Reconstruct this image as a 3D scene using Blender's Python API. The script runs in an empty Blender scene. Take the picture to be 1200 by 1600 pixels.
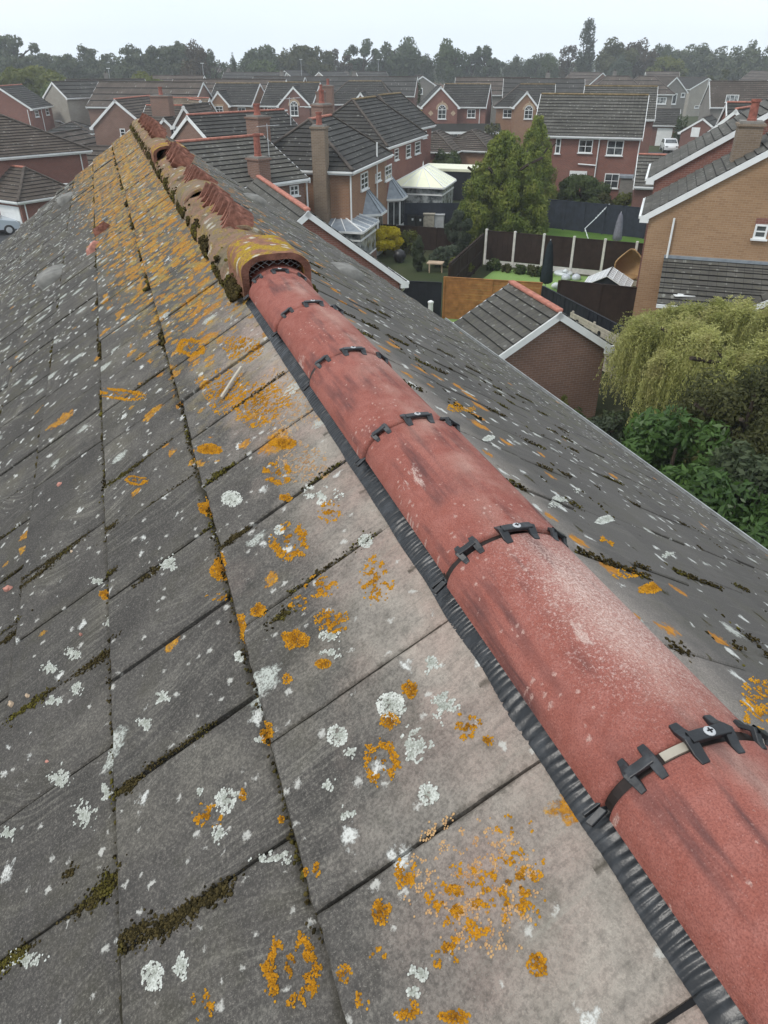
import bpy, math, random
import numpy as np
from mathutils import Vector, noise as mnoise
R = math.radians
rng = np.random.default_rng(7)
random.seed(7)
SC = bpy.context.scene
COL = SC.collection
# ------------------------------------------------------------------ camera, sky, sun, exposure
F, HZ, VPX = 1150.0, 95.0, 140.0            # focal length in pixels of the 1200x1600 photograph, horizon row, ridge vanishing column
TH = math.atan((800 - HZ) / F)
cd = bpy.data.cameras.new('camera')
cam = bpy.data.objects.new('camera', cd); COL.objects.link(cam)
cam.location = (0, 0, 0); cam.rotation_euler = (math.pi / 2 - TH, 0, 0)
cd.sensor_width = 36; cd.sensor_fit = 'AUTO'; cd.lens = F / 1600 * 36
cd.clip_start = .05; cd.clip_end = 4000
SC.camera = cam
W = bpy.data.worlds.new('World'); SC.world = W; W.use_nodes = True
wn = W.node_tree; wn.nodes.clear()
wo = wn.nodes.new('ShaderNodeOutputWorld'); bg = wn.nodes.new('ShaderNodeBackground')
sky = wn.nodes.new('ShaderNodeTexSky'); sky.sky_type = 'NISHITA'; sky.sun_disc = False
SUN_EL, SUN_AZ = R(52), R(235)
sky.sun_elevation = SUN_EL; sky.sun_rotation = SUN_AZ; sky.dust_density = 3
tc = wn.nodes.new('ShaderNodeTexCoord'); cl = wn.nodes.new('ShaderNodeTexNoise'); cl.inputs['Scale'].default_value = 2.2; cl.inputs['Detail'].default_value = 4
cr = wn.nodes.new('ShaderNodeValToRGB')       # the cloud sheet of an overcast sky
cr.color_ramp.elements[0].position = .35; cr.color_ramp.elements[0].color = (.74, .83, .925, 1)
cr.color_ramp.elements[1].position = .7; cr.color_ramp.elements[1].color = (.83, .895, .955, 1)
wn.links.new(tc.outputs['Generated'], cl.inputs['Vector']); wn.links.new(cl.outputs['Fac'], cr.inputs['Fac'])
vm = wn.nodes.new('ShaderNodeVectorMath'); vm.operation = 'SCALE'; vm.inputs['Scale'].default_value = 10.0
wn.links.new(cr.outputs['Color'], vm.inputs[0])
mxs = wn.nodes.new('ShaderNodeMix'); mxs.data_type = 'RGBA'; mxs.inputs['Factor'].default_value = .96
wn.links.new(sky.outputs['Color'], mxs.inputs['A']); wn.links.new(vm.outputs['Vector'], mxs.inputs['B'])
wn.links.new(mxs.outputs['Result'], bg.inputs['Color']); bg.inputs['Strength'].default_value = .1
wn.links.new(bg.outputs[0], wo.inputs[0])
sl = bpy.data.lights.new('sun', 'SUN'); sl.energy = 1.35; sl.angle = R(14); sl.color = (1, .96, .9)
so = bpy.data.objects.new('sun', sl); COL.objects.link(so)
sd = Vector((math.sin(SUN_AZ) * math.cos(SUN_EL), math.cos(SUN_AZ) * math.cos(SUN_EL), math.sin(SUN_EL)))
so.rotation_euler = sd.to_track_quat('Z', 'Y').to_euler()
SC.view_settings.view_transform = 'Standard'; SC.view_settings.look = 'None'
SC.view_settings.exposure = .38; SC.view_settings.gamma = 1
SC.render.engine = 'CYCLES'
SC.cycles.volume_bounces = 1; SC.cycles.max_bounces = 6; SC.cycles.diffuse_bounces = 3
# ------------------------------------------------------------------ measuring helpers (photo pixel -> ray -> point on a real plane)
FW = np.array([0, math.cos(TH), -math.sin(TH)]); UP = np.array([0, math.sin(TH), math.cos(TH)]); RT = np.array([1., 0, 0])
G = -9.9                                    # ground level (the camera is the origin)
def ray(px, py): return FW + RT * (px - 600) / F + UP * (800 - py) / F
def P(px, py, z=G):
    r = ray(px, py); return r * (z / r[2])
def on_plane(px, py, p0, nn):
    r = ray(px, py); return r * (np.dot(p0, nn) / np.dot(r, nn))
def at_dist(px, py, y):
    r = ray(px, py); return r * (y / r[1])
RD = ray(VPX, HZ); RD = RD / np.linalg.norm(RD); RN = np.array([RD[1], -RD[0], 0.]); ZZ = np.array([0, 0, 1.])
# ------------------------------------------------------------------ materials
class N:
    def __init__(s, name, rough=.8, spec=.3):
        s.m = bpy.data.materials.new(name); s.m.use_nodes = True; s.t = s.m.node_tree
        s.b = s.t.nodes['Principled BSDF']; s.b.inputs['Roughness'].default_value = rough
        s.b.inputs['Specular IOR Level'].default_value = spec
    def nd(s, typ, **kw):
        n = s.t.nodes.new('ShaderNode' + typ)
        for k, v in kw.items(): setattr(n, k, v)
        return n
    def L(s, a, b): s.t.links.new(a, b)
    def put(s, sock, v):
        if hasattr(v, 'links'): s.L(v, sock)
        else: sock.default_value = v
    def math(s, op, a, b=0., c=None, clamp=False):
        n = s.nd('Math', operation=op, use_clamp=clamp); s.put(n.inputs[0], a); s.put(n.inputs[1], b)
        if c is not None: s.put(n.inputs[2], c)
        return n.outputs[0]
    def rng(s, v, a, b, c=0., d=1., smooth=False):
        n = s.nd('MapRange', clamp=True)
        if smooth: n.interpolation_type = 'SMOOTHSTEP'
        for i, x in enumerate((v, a, b, c, d)): s.put(n.inputs[i], x)
        return n.outputs[0]
    def mix(s, f, a, b, bt='MIX'):
        n = s.nd('Mix', data_type='RGBA', blend_type=bt); s.put(n.inputs['Factor'], f)
        for k, v in (('A', a), ('B', b)):
            s.put(n.inputs[k], v if hasattr(v, 'links') else (*v, 1) if len(v) == 3 else v)
        return n.outputs['Result']
    def co(s, kind='Object'):
        return s.nd('TexCoord').outputs[kind]
    def mp(s, v, scale=(1, 1, 1), loc=(0, 0, 0)):
        n = s.nd('Mapping'); s.L(v, n.inputs[0]); n.inputs['Scale'].default_value = scale; n.inputs['Location'].default_value = loc
        return n.outputs[0]
    def noise(s, v, sc, det=3, rough=.55, out='Fac'):
        n = s.nd('TexNoise'); s.L(v, n.inputs['Vector']); n.inputs['Scale'].default_value = sc
        n.inputs['Detail'].default_value = det; n.inputs['Roughness'].default_value = rough
        return n.outputs[out]
    def sep(s, v):
        n = s.nd('SeparateXYZ'); s.L(v, n.inputs[0]); return n.outputs
    def attr(s, name):
        return s.nd('Attribute', attribute_name=name).outputs['Fac']
    def rnd(s): return s.nd('ObjectInfo').outputs['Random']
    def bump(s, h, strength=.4, dist=.01):
        n = s.nd('Bump'); s.L(h, n.inputs['Height']); n.inputs['Strength'].default_value = strength; n.inputs['Distance'].default_value = dist
        s.L(n.outputs[0], s.b.inputs['Normal'])
    def col(s, v): s.put(s.b.inputs['Base Color'], v if hasattr(v, 'links') else (*v, 1)); return s
    def spots(s, v, scale, dens, r0, r1, warp=.3, wsc=3., edge=.06):
        """blotches: at most one per cell; dens (value or socket) is the share of cells that carry one"""
        nz = s.noise(v, scale * wsc, 3, .6, 'Color')
        a = s.nd('VectorMath', operation='SUBTRACT'); s.L(nz, a.inputs[0]); a.inputs[1].default_value = (.5, .5, .5)
        b = s.nd('VectorMath', operation='SCALE'); s.L(a.outputs[0], b.inputs[0]); b.inputs['Scale'].default_value = warp / scale
        c = s.nd('VectorMath', operation='ADD'); s.L(v, c.inputs[0]); s.L(b.outputs[0], c.inputs[1])
        vo = s.nd('TexVoronoi', voronoi_dimensions='2D', feature='F1'); s.L(c.outputs[0], vo.inputs['Vector']); vo.inputs['Scale'].default_value = scale
        vo.inputs['Randomness'].default_value = .8
        sp = s.sep(vo.outputs['Color'])
        pres = s.math('LESS_THAN', sp[0], dens)
        rad = s.rng(sp[1], 0, 1, r0, r1)
        fz = s.noise(v, scale * 14, 3, .75); q = s.math('DIVIDE', s.math('ADD', s.math('SUBTRACT', rad, vo.outputs['Distance']), s.math('MULTIPLY', s.math('SUBTRACT', fz, .52), .38)), edge * 1.6, clamp=True)
        return s.math('MULTIPLY', q, pres), vo.outputs['Distance'], rad
def plain(name, c, rough=.7, spec=.3, var=.12, sc=6., bump=0., metal=0.):
    m = N(name, rough, spec); v = m.co()
    f = m.noise(v, sc, 4); d = tuple(x * (1 - var) for x in c); u = tuple(min(1, x * (1 + var)) for x in c)
    m.col(m.mix(m.rng(f, .3, .7), d, u)); m.b.inputs['Metallic'].default_value = metal
    if bump: m.bump(m.noise(v, sc * 6, 3), bump, .01)
    return m.m
def brick(name, a, b, mortar=(.32, .29, .26)):
    m = N(name, .9, .15); uv = m.co('UV')
    t = m.nd('TexBrick', offset=.5); m.L(uv, t.inputs['Vector'])
    for k, x in (('Scale', 1.), ('Mortar Size', .006), ('Brick Width', .225), ('Row Height', .075), ('Bias', 0.)): t.inputs[k].default_value = x
    t.inputs['Color1'].default_value = (*a, 1); t.inputs['Color2'].default_value = (*b, 1); t.inputs['Mortar'].default_value = (*mortar, 1)
    n1 = m.noise(m.co(), .9, 4); n2 = m.noise(uv, 14, 3)
    c = m.mix(m.rng(n1, .3, .7, 0, .45), t.outputs['Color'], tuple(x * .6 for x in a))
    c = m.mix(m.rng(n2, .35, .7, 0, .35), c, tuple(min(1, x * 1.35) for x in b))
    m.col(c); m.bump(t.outputs['Fac'], -.3, .01)
    return m.m
def tiles(name, c, moss=(.10, .095, .06), light=.5):
    m = N(name, .9, .2); v = m.co()
    uv = m.co('UV'); s = m.sep(uv)
    n1 = m.noise(v, .8, 4); n2 = m.noise(v, 7, 3, .7)
    base = m.mix(m.rng(n1, .3, .7), tuple(x * .72 for x in c), tuple(x * 1.25 for x in c))
    cell = m.nd('TexWhiteNoise', noise_dimensions='2D'); fl = m.nd('VectorMath', operation='FLOOR'); m.L(m.mp(uv, (1 / .3, 1 / .335, 1)), fl.inputs[0]); m.L(fl.outputs[0], cell.inputs['Vector'])
    base = m.mix(m.rng(cell.outputs['Value'], 0, 1, 0, .4), base, tuple(x * .5 for x in c))
    base = m.mix(m.rng(n2, .52, .75, 0, .5), base, moss)
    w, _, _ = m.spots(uv, 3.4, .35 * light, .1, .3)
    base = m.mix(m.math('MULTIPLY', w, .55), base, (.3, .3, .27))
    base = m.mix(m.math('MULTIPLY', m.math('LESS_THAN', m.math('FRACT', m.math('DIVIDE', s[0], .3)), .07), .55), base, (.02, .02, .018))
    fv = m.math('FRACT', m.math('DIVIDE', m.math('ADD', s[1], .0005), .335))
    base = m.mix(m.math('MULTIPLY', m.math('GREATER_THAN', fv, .90), .8), base, (.018, .017, .016))
    m.col(base); m.bump(n2, .25, .02)
    return m.m
def leafmat(name, a, b, c=None, rough=.6):
    m = N(name, rough, .25); v = m.co(); r = m.rnd()
    at = m.attr('tone'); n1 = m.noise(v, 1.3, 3)
    x = m.mix(m.rng(at, 0, 1), a, b)
    if c: x = m.mix(m.rng(n1, .5, .72, 0, .8), x, c)
    x = m.mix(m.rng(r, 0, 1, 0, .35), x, tuple(q * .6 for q in a))
    m.col(x)
    tl = m.nd('BsdfTranslucent'); m.L(x, tl.inputs['Color']); ms = m.nd('MixShader'); ms.inputs[0].default_value = .4; m.L(m.b.outputs[0], ms.inputs[1]); m.L(tl.outputs[0], ms.inputs[2]); m.L(ms.outputs[0], m.t.nodes['Material Output'].inputs['Surface'])
    return m.m
M = {}
M['brick_red'] = brick('brick_red', (.255, .105, .078), (.19, .085, .068), (.30, .25, .22))
M['brick_dark'] = brick('brick_dark', (.20, .09, .072), (.15, .075, .062), (.27, .23, .2))
M['brick_brown'] = brick('brick_brown', (.235, .135, .10), (.18, .105, .08))
M['brick_tan'] = brick('brick_tan', (.33, .185, .105), (.26, .14, .085))
M['brick_ochre'] = brick('brick_ochre', (.375, .235, .135), (.29, .175, .10), (.40, .31, .22))
M['stone_pale'] = brick('stone_pale', (.36, .33, .28), (.27, .25, .22), (.4, .38, .33))
M['stone_grey'] = brick('stone_grey', (.25, .235, .21), (.18, .17, .155))
M['tile_grey'] = tiles('tile_grey', (.062, .059, .056))
M['brick_weathered'] = brick('brick_weathered', (.25, .19, .135), (.19, .14, .10))
M['tile_brown'] = tiles('tile_brown', (.095, .076, .064))
M['tile_tan'] = tiles('tile_tan', (.19, .15, .11))
M['tile_worn'] = tiles('tile_worn', (.10, .095, .085), (.14, .13, .08), 1.3)
M['tile_pale'] = tiles('tile_pale', (.22, .235, .25), (.25, .25, .25), .3)
M['tile_edge_shade'] = plain('tile_edge_shade', (.022, .02, .019), .95)  # shadow of the gaps between courses, put into the riser colour
M['ridge_red'] = plain('ridge_red', (.40, .165, .12), .85, .2, .3, 5)
M['pot_red'] = plain('pot_red', (.27, .10, .075), .85, .2, .3, 7)
M['ridge_dark'] = plain('ridge_dark', (.085, .07, .06), .9, .2, .3, 4)
M['ridge_moss'] = plain('ridge_moss', (.23, .17, .09), .95, .1, .4, 3)
M['white'] = plain('white_upvc', (.78, .79, .78), .35, .4, .06, 3)
M['cream'] = plain('cream_roof', (.80, .80, .60), .4, .4, .05, 2)
M['lead'] = plain('lead_grey', (.24, .27, .30), .5, .4, .2, 4)
M['sandstone'] = plain('sandstone', (.45, .34, .24), .9, .2, .2, 5)
M['dark'] = plain('dark_void', (.012, .012, .014), .8)
gm = N('window_glass', .06, .6); gv = gm.co(); gm.col(gm.mix(gm.rng(gm.noise(gv, 1.6, 2), .4, .65), (.012, .015, .018), (.10, .11, .115))); M['glass'] = gm.m
gm = N('curtain_glass', .1, .6); gv = gm.co(); gm.col(gm.mix(gm.rng(gm.noise(gv, 2.5, 2), .35, .6), (.05, .06, .065), (.35, .37, .37))); M['glass_pale'] = gm.m
M['fence_blue'] = plain('fence_charcoal', (.030, .036, .052), .75, .25, .25, 3, .3)
M['fence_brown'] = plain('fence_dark_brown', (.034, .021, .017), .85, .15, .25, 3, .3)
M['fence_black'] = plain('fence_black', (.014, .016, .022), .7, .25, .3, 3, .3)
M['fence_orange'] = plain('fence_orange_wood', (.30, .135, .045), .8, .2, .3, 4, .4)
M['fence_weathered'] = plain('fence_weathered', (.11, .095, .08), .9, .15, .25, 4, .3)
M['fence_redbrown'] = plain('fence_redbrown', (.11, .045, .035), .85, .15, .25, 3, .3)
M['concrete'] = plain('concrete_post', (.60, .58, .54), .9, .15, .15, 5, .2)
M['plastic_black'] = plain('plastic_black', (.016, .016, .018), .42, .5, .3, 9)
M['metal_grey'] = plain('metal_grey', (.45, .46, .47), .4, .5, .12, 5)
M['fabric_grey'] = plain('fabric_grey', (.20, .20, .235), .9, .1, .2, 5)
M['fabric_dark'] = plain('fabric_dark', (.018, .026, .032), .9, .1, .3, 5)
M['rattan'] = plain('rattan', (.38, .24, .115), .8, .2, .4, 30, .6)
M['wood_pale'] = plain('wood_pale', (.42, .38, .31), .85, .2, .25, 6, .3)
M['bark'] = plain('bark', (.055, .042, .032), .95, .1, .35, 8, .6)
def grass_mat(name, a, b):
    m = N(name, .95, .1); v = m.co()
    x = m.mix(m.rng(m.noise(v, .35, 4), .35, .65), a, b)
    x = m.mix(m.rng(m.noise(v, 22, 2), .4, .7, 0, .5), x, tuple(q * .55 for q in a))
    m.col(x); m.bump(m.noise(v, 60, 2), .5, .03); return m.m
M['lawn'] = grass_mat('lawn_grass', (.075, .15, .026), (.12, .20, .045))
M['turf'] = grass_mat('turf_grass', (.20, .32, .09), (.25, .37, .125))
M['ground'] = grass_mat('garden_ground', (.045, .06, .025), (.075, .075, .04))
M['paving'] = plain('paving_stone', (.33, .29, .23), .9, .15, .25, 2, .2)
M['asphalt'] = plain('asphalt', (.06, .06, .063), .9, .15, .2, 2, .2)
# ------------------------------------------------------------------ object helpers
def link(o, parent=None):
    COL.objects.link(o)
    if parent is not None: o.parent = parent
    return o
def tag(o, label=None, cat=None, group=None, kind=None):
    for k, v in (('label', label), ('category', cat), ('group', group), ('kind', kind)):
        if v: o[k] = v
    return o
def empty(name, loc, label, cat, group=None):
    o = bpy.data.objects.new(name, None); o.location = [float(x) for x in loc]; o.empty_display_size = .2
    return tag(link(o), label, cat, group)
def mesh_np(name, V, Fc, mats, parent=None, smooth=False, tone=None, midx=None, matrix=None):
    """V (n,3), Fc (m,k) index array -> one mesh object"""
    V = np.asarray(V, np.float32); Fc = np.asarray(Fc, np.int32); k = Fc.shape[1]
    me = bpy.data.meshes.new(name)
    me.vertices.add(len(V)); me.vertices.foreach_set('co', V.ravel())
    me.loops.add(Fc.size); me.loops.foreach_set('vertex_index', Fc.ravel())
    me.polygons.add(len(Fc)); me.polygons.foreach_set('loop_start', np.arange(0, Fc.size, k, dtype=np.int32))
    me.update(calc_edges=True)
    for m in (mats if isinstance(mats, (list, tuple)) else [mats]): me.materials.append(m)
    if midx is not None: me.polygons.foreach_set('material_index', np.asarray(midx, np.int32))
    me.polygons.foreach_set('use_smooth', [smooth] * len(Fc))
    if tone is not None:
        a = me.attributes.new('tone', 'FLOAT', 'POINT'); a.data.foreach_set('value', np.asarray(tone, np.float32))
    o = bpy.data.objects.new(name, me)
    return link(o, parent)
class MB:
    """collects polygons in world coordinates; build() makes ONE mesh object relative to its parent's location"""
    def __init__(s): s.v = []; s.f = []; s.uv = []; s.mi = []
    def poly(s, pts, uv=None, mi=0):
        i = len(s.v); s.v += [tuple(map(float, p)) for p in pts]; s.f.append(tuple(range(i, i + len(pts))))
        s.uv.append(uv if uv else [(0, 0)] * len(pts)); s.mi.append(mi); return s
    def wallpoly(s, pts, o, u, mi=0):
        o = np.asarray(o); u = np.asarray(u)
        return s.poly(pts, [(float(np.dot(np.asarray(p) - o, u)), float(p[2] - G)) for p in pts], mi)
    def box(s, c, a, b, h, mi=0):
        """centre c, half-extent vectors a, b, h"""
        c, a, b, h = (np.asarray(x, float) for x in (c, a, b, h))
        if np.dot(np.cross(a, b), h) < 0: a = -a
        q = lambda i, j, k: c + a * i + b * j + h * k
        for f in (((-1,-1,-1),(-1,1,-1),(1,1,-1),(1,-1,-1)), ((-1,-1,1),(1,-1,1),(1,1,1),(-1,1,1)),
                  ((-1,-1,-1),(1,-1,-1),(1,-1,1),(-1,-1,1)), ((1,1,-1),(-1,1,-1),(-1,1,1),(1,1,1)),
                  ((-1,1,-1),(-1,-1,-1),(-1,-1,1),(-1,1,1)), ((1,-1,-1),(1,1,-1),(1,1,1),(1,-1,1))):
            pts = [q(*t) for t in f]
            n = np.cross(pts[1] - pts[0], pts[2] - pts[1])
            hor = np.array([-n[1], n[0], 0.]); L = np.linalg.norm(hor)
            if L < 1e-9: uv = [(p[0], p[1]) for p in pts]
            else: uv = [(float(np.dot(p, hor / L)), float(p[2] - G)) for p in pts]
            s.poly(pts, uv, mi)
        return s
    def abox(s, x0, x1, y0, y1, z0, z1, mi=0):
        return s.box(((x0+x1)/2, (y0+y1)/2, (z0+z1)/2), ((x1-x0)/2, 0, 0), (0, (y1-y0)/2, 0), (0, 0, (z1-z0)/2), mi)
    def bar(s, p, q, w, h, up=(0, 0, 1), mi=0):
        p, q = np.asarray(p, float), np.asarray(q, float); d = q - p; L = np.linalg.norm(d); d = d / L
        a = np.cross(d, up); a = a / (np.linalg.norm(a) + 1e-9); b = np.cross(a, d)
        return s.box((p + q) / 2, d * L / 2, a * w / 2, b * h / 2, mi)
    def lathe(s, c, prof, n=14, mi=0, ax=(0, 0, 1), caps=True):
        """prof: (radius, height) pairs along axis ax from c"""
        c = np.asarray(c, float); ax = np.asarray(ax, float); ax = ax / np.linalg.norm(ax)
        t = np.array([1., 0, 0]) if abs(ax[0]) < .9 else np.array([0, 1., 0]); a = np.cross(ax, t); a /= np.linalg.norm(a); b = np.cross(ax, a)
        ring = lambda r, h: [c + ax * h + (a * math.cos(2 * math.pi * i / n) + b * math.sin(2 * math.pi * i / n)) * r for i in range(n)]
        rs = [ring(*p) for p in prof]
        for u, w in zip(rs, rs[1:]):
            for i in range(n): s.poly([u[i], u[(i + 1) % n], w[(i + 1) % n], w[i]], None, mi)
        if caps:
            s.poly(rs[0][::-1], None, mi); s.poly(rs[-1], None, mi)
        return s
    def tube(s, pts, r, n=8, mi=0):
        pts = [np.asarray(p, float) for p in pts]
        for p, q in zip(pts, pts[1:]):
            L = np.linalg.norm(q - p)
            s.lathe(p, [(r, 0), (r, L)], n, mi, q - p)
        return s
    def build(s, name, mats, parent=None, smooth=False, bevel=0.):
        o = np.array(parent.matrix_basis.translation if parent is not None else (0, 0, 0))
        pp = parent
        while pp is not None and pp.parent is not None:
            pp = pp.parent; o = o + np.array(pp.matrix_basis.translation)
        me = bpy.data.meshes.new(name)
        me.from_pydata([tuple(np.asarray(v) - o) for v in s.v], [], s.f)
        uvl = me.uv_layers.new(name='UVMap')
        uvl.data.foreach_set('uv', np.array([c for f in s.uv for c in f], np.float32).ravel())
        for m in (mats if isinstance(mats, (list, tuple)) else [mats]): me.materials.append(m)
        me.polygons.foreach_set('material_index', s.mi)
        if smooth: me.polygons.foreach_set('use_smooth', [True] * len(s.f))
        me.update()
        ob = link(bpy.data.objects.new(name, me), parent)
        if smooth or bevel:
            import bmesh
            bm = bmesh.new(); bm.from_mesh(me); bmesh.ops.remove_doubles(bm, verts=bm.verts, dist=1e-5); bm.to_mesh(me); bm.free()
        if bevel:
            md = ob.modifiers.new('bevel', 'BEVEL'); md.width = bevel; md.segments = 2; md.limit_method = 'ANGLE'
        return ob
# ------------------------------------------------------------------ house builder
class Vol:
    """one roofed block of a house: local x across the span, y along the ridge; its roof corners are the measured ones"""
    def __init__(s, root, x, y, rot, w, l, ze, zr, hf=0., hb=0., wall='brick_red', roof='tile_grey', ridge='ridge_dark', g=G, trim='white',
                 courses=None, verge=True, gut=True, inset=.28, fine=True, soffit=True):
        s.root = root; r = R(rot); s.ex = np.array([math.cos(r), math.sin(r), 0]); s.ey = np.array([-math.sin(r), math.cos(r), 0]); s.c = np.array([x, y, 0.])
        s.w, s.l, s.ze, s.zr, s.hf, s.hb, s.g = w, l, ze, zr, hf * w, hb * w, g; s.ins = inset
        W = s.W; slope = (zr - ze) / (w / 2)
        a, b = w / 2, l / 2
        # walls
        wb = MB(); i = inset; gi = .08
        yf, yb = -b + (i if hf else gi), b - (i if hb else gi); xl, xr = -a + i, a - i
        zt = ze + .02; s.yf, s.yb, s.xl, s.xr = yf, yb, xl, xr
        zg = zr - .1                        # gable peak of the wall
        zs = ze + i * slope - .1            # wall top under the roof at the side walls of a gable
        def wallface(p, q, top=None):
            p, q = np.asarray(p), np.asarray(q); u = (q - p) / np.linalg.norm(q - p)
            pts = [np.array([*p[:2], g]), np.array([*q[:2], g])] + top
            wb.wallpoly(pts, p, u)
        A = lambda x, y, z: W(x, y, z)
        wallface(A(xr, yf, g), A(xr, yb, g), [A(xr, yb, zt), A(xr, yf, zt)])
        wallface(A(xl, yb, g), A(xl, yf, g), [A(xl, yf, zt), A(xl, yb, zt)])
        for y0, x0, x1, hip in ((yf, xl, xr, hf), (yb, xr, xl, hb)):
            top = [A(x1, y0, zt), A(x0, y0, zt)] if hip else [A(x1, y0, zs), A(0, y0, zg), A(x0, y0, zs)]
            wallface(A(x0, y0, g), A(x1, y0, g), top)
        wb.build('wall', M[wall], root)
        # roof: real stepped courses
        rb = MB(); n = courses or max(4, int(round(math.hypot(w / 2, zr - ze) / .34)))
        if not fine: n = max(3, n // 2)
        step = .045 if fine else .06
        th = .06
        def slope_(e0, e1, r1, r0):
            e0, e1, r0, r1 = (np.asarray(q) for q in (e0, e1, r0, r1))
            nn = np.cross(e1 - e0, r0 - e0); 
            if np.linalg.norm(nn) < 1e-6: nn = np.cross(e1 - e0, r1 - e0)
            nn = nn / np.linalg.norm(nn); nn = nn if nn[2] > 0 else -nn
            u = (e1 - e0) / np.linalg.norm(e1 - e0); sl = np.cross(nn, u)
            slen = max(1e-3, abs(float(np.dot(r0 - e0, sl)))); uv = lambda p: (float(np.dot(p - e0, u)), float(np.dot(p - e0, sl)) * n * .335 / slen)
            for k in range(n):
                t0, t1 = k / n, (k + 1) / n
                p0 = e0 + (r0 - e0) * t0; p1 = e1 + (r1 - e1) * t0; q0 = e0 + (r0 - e0) * t1; q1 = e1 + (r1 - e1) * t1
                a0, a1 = p0 + nn * step, p1 + nn * step
                top = [a0, a1, q1, q0] if np.linalg.norm(q1 - q0) > 1e-4 else [a0, a1, q1]
                rb.poly(top, [uv(p) for p in top], 0)
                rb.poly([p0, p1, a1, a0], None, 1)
            under = [e0 - nn * th, e1 - nn * th, r1 - nn * th, r0 - nn * th]
            if np.linalg.norm(r1 - r0) < 1e-4: under = under[:3]
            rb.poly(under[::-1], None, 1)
        F0, B0 = A(0, -b + s.hf, zr), A(0, b - s.hb, zr)
        c = {k: A(sx * a, sy * b, ze) for k, sx, sy in (('Lf', -1, -1), ('Rf', 1, -1), ('Lb', -1, 1), ('Rb', 1, 1))}
        slope_(c['Rf'], c['Rb'], B0, F0); slope_(c['Lb'], c['Lf'], F0, B0)
        if hf: slope_(c['Lf'], c['Rf'], F0, F0)
        if hb: slope_(c['Rb'], c['Lb'], B0, B0)
        rb.build('roof', [M[roof], M['tile_edge_shade']], root)
        rd = MB(); rw = .13
        rd.bar(F0 + ZZ * .04, B0 + ZZ * .04, .22, .11)
        rd.build('ridge_tiles', M[ridge], root, bevel=.04 if fine else 0)
        for pa, pb in ([(c['Lf'], F0), (c['Rf'], F0)] if hf else []) + ([(c['Lb'], B0), (c['Rb'], B0)] if hb else []):
            MB().bar(pa + ZZ * .07, pb + ZZ * .05, .2, .1).build('hip_tiles', M['ridge_dark'], root, bevel=.04 if fine else 0)
        # bargeboards, fascia with gutter
        if verge:
            for hip, y0, sg in ((hf, -b, -1), (hb, b, 1)):
                if hip: continue
                bb = MB(); yy = y0 + sg * .015
                for sx in (-1, 1):
                    e = A(sx * a, yy, ze); t = A(0, yy, zr); d = (t - e) / np.linalg.norm(t - e); nn = np.cross(d, s.ey); nn = nn if nn[2] > 0 else -nn
                    bb.box((e + t) / 2 - nn * .10, d * (np.linalg.norm(t - e) / 2 + .03), s.ey * .03, nn * .10)
                    bb.box(e - ZZ * .1 - s.ex * sx * .1 + s.ey * sg * .004, s.ex * .16, s.ey * .032, ZZ * .12)
                bb.build('bargeboard', M[trim], root)
        for sx in (-1, 1):
            fb = MB(); fb.bar(A(sx * (a + .0), -b + .06, ze - .10), A(sx * (a + .0), b - .06, ze - .10), .05, .17)
            if gut: fb.bar(A(sx * (a + .06), -b + .02, ze - .05), A(sx * (a + .06), b - .02, ze - .05), .11, .09)
            if soffit: fb.bar(A(sx * (a - i / 2 - .01), -b + .1, ze - .16), A(sx * (a - i / 2 - .01), b - .1, ze - .16), i, .03)
            fb.build('fascia', M[trim], root)
        for hip, y0, sg in ((hf, -b, -1), (hb, b, 1)):
            if hip:
                fb = MB(); fb.bar(A(-a + .06, y0, ze - .10), A(a - .06, y0, ze - .10), .05, .17)
                if gut: fb.bar(A(-a, y0 + sg * .06, ze - .05), A(a, y0 + sg * .06, ze - .05), .11, .09)
                fb.build('fascia', M[trim], root)
    def W(s, x, y, z): return s.c + s.ex * x + s.ey * y + ZZ * z
    def face(s, k):
        """origin, horizontal direction (left to right seen from outside), outward normal"""
        if k == 'R': return s.W(s.xr, s.yf, 0), s.ey, s.ex
        if k == 'L': return s.W(s.xl, s.yb, 0), -s.ey, -s.ex
        if k == 'f': return s.W(s.xl, s.yf, 0), s.ex, -s.ey
        return s.W(s.xr, s.yb, 0), -s.ex, s.ey
    def hit(s, k, px, py):
        o, u, n = s.face(k); p = on_plane(px, py, o, n); return float(np.dot(p - o, u)), float(p[2])
    def rect(s, k, x0, y0, x1, y1):
        xm, ym = (x0 + x1) / 2, (y0 + y1) / 2
        ua, ub = s.hit(k, x0, ym)[0], s.hit(k, x1, ym)[0]
        za, zb = s.hit(k, xm, y0)[1], s.hit(k, xm, y1)[1]
        return min(ua, ub), max(ua, ub), min(za, zb), max(za, zb)
    def window(s, k, r, cols=2, rows=2, pane='glass', px=True, arch=False, fr=.07, surround=None, name='window'):
        u0, u1, z0, z1 = s.rect(k, *r) if px else r
        o, u, n = s.face(k); q = lambda a, z, d: o + u * a + ZZ * z + n * d
        m = MB(); t = .045
        def b(a0, a1, c0, c1, d=.05): m.box(q((a0 + a1) / 2, (c0 + c1) / 2, d / 2 + .004), u * (a1 - a0) / 2, n * d / 2, ZZ * (c1 - c0) / 2)
        b(u0, u0 + fr, z0, z1); b(u1 - fr, u1, z0, z1); b(u0 + fr, u1 - fr, z0, z0 + fr); b(u0 + fr, u1 - fr, z1 - fr, z1)
        for i in range(1, cols):
            c = u0 + (u1 - u0) * i / cols; b(c - t / 2, c + t / 2, z0 + fr, z1 - fr, .046)
        for i in range(1, rows):
            c = z0 + (z1 - z0) * i / rows; b(u0 + fr, u1 - fr, c - t / 2, c + t / 2, .042)
        b(u0 - .06, u1 + .06, z0 - .06, z0 - .002, .12)
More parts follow.
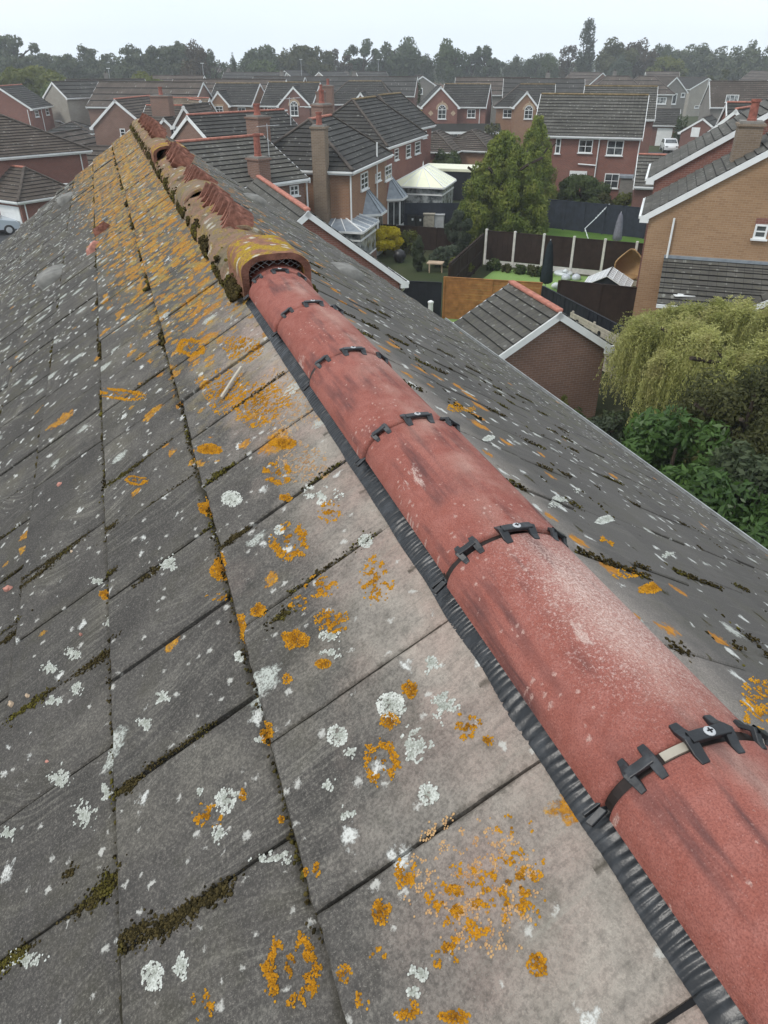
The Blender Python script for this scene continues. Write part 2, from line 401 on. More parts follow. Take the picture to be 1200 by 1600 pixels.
        pan = MB(); pan.box(q((u0 + u1) / 2, (z0 + z1) / 2, .010), u * ((u1 - u0) / 2 - .01), n * .008, ZZ * ((z1 - z0) / 2 - .01))
        if arch:
            rad = (u1 - u0) / 2; cu = (u0 + u1) / 2; K = 10
            ring = lambda rr, d: [q(cu + rr * math.cos(math.pi * i / K), z1 + rr * math.sin(math.pi * i / K), d) for i in range(K + 1)]
            for r1, r0, d0, d1 in ((rad, rad - fr, .004, .054),):
                A1, A0 = ring(r1, d1), ring(r0, d1); B1 = ring(r1, d0)
                for i in range(K):
                    m.poly([A0[i], A1[i], A1[i + 1], A0[i + 1]]); m.poly([A1[i], B1[i], B1[i + 1], A1[i + 1]])
            pan.poly(ring(rad - .02, .018))
            for an in (45, 90, 135):
                m.bar(q(cu, z1, .03), q(cu + rad * math.cos(R(an)), z1 + rad * math.sin(R(an)), .03), .045, .04, n)
        f = m.build(name, M['white'], s.root); pan.build('pane', M[pane], f)
        if surround:
            sb = MB(); rad = (u1 - u0) / 2; cu = (u0 + u1) / 2; K = 10
            if arch:
                for i in range(K):
                    a0, a1 = math.pi * i / K, math.pi * (i + 1) / K
                    P4 = [(cu + rr * math.cos(a), z1 + rr * math.sin(a)) for rr, a in ((rad + .02, a0), (rad + .26, a0), (rad + .26, a1), (rad + .02, a1))]
                    sb.poly([q(*p, .03) for p in P4]); sb.poly([q(*P4[1], .0), q(*P4[2], .0), q(*P4[2], .03), q(*P4[1], .03)])
                sb.box(q(cu, z1 + rad + .3, .02), u * .09, n * .03, ZZ * .12)
            else: sb.box(q(cu, z1 + .12, .012), u * (rad + .12), n * .012, ZZ * .1)
            sb.build('window_surround', M[surround], s.root)
        return f
    def panel(s, k, r, mat, name, px=True, d=.05, grid=None, child=None):
        u0, u1, z0, z1 = s.rect(k, *r) if px else r
        o, u, n = s.face(k); m = MB(); q = lambda a, z, dd: o + u * a + ZZ * z + n * dd
        m.box(q((u0 + u1) / 2, (z0 + z1) / 2, d / 2 + .003), u * (u1 - u0) / 2, n * d / 2, ZZ * (z1 - z0) / 2)
        if grid:
            for i in range(1, grid):
                zc = z0 + (z1 - z0) * i / grid; m.box(q((u0 + u1) / 2, zc, d + .008), u * (u1 - u0) / 2 * .94, n * .008, ZZ * .02)
        ob = m.build(name, M[mat], s.root)
        return ob
    def pipe(s, k, u, z0, z1, mat='white', r=.045, off=.09):
        o, uu, n = s.face(k); m = MB(); m.tube([o + uu * u + n * off + ZZ * z0, o + uu * u + n * off + ZZ * z1], r, 8); return m.build('downpipe', M[mat], s.root)
    def pipe_px(s, k, px, py, z0=None, z1=None, **kw):
        return s.pipe(k, s.hit(k, px, py)[0], G if z0 is None else z0, s.ze - .1 if z1 is None else z1, **kw)
def chimney(root, x, y, z0, z1, a=.45, b=.6, rot=-18, wall='brick_brown', pots=1, pot='pot_red', potr=.14, poth=.55, cap='concrete'):
    r = R(rot); ex = np.array([math.cos(r), math.sin(r), 0]); ey = np.array([-math.sin(r), math.cos(r), 0]); c = np.array([x, y, 0.])
    m = MB(); m.box(c + ZZ * (z0 + z1) / 2, ex * a, ey * b, ZZ * (z1 - z0) / 2)
    m.box(c + ZZ * (z1 + .04), ex * (a + .06), ey * (b + .06), ZZ * .04)
    ch = m.build('chimney', M[wall], root)
    k = MB(); k.box(c + ZZ * (z1 + .12), ex * (a - .03), ey * (b - .03), ZZ * .04); k.build('chimney_cap', M['stone_grey'], ch)
    for i in range(pots):
        p = c + ey * ((i - (pots - 1) / 2) * .42)
        MB().lathe(p + ZZ * (z1 + .14), [(potr * 1.15, 0), (potr * 1.1, .08), (potr, .1), (potr * .92, poth - .1), (potr * 1.12, poth - .08), (potr * 1.12, poth), (potr * .8, poth), (potr * .75, poth - .2)], 14).build('chimney_pot', M[pot], ch, smooth=False)
    return ch
def house(name, x, y, label, cat='house', group=None): return empty(name, (x, y, G), label, cat, group)
def aerial(root, x, y, z, h=1.6, az=.3):
    m = MB(); p = np.array([x, y, z]); m.tube([p, p + ZZ * h], .02, 6); d = np.array([math.cos(az), math.sin(az), .05]); e = np.cross(d, ZZ)
    m.tube([p + ZZ * h * .95 - d * .5, p + ZZ * h * .95 + d * .6], .012, 5)
    for i in range(7): q = p + ZZ * h * .95 + d * (-.45 + i * .16); m.tube([q - e * .2, q + e * .2], .007, 4)
    m.build('aerial', M['metal_grey'], root)
# ------------------------------------------------------------------ haze: the damp air of the whole place (HAZE)
def haze():
    m = MB(); m.abox(-500, 500, -80, 430, G - 1, 12); o = m.build('haze', [bpy.data.materials.new('haze_air')]); o['kind'] = 'stuff'
    mt = o.data.materials[0]; mt.use_nodes = True; t = mt.node_tree; t.nodes.clear()
    out = t.nodes.new('ShaderNodeOutputMaterial'); pv = t.nodes.new('ShaderNodeVolumePrincipled'); pv.inputs['Density'].default_value = .0007; pv.inputs['Color'].default_value = (.93, .96, 1, 1); pv.inputs['Anisotropy'].default_value = .2
    t.links.new(pv.outputs[0], out.inputs['Volume'])
haze()
# ------------------------------------------------------------------ ground and roads
def sheet(name, pts, z, mat, kind='structure', label=None):
    m = MB(); m.poly([(p[0], p[1], z) for p in pts]); o = m.build(name, M[mat]); o['kind'] = kind
    return o
sheet('ground', [(-900, -60), (900, -60), (900, 1600), (-900, 1600)], G, 'ground')
def psheet(name, pix, dz, mat): return sheet(name, [P(*q, G + dz) for q in pix], G + dz, mat)
psheet('road', [(-150, 262), (420, 208), (470, 196), (-150, 225)], .004, 'asphalt')
sheet('road', [(-60, 118), (60, 100), (60, 94), (-60, 112)], .004 + G, 'asphalt')
sheet('driveway', [(-34, 42), (-21, 50.5), (-24.5, 56), (-42, 50)], G + .008, 'asphalt')
sheet('front_lawn', [(-34, 36), (-20.5, 45), (-21.2, 50.4), (-34, 42)], G + .012, 'lawn')
sheet('garden_lawn', [(-1, 29), (2.4, 28), (2.4, 33.2), (1.2, 39), (-1, 39)], G + .006, 'lawn')
sheet('artificial_turf', [(2.4, 26.6), (6.6, 25.6), (6.8, 32.2), (2.6, 33)], G + .006, 'turf')
sheet('garden_turf', [(3.6, 36.2), (7.6, 33.0), (8.8, 29.4), (13.2, 28.6), (14.3, 39.0), (6.3, 42.2)], G + .008, 'turf')
sheet('patio', [(10.9, 30.3), (14.2, 29.2), (14.6, 38.6), (12.2, 36.0)], G + .014, 'paving')
sheet('back_lawn', [(6.2, 43.6), (14.8, 39.7), (17.5, 53), (6.5, 55)], G + .006, 'lawn')
sheet('side_lawn', [(5, 13), (16, 10), (15, 21.4), (7.5, 22.4)], G + .006, 'lawn')
# ------------------------------------------------------------------ the roof in the foreground
from mathutils import Matrix
LAT, ZAP = .515, -.685                       # apex line of the tiling: distance right of the camera, height
FL, FR = R(35.2), R(34.9)
S0, S1 = -.65, 11.6                          # near and far end of the roof along the ridge
DL, DR = 6.3, 5.45                           # slope lengths
OWN = house('house', *(RD * 5.5 + RN * LAT)[:2], 'lichen covered foreground house with new red ridge tiles clipped along its roof', 'house')
OL = np.array(OWN.location)
def frame(s_, lat, z, X, Y, Zv):
    m = Matrix(((X[0], Y[0], Zv[0], 0), (X[1], Y[1], Zv[1], 0), (X[2], Y[2], Zv[2], 0), (0, 0, 0, 1)))
    p = RD * s_ + RN * lat + ZZ * z - OL
    return Matrix.Translation(Vector(p)) @ m
YL = -RN * math.cos(FL) - ZZ * math.sin(FL); NL = -RN * math.sin(FL) + ZZ * math.cos(FL)
YR = RN * math.cos(FR) - ZZ * math.sin(FR); NR = RN * math.sin(FR) + ZZ * math.cos(FR)
ML = frame(0, LAT, ZAP, RD, YL, NL)
MR = frame(0, LAT, ZAP, -RD, YR, NR)         # local x runs towards the camera
MC = frame(0, LAT, -.640, RD, -RN, ZZ)       # ridge crest: x along, y to the left, z up
def left_uv(px, py, lift=.02):
    p0 = RD * 0 + RN * LAT + ZZ * ZAP + NL * lift
    p = on_plane(px, py, p0, NL); q = p - p0
    return float(np.dot(q, RD)), float(np.dot(q, YL)), float(np.dot(p, FW))
def right_uv(px, py, lift=.02):
    p0 = RN * LAT + ZZ * ZAP + NR * lift
    p = on_plane(px, py, p0, NR); q = p - p0
    return float(np.dot(q, -RD)), float(np.dot(q, YR)), float(np.dot(p, FW))
TW, TG, T0, TT = .297, .3345, .494, .033
def dirt_shade_lines(m, x, y, phase, mid, g2, ext=.025):
    """moss and dirt that collect below the course edges and along the side joints"""
    ci = m.math('DIVIDE', m.math('SUBTRACT', y, T0), TG); fl = m.math('FLOOR', ci); fr = m.math('SUBTRACT', ci, fl)
    par = m.math('MULTIPLY', m.math('FRACT', m.math('MULTIPLY', m.math('ADD', fl, 41.), .5)), 2.)       # 1 on odd courses
    off = m.math('MULTIPLY_ADD', par, TW / 2, phase); jx = m.math('FRACT', m.math('DIVIDE', m.math('SUBTRACT', x, off), TW))
    jd = m.math('MULTIPLY', m.math('MINIMUM', jx, m.math('SUBTRACT', 1., jx)), TW)
    wid = m.rng(g2, .3, .7, .003, .020)
    a = m.rng(m.math('MULTIPLY', fr, TG), .012, m.math('ADD', wid, ext), 1, 0)  # course-edge stripe: dirt plus painted shade of the step
    b = m.rng(jd, 0, m.math('MULTIPLY', wid, .7), 1, 0)
    a = m.math('MULTIPLY', a, m.math('GREATER_THAN', y, T0 - .1))
    return m.math('MULTIPLY', m.math('MAXIMUM', a, m.math('MULTIPLY', b, .8)), m.rng(mid, .3, .55, .35, 1))
def roof_tile_material():
    m = N('roof_tile', .92, .18); v = m.co(); x, y, z = m.sep(v)
    ax = m.math('ABSOLUTE', x)
    tone = m.attr('tone')
    grain = m.noise(v, 420, 2, .7); g2 = m.noise(v, 90, 3, .6); big = m.noise(v, 1.7, 4, .6); mid = m.noise(v, 9, 4, .6)
    streak = m.noise(m.mp(v, (26, 2.2, 1)), 1., 4, .65)
    c = m.mix(m.rng(big, .3, .7), (.078, .072, .066), (.135, .124, .112))
    c = m.mix(m.math('MULTIPLY', tone, .45), c, (.20, .18, .16))
    c = m.mix(m.math('MULTIPLY', m.rng(streak, .52, .78), m.rng(mid, .4, .65, 0, .75)), c, (.25, .235, .205))
    c = m.mix(m.math('MULTIPLY', m.rng(y, .5, 1.2), .72), c, m.mix(.62, c, (.028, .027, .027)))
    blot = m.rng(m.noise(v, 3.3, 4, .65), .40, .60); c = m.mix(m.math('MULTIPLY', blot, .6), c, (.040, .037, .035)); c = m.mix(m.math('MULTIPLY', m.rng(m.noise(m.mp(v, (1, 1, 1), (5, 9, 0)), 2.6, 4, .6), .54, .68), .45), c, (.235, .215, .18))
    # pale cement dust left along the ridge by the new work
    edge = m.math('ADD', y, m.math('MULTIPLY', m.math('SUBTRACT', mid, .5), .3))
    dust = m.math('MAXIMUM', m.math('MULTIPLY', m.rng(edge, .18, m.rng(ax, .2, .75, .56, .36), 1, 0), .95), m.math('MULTIPLY', m.rng(edge, .2, .6, 1, 0), m.rng(m.noise(v, 4.5, 4, .6), .52, .66)))
    dust = m.math('MULTIPLY', dust, m.rng(big, .25, .55, .6, 1.))
    dust = m.math('MULTIPLY', dust, m.rng(ax, 2.4, 3.2, 1, .15))
    c = m.mix(m.math('MULTIPLY', dust, .85), c, m.mix(m.rng(m.noise(v, 5, 3), .4, .62), (.50, .44, .375), (.50, .375, .315)))
    g3 = m.noise(v, 190, 3, .75); pat = m.noise(v, 24, 4, .7)
    nd_ = m.math('SUBTRACT', 1., m.math('MULTIPLY', dust, .6))
    c = m.mix(m.math('MULTIPLY', m.rng(pat, .48, .72, 0, .6), nd_), c, (.052, .049, .046))
    c = m.mix(m.math('MULTIPLY', m.rng(g3, .46, .60, 0, .5), nd_), c, (.036, .034, .032)); c = m.mix(m.math('MULTIPLY', m.rng(g3, .45, .33), .4), c, (.28, .255, .22))
    wx = m.nd('CombineXYZ'); m.put(wx.inputs[0], m.math('ADD', x, m.math('MULTIPLY', y, m.math('SUBTRACT', m.math('MULTIPLY', m.noise(v, 2.0, 1), .5), .16)))); m.put(wx.inputs[1], y); vs = wx.outputs[0]
    s1 = m.noise(m.mp(vs, (70, 3.2, 1)), 1., 4, .7); s2 = m.noise(m.mp(vs, (170, 7, 1)), 1., 3, .7); sm = m.rng(m.noise(v, 3.1, 3), .40, .62)
    c = m.mix(m.math('MULTIPLY', m.rng(s1, .50, .70), m.math('MULTIPLY', sm, m.rng(g3, .4, .6, .8, .35))), c, (.29, .27, .23))
    c = m.mix(m.math('MULTIPLY', m.rng(s2, .53, .68), m.math('MULTIPLY', sm, m.rng(g3, .4, .6, .42, .1))), c, (.33, .31, .27))
    c = m.mix(m.math('MULTIPLY', m.rng(s1, .46, .30), .22), c, (.045, .042, .040))
    c = m.mix(m.rng(grain, .35, .68, 0, .5), c, m.mix(.45, c, (.03, .028, .026)))
    c = m.mix(m.math('MULTIPLY', m.rng(grain, .60, .70), .5), c, (.33, .31, .27))
    c = m.mix(m.rng(g2, .5, .75, 0, .35), c, (.05, .047, .042))
    h = m.math('MULTIPLY', grain, .6)
    # mossy film in the far part
    film = m.math('MULTIPLY', m.rng(m.noise(v, 6, 4, .7), .5, .68), m.rng(ax, 2, 6, .15, .6))
    c = m.mix(film, c, (.115, .105, .062))
    dl = dirt_shade_lines(m, x, y, .539 - .297 * 6 + .297 * 20 - .297 * 20, mid, g2)
    c = m.mix(m.math('MULTIPLY', dl, .9), c, (.022, .019, .011))
    # white crusts
    far = m.rng(ax, 1.5, 5, 0, 1)
    w1, d1, r1 = m.spots(m.mp(v, (1, 1.25, 1)), 15, m.rng(far, 0, 1, .07, .34), .10, .29, .9, 2.2, .07)
    c = m.mix(m.math('MULTIPLY', w1, m.rng(g3, .38, .50, .3, .95)), c, (.58, .58, .545))
    w2, d2, r2 = m.spots(m.mp(v, (1, .8, 1), (3.3, 1.7, 0)), 7.5, m.rng(far, 0, 1, .05, .30), .13, .30, .35, 3, .05)
    c = m.mix(m.math('MULTIPLY', w2, m.rng(g3, .40, .54, .12, .9)), c, (.46, .48, .435))
    w4, d4, r4 = m.spots(m.mp(v, (1, 1, 1), (7.3, .7, 0)), 34, .16, .1, .3, .9, 2.5, .1)
    c = m.mix(m.math('MULTIPLY', w4, .8), c, (.50, .49, .45))
    # orange crusts: thick on the courses by the ridge in the far half, sparse elsewhere
    near = m.rng(y, .40, .95, 1, 0, True)
    wide = m.rng(ax, 1.6, 4.2, .0, 1.)
    wy = m.rng(y, m.math('MULTIPLY_ADD', ax, .045, .28), m.math('MULTIPLY_ADD', ax, .085, .46), 1, 0, True)
    den = m.math('ADD', m.math('MULTIPLY', wide, m.math('MULTIPLY', wy, 1.2)), m.math('MULTIPLY', m.rng(y, .5, 1.3, .05, .010), 1.))
    den = m.math('MULTIPLY', m.math('MULTIPLY', den, m.rng(m.noise(v, 2.1, 2), .32, .55, .35, 1.15)), m.rng(ax, 1.2, 2.4, .12, 1))
    tot = None
    for sc, lo, r0_, r1_, k in ((11, (0, 0, 0), .16, .46, 1.), (19, (5, 3, 0), .15, .45, .9), (6.5, (2, 8, 0), .12, .36, .5)):
        o, dd, rr = m.spots(m.mp(v, (1, 1, 1), lo), sc, m.math('MULTIPLY', den, k), r0_, r1_, .75, 3.2, .05)
        ringq = m.rng(m.math('DIVIDE', dd, rr), .25, .6, .35, 1)
        o = m.math('MULTIPLY', m.math('MULTIPLY', o, m.math('MAXIMUM', ringq, m.rng(g2, .45, .5))), m.rng(g3, .36, .48, .25, 1))
        c = m.mix(o, c, m.mix(m.rng(g2, .35, .65), m.mix(m.rng(mid, .35, .65), (.54, .225, .018), (.58, .33, .03)), (.30, .13, .02)))
        tot = o if tot is None else m.math('MAXIMUM', tot, o)
    yl = m.math('MULTIPLY', m.math('MULTIPLY', m.rng(m.noise(v, 13, 4, .7), .52, .6), wy), m.math('MULTIPLY', wide, .7))
    c = m.mix(yl, c, (.34, .25, .07))
    m.col(c)
    hh = m.math('ADD', h, m.math('ADD', m.math('MULTIPLY', tot, m.math('MULTIPLY', g2, 3.)), m.math('MULTIPLY', m.math('MAXIMUM', w1, w2), .8)))
    m.bump(hh, .55, .004)
    return m.m
def roof_tile_right():
    m = N('roof_tile_lee', .92, .18); v = m.co(); x, y, z = m.sep(v); ax = m.math('ABSOLUTE', x)
    tone = m.attr('tone')
    grain = m.noise(v, 300, 2, .7); g2 = m.noise(v, 60, 3, .6); big = m.noise(v, 1.3, 4, .6); mid = m.noise(v, 8, 4, .6)
    streak = m.noise(m.mp(v, (30, 2., 1)), 1., 4, .65)
    c = m.mix(m.rng(big, .3, .7), (.085, .079, .073), (.135, .125, .115))
    c = m.mix(m.math('MULTIPLY', tone, .4), c, (.19, .175, .16))
    c = m.mix(m.math('MULTIPLY', m.rng(streak, .52, .78), .35), c, (.27, .25, .22))
    dust = m.math('MULTIPLY', m.rng(m.math('ADD', y, m.math('MULTIPLY', m.math('SUBTRACT', mid, .5), .3)), .16, .42, 1, 0), m.rng(ax, 2.4, 3.4, 1, .1))
    c = m.mix(m.math('MULTIPLY', dust, .85), c, (.46, .40, .35))
    c = m.mix(m.rng(grain, .35, .7, 0, .6), c, (.045, .042, .04))
    c = m.mix(m.math('MULTIPLY', m.rng(grain, .6, .72), .45), c, (.33, .31, .28))
    film = m.math('MULTIPLY', m.rng(m.noise(v, 5, 4, .7), .48, .66), m.rng(ax, 2.5, 6, .15, .75))
    c = m.mix(film, c, (.115, .11, .06))
    dl = dirt_shade_lines(m, x, y, -.42, mid, g2, .055)
    c = m.mix(m.math('MULTIPLY', dl, .9), c, (.024, .021, .012))
    w1, _, _ = m.spots(m.mp(v, (1, 1.2, 1)), 13, m.rng(y, .3, 3, .30, .20), .10, .28, .8, 2.2, .07)
    c = m.mix(m.math('MULTIPLY', w1, m.rng(grain, .25, .5, .55, .95)), c, (.60, .60, .56))
    w2, _, _ = m.spots(m.mp(v, (1, .9, 1), (3.3, 1.7, 0)), 6, .14, .10, .22, .35, 3, .05)
    c = m.mix(m.math('MULTIPLY', w2, .75), c, (.52, .53, .48))
    mo, _, _ = m.spots(m.mp(v, (1, 1.6, 1), (1.3, .2, 0)), 9, .16, .08, .26, .9, 2.5, .08)
    c = m.mix(mo, c, m.mix(m.rng(g2, .4, .6), (.035, .032, .016), (.085, .072, .03)))
    den = m.math('MULTIPLY', m.rng(y, .55, .95, .30, .01), m.rng(ax, 2, 4, .7, 1.9))
    o, _, _ = m.spots(v, 10, den, .14, .42, .75, 3.2, .05)
    c = m.mix(o, c, m.mix(m.rng(g2, .35, .65), (.52, .23, .035), (.34, .15, .03)))
    m.col(c); m.bump(m.math('ADD', grain, m.math('MULTIPLY', mo, m.math('MULTIPLY', g2, 5.))), .5, .004)
    return m.m
M['roof_tile'] = roof_tile_material(); M['roof_tile_r'] = roof_tile_right()
def ztop(y):
    """height of the tile surface above the batten plane at slope distance y (left and right alike)"""
    f = ((y - T0) / TG) % 1.0 if y > T0 else (y - T0) / TG + 1
    return .003 + (TT - .003) * f
TILE = {}
def zs(side, x, y):
    """the same with the seat of the individual tile"""
    i = max(0, int(math.floor((y - T0) / TG)) + 1); off = {'L': .539 - .297 * 6, 'R': -.42}[side] + (TW / 2 if i % 2 else 0); k = int(math.floor((x - off) / TW))
    jz, tw, a = TILE.get((side, i, k), (0., 0., x)); return ztop(y) + jz + tw * (x - a)
def tile_field(name, mat, Mx, xa, xb, ylen, phase, near_test):
    V, Fc, tn = [], [], []; nv = 0
    nc = int(math.ceil((ylen - T0) / TG)) + 1
    r = np.random.default_rng(3)
    for i in range(nc):
        y1 = T0 + TG * i; y0 = max(.02, y1 - TG); 
        if y0 >= ylen: break
        off = phase + (TW / 2 if i % 2 else 0)
        k0 = int(math.floor((xa - off) / TW)); k1 = int(math.ceil((xb - off) / TW))
        for k in range(k0, k1):
            a, b = max(xa, off + k * TW), min(xb, off + (k + 1) * TW)
            if b - a < .03: continue
            near = near_test((a + b) / 2, (y0 + y1) / 2)
            jx, jy, jz, tw = r.normal(0, .0012), r.normal(0, .0028), abs(r.normal(0, .0026)), r.normal(0, .008)
            TILE[('L' if mat == 'roof_tile' else 'R', i, k)] = (jz, tw, a)
            gp = .0024 + abs(r.normal(0, .0013))
            e = .0045
            ax_, bx_ = a + gp + jx, b - gp + jx
            if near:
                xs = np.concatenate(([ax_, ax_ + e], np.linspace(ax_ + .02, bx_ - .02, 14), [bx_ - e, bx_])); yt = y1 + jy
                ys = np.concatenate((np.linspace(y0 - .05, yt - .02, 14), [yt - e, yt]))
            else:
                xs = np.array([ax_, ax_ + e, bx_ - e, bx_]); yt = y1 + jy; ys = np.array([y0 - .05, yt - e, yt])
            X, Y = np.meshgrid(xs, ys)
            Z = .003 + (TT - .003) * (Y - y0) / (y1 - y0) + jz + tw * (X - a)
            edge = (np.minimum(X - ax_, bx_ - X) < e * .5) | (yt - Y < e * .5)
            Z = Z - edge * .0028
            if near:
                w = np.array([[mnoise.noise((q * 40, p * 40, i * 7. + k)) for q, p in zip(rx, ry)] for rx, ry in zip(X, Y)])
                w2 = np.array([[mnoise.noise((q * 11, p * 11, 3.)) for q, p in zip(rx, ry)] for rx, ry in zip(X, Y)])
                Z = Z + w * .0006 + w2 * .001
                Y = Y + (yt - Y < e * .5) * w * .004; X = X + edge * w * .0016
            ny, nx = X.shape
            tv = np.stack([X, Y, Z], -1).reshape(-1, 3)
            id_ = np.arange(nx * ny).reshape(ny, nx) + nv
            q = np.stack([id_[:-1, :-1], id_[:-1, 1:], id_[1:, 1:], id_[1:, :-1]], -1).reshape(-1, 4)
            low = tv.copy(); low[:, 2] -= .030
            lo = [low.reshape(ny, nx, 3)[-1], low.reshape(ny, nx, 3)[:, 0], low.reshape(ny, nx, 3)[:, -1]]
            V.append(tv); Fc.append(q); nv += len(tv)
            for edge_ids, lv, flip in ((id_[-1], lo[0], False), (id_[:, 0], lo[1], False), (id_[:, -1], lo[2], True)):
                ids = np.arange(len(lv)) + nv; V.append(lv); nv += len(lv)
                f = np.stack([edge_ids[:-1], edge_ids[1:], ids[1:], ids[:-1]], -1)
                Fc.append(f[:, ::-1] if flip else f)
            tn.append(np.full(len(tv) + sum(len(l) for l in lo), np.clip(r.normal(.4, .28), 0, 1)))
    o = mesh_np(name, np.concatenate(V), np.concatenate(Fc), M[mat], OWN, tone=np.concatenate(tn))
    o.matrix_basis = Mx
    return o
tile_field('roof_tiles', 'roof_tile', ML, S0, S1, DL, .539 - .297 * 6, lambda x, y: x < 2.6 and y < 1.9)
tile_field('roof_tiles', 'roof_tile_r', MR, -S1, -S0, DR, -.42, lambda x, y: x > -2.6 and y < .9)
def roof_box(name, mat, Mx, x0, x1, y0, y1, z0, z1):
    m = MB(); m.abox(x0, x1, y0, y1, z0, z1); o = m.build(name, M[mat]); o.parent = OWN; o.matrix_basis = Mx; return o
for Mx, L_, xr_ in ((ML, DL, (S0, S1)), (MR, DR, (-S1, -S0))):
    roof_box('roof_deck', 'dark', Mx, xr_[0] + .02, xr_[1] - .02, .0, L_ - .02, -.06, -.004)
# mortar along the far gable verge and white bargeboard below it
for Mx, L_, xr_ in ((ML, DL, S1), (MR, DR, -S1)):
    a, b = sorted((xr_ - math.copysign(.03, xr_), xr_ + math.copysign(.02, xr_)))
    roof_box('verge_mortar', 'concrete', Mx, a, b, .1, L_, -.03, .012)
    a, b = sorted((xr_ + math.copysign(.022, xr_), xr_ + math.copysign(.06, xr_))); roof_box('bargeboard', 'white', Mx, a, b, .1, L_, -.24, -.012)
# walls of the house below (seen only from the side) and the gutter of the right-hand eave
zeR = ZAP - DR * math.sin(FR); zeL = ZAP - DL * math.sin(FL); laR = LAT + DR * math.cos(FR); laL = LAT - DL * math.cos(FL)
wl = MB(); pw = lambda s_, la, z: RD * s_ + RN * la + ZZ * z
sa, sb, l0_, l1_ = S0 + .05, S1 - .06, laL + .35, laR - .35
for p, q, top in ((( sa, l1_), (sb, l1_), None), ((sb, l1_), (sb, l0_), 1), ((sb, l0_), (sa, l0_), None), ((sa, l0_), (sa, l1_), 1)):
    zt = {l0_: zeL + .12, l1_: zeR + .12}
    pts = [pw(*p, G), pw(*q, G), pw(*q, zt[q[1]])] + ([pw(p[0], LAT, ZAP - .12)] if top else []) + [pw(*p, zt[p[1]])]
    u = pw(*q, 0) - pw(*p, 0); wl.wallpoly(pts, pts[0], u / np.linalg.norm(u))
wl.build('wall', M['brick_red'], OWN)
gt = MB()
for k in range(8):                            # half-round gutter
    a0, a1 = math.pi * (1 + k / 8), math.pi * (1 + (k + 1) / 8)
    A = lambda s_, a, r_: pw(s_, laR + .035 + r_ * math.cos(a), zeR + .0 + r_ * math.sin(a))
    gt.poly([A(S0, a0, .06), A(S1, a0, .06), A(S1, a1, .06), A(S0, a1, .06)]); gt.poly([A(S0, a1, .052), A(S1, a1, .052), A(S1, a0, .052), A(S0, a0, .052)])
gt.bar(pw(S0, laR + .097, zeR + .006), pw(S1, laR + .097, zeR + .006), .014, .014)
gt.build('gutter', plain('gutter_grey', (.30, .31, .31), .5, .4, .25, 8), OWN)
for s_ in (2.2, 3.4, 4.6, 5.8, 7, 8.2, 9.4, 10.6): pass
# ------------------------------------------------------------------ ridge: pleated underlay roll, clipped red tiles
def black_plastic(name, rough):
    m = N(name, rough, .55); v = m.co(); n1 = m.noise(v, 35, 4)
    m.col(m.mix(m.rng(n1, .5, .75, 0, .5), (.008, .009, .011), (.075, .08, .088))); m.bump(m.noise(v, 160, 3), .25, .002); return m.m
M['underlay'] = black_plastic('underlay_black', .36); M['clip'] = black_plastic('clip_black', .45)
M['union'] = plain('joint_strip_brown', (.022, .015, .013), .6, .35, .35, 40)
def pleats(name, Mx, xa, xb, y0, y1):
    xs = np.arange(xa, xb, .0026); ys = np.linspace(y0, y1, 12); r = np.random.default_rng(5)
    X, Y = np.meshgrid(xs, ys)
    sk = 6 * (Y - y0)
    ph = np.array([mnoise.noise((q * 7, .3, .1)) for q in xs])
    fr = np.cumsum(.0026 * 2 * math.pi * (82 + 70 * ph))
    q_ = ((fr[None, :] / (2 * math.pi) + sk * .35 + .35 * np.array([[mnoise.noise((a * 14, b * 30, 2.)) for a in xs] for b in ys])) % 1.0)
    w = np.where(q_ < .72, (q_ / .72) ** .8, ((1 - q_) / .28) ** 1.3)
    am = np.array([[.5 + .9 * abs(mnoise.noise((q * 23, p * 26, 4.))) for q in xs] for p in ys])
    n2 = np.array([[mnoise.noise((q * 120, p * 40, 9.)) for q in xs] for p in ys])
    Z = np.array([ztop(p) for p in ys])[:, None] + .0015 + .0055 * (w - .35) * am + .0016 * n2 + .0085
    Yy = Y + (Y >= y1 - 1e-6) * (np.array([mnoise.noise((q * 9, 2., 7.)) for q in xs])[None, :] * .004)
    Z[-1] -= .005; Z[-2] -= .0015
    id_ = np.arange(X.size).reshape(X.shape)
    q = np.stack([id_[:-1, :-1], id_[:-1, 1:], id_[1:, 1:], id_[1:, :-1]], -1).reshape(-1, 4)
    o = mesh_np(name, np.stack([X, Yy, Z], -1).reshape(-1, 3), q, M['underlay'], OWN, smooth=True); o.matrix_basis = Mx; return o
pleats('underlay_roll', ML, -.6, 2.74, .02, .144)
pleats('underlay_roll', MR, -2.74, .6, .02, .145)
HW, HH = .112, .077
def prof(a, hw=HW, hh=HH):
    """half-round section; a from -90 (right) to 90 (left) degrees"""
    f = .6 * (1 - math.cos(R(a))) + .4 * (abs(a) / 90) ** 1.6
    return np.array([hw * math.sin(R(a)), -hh * f])
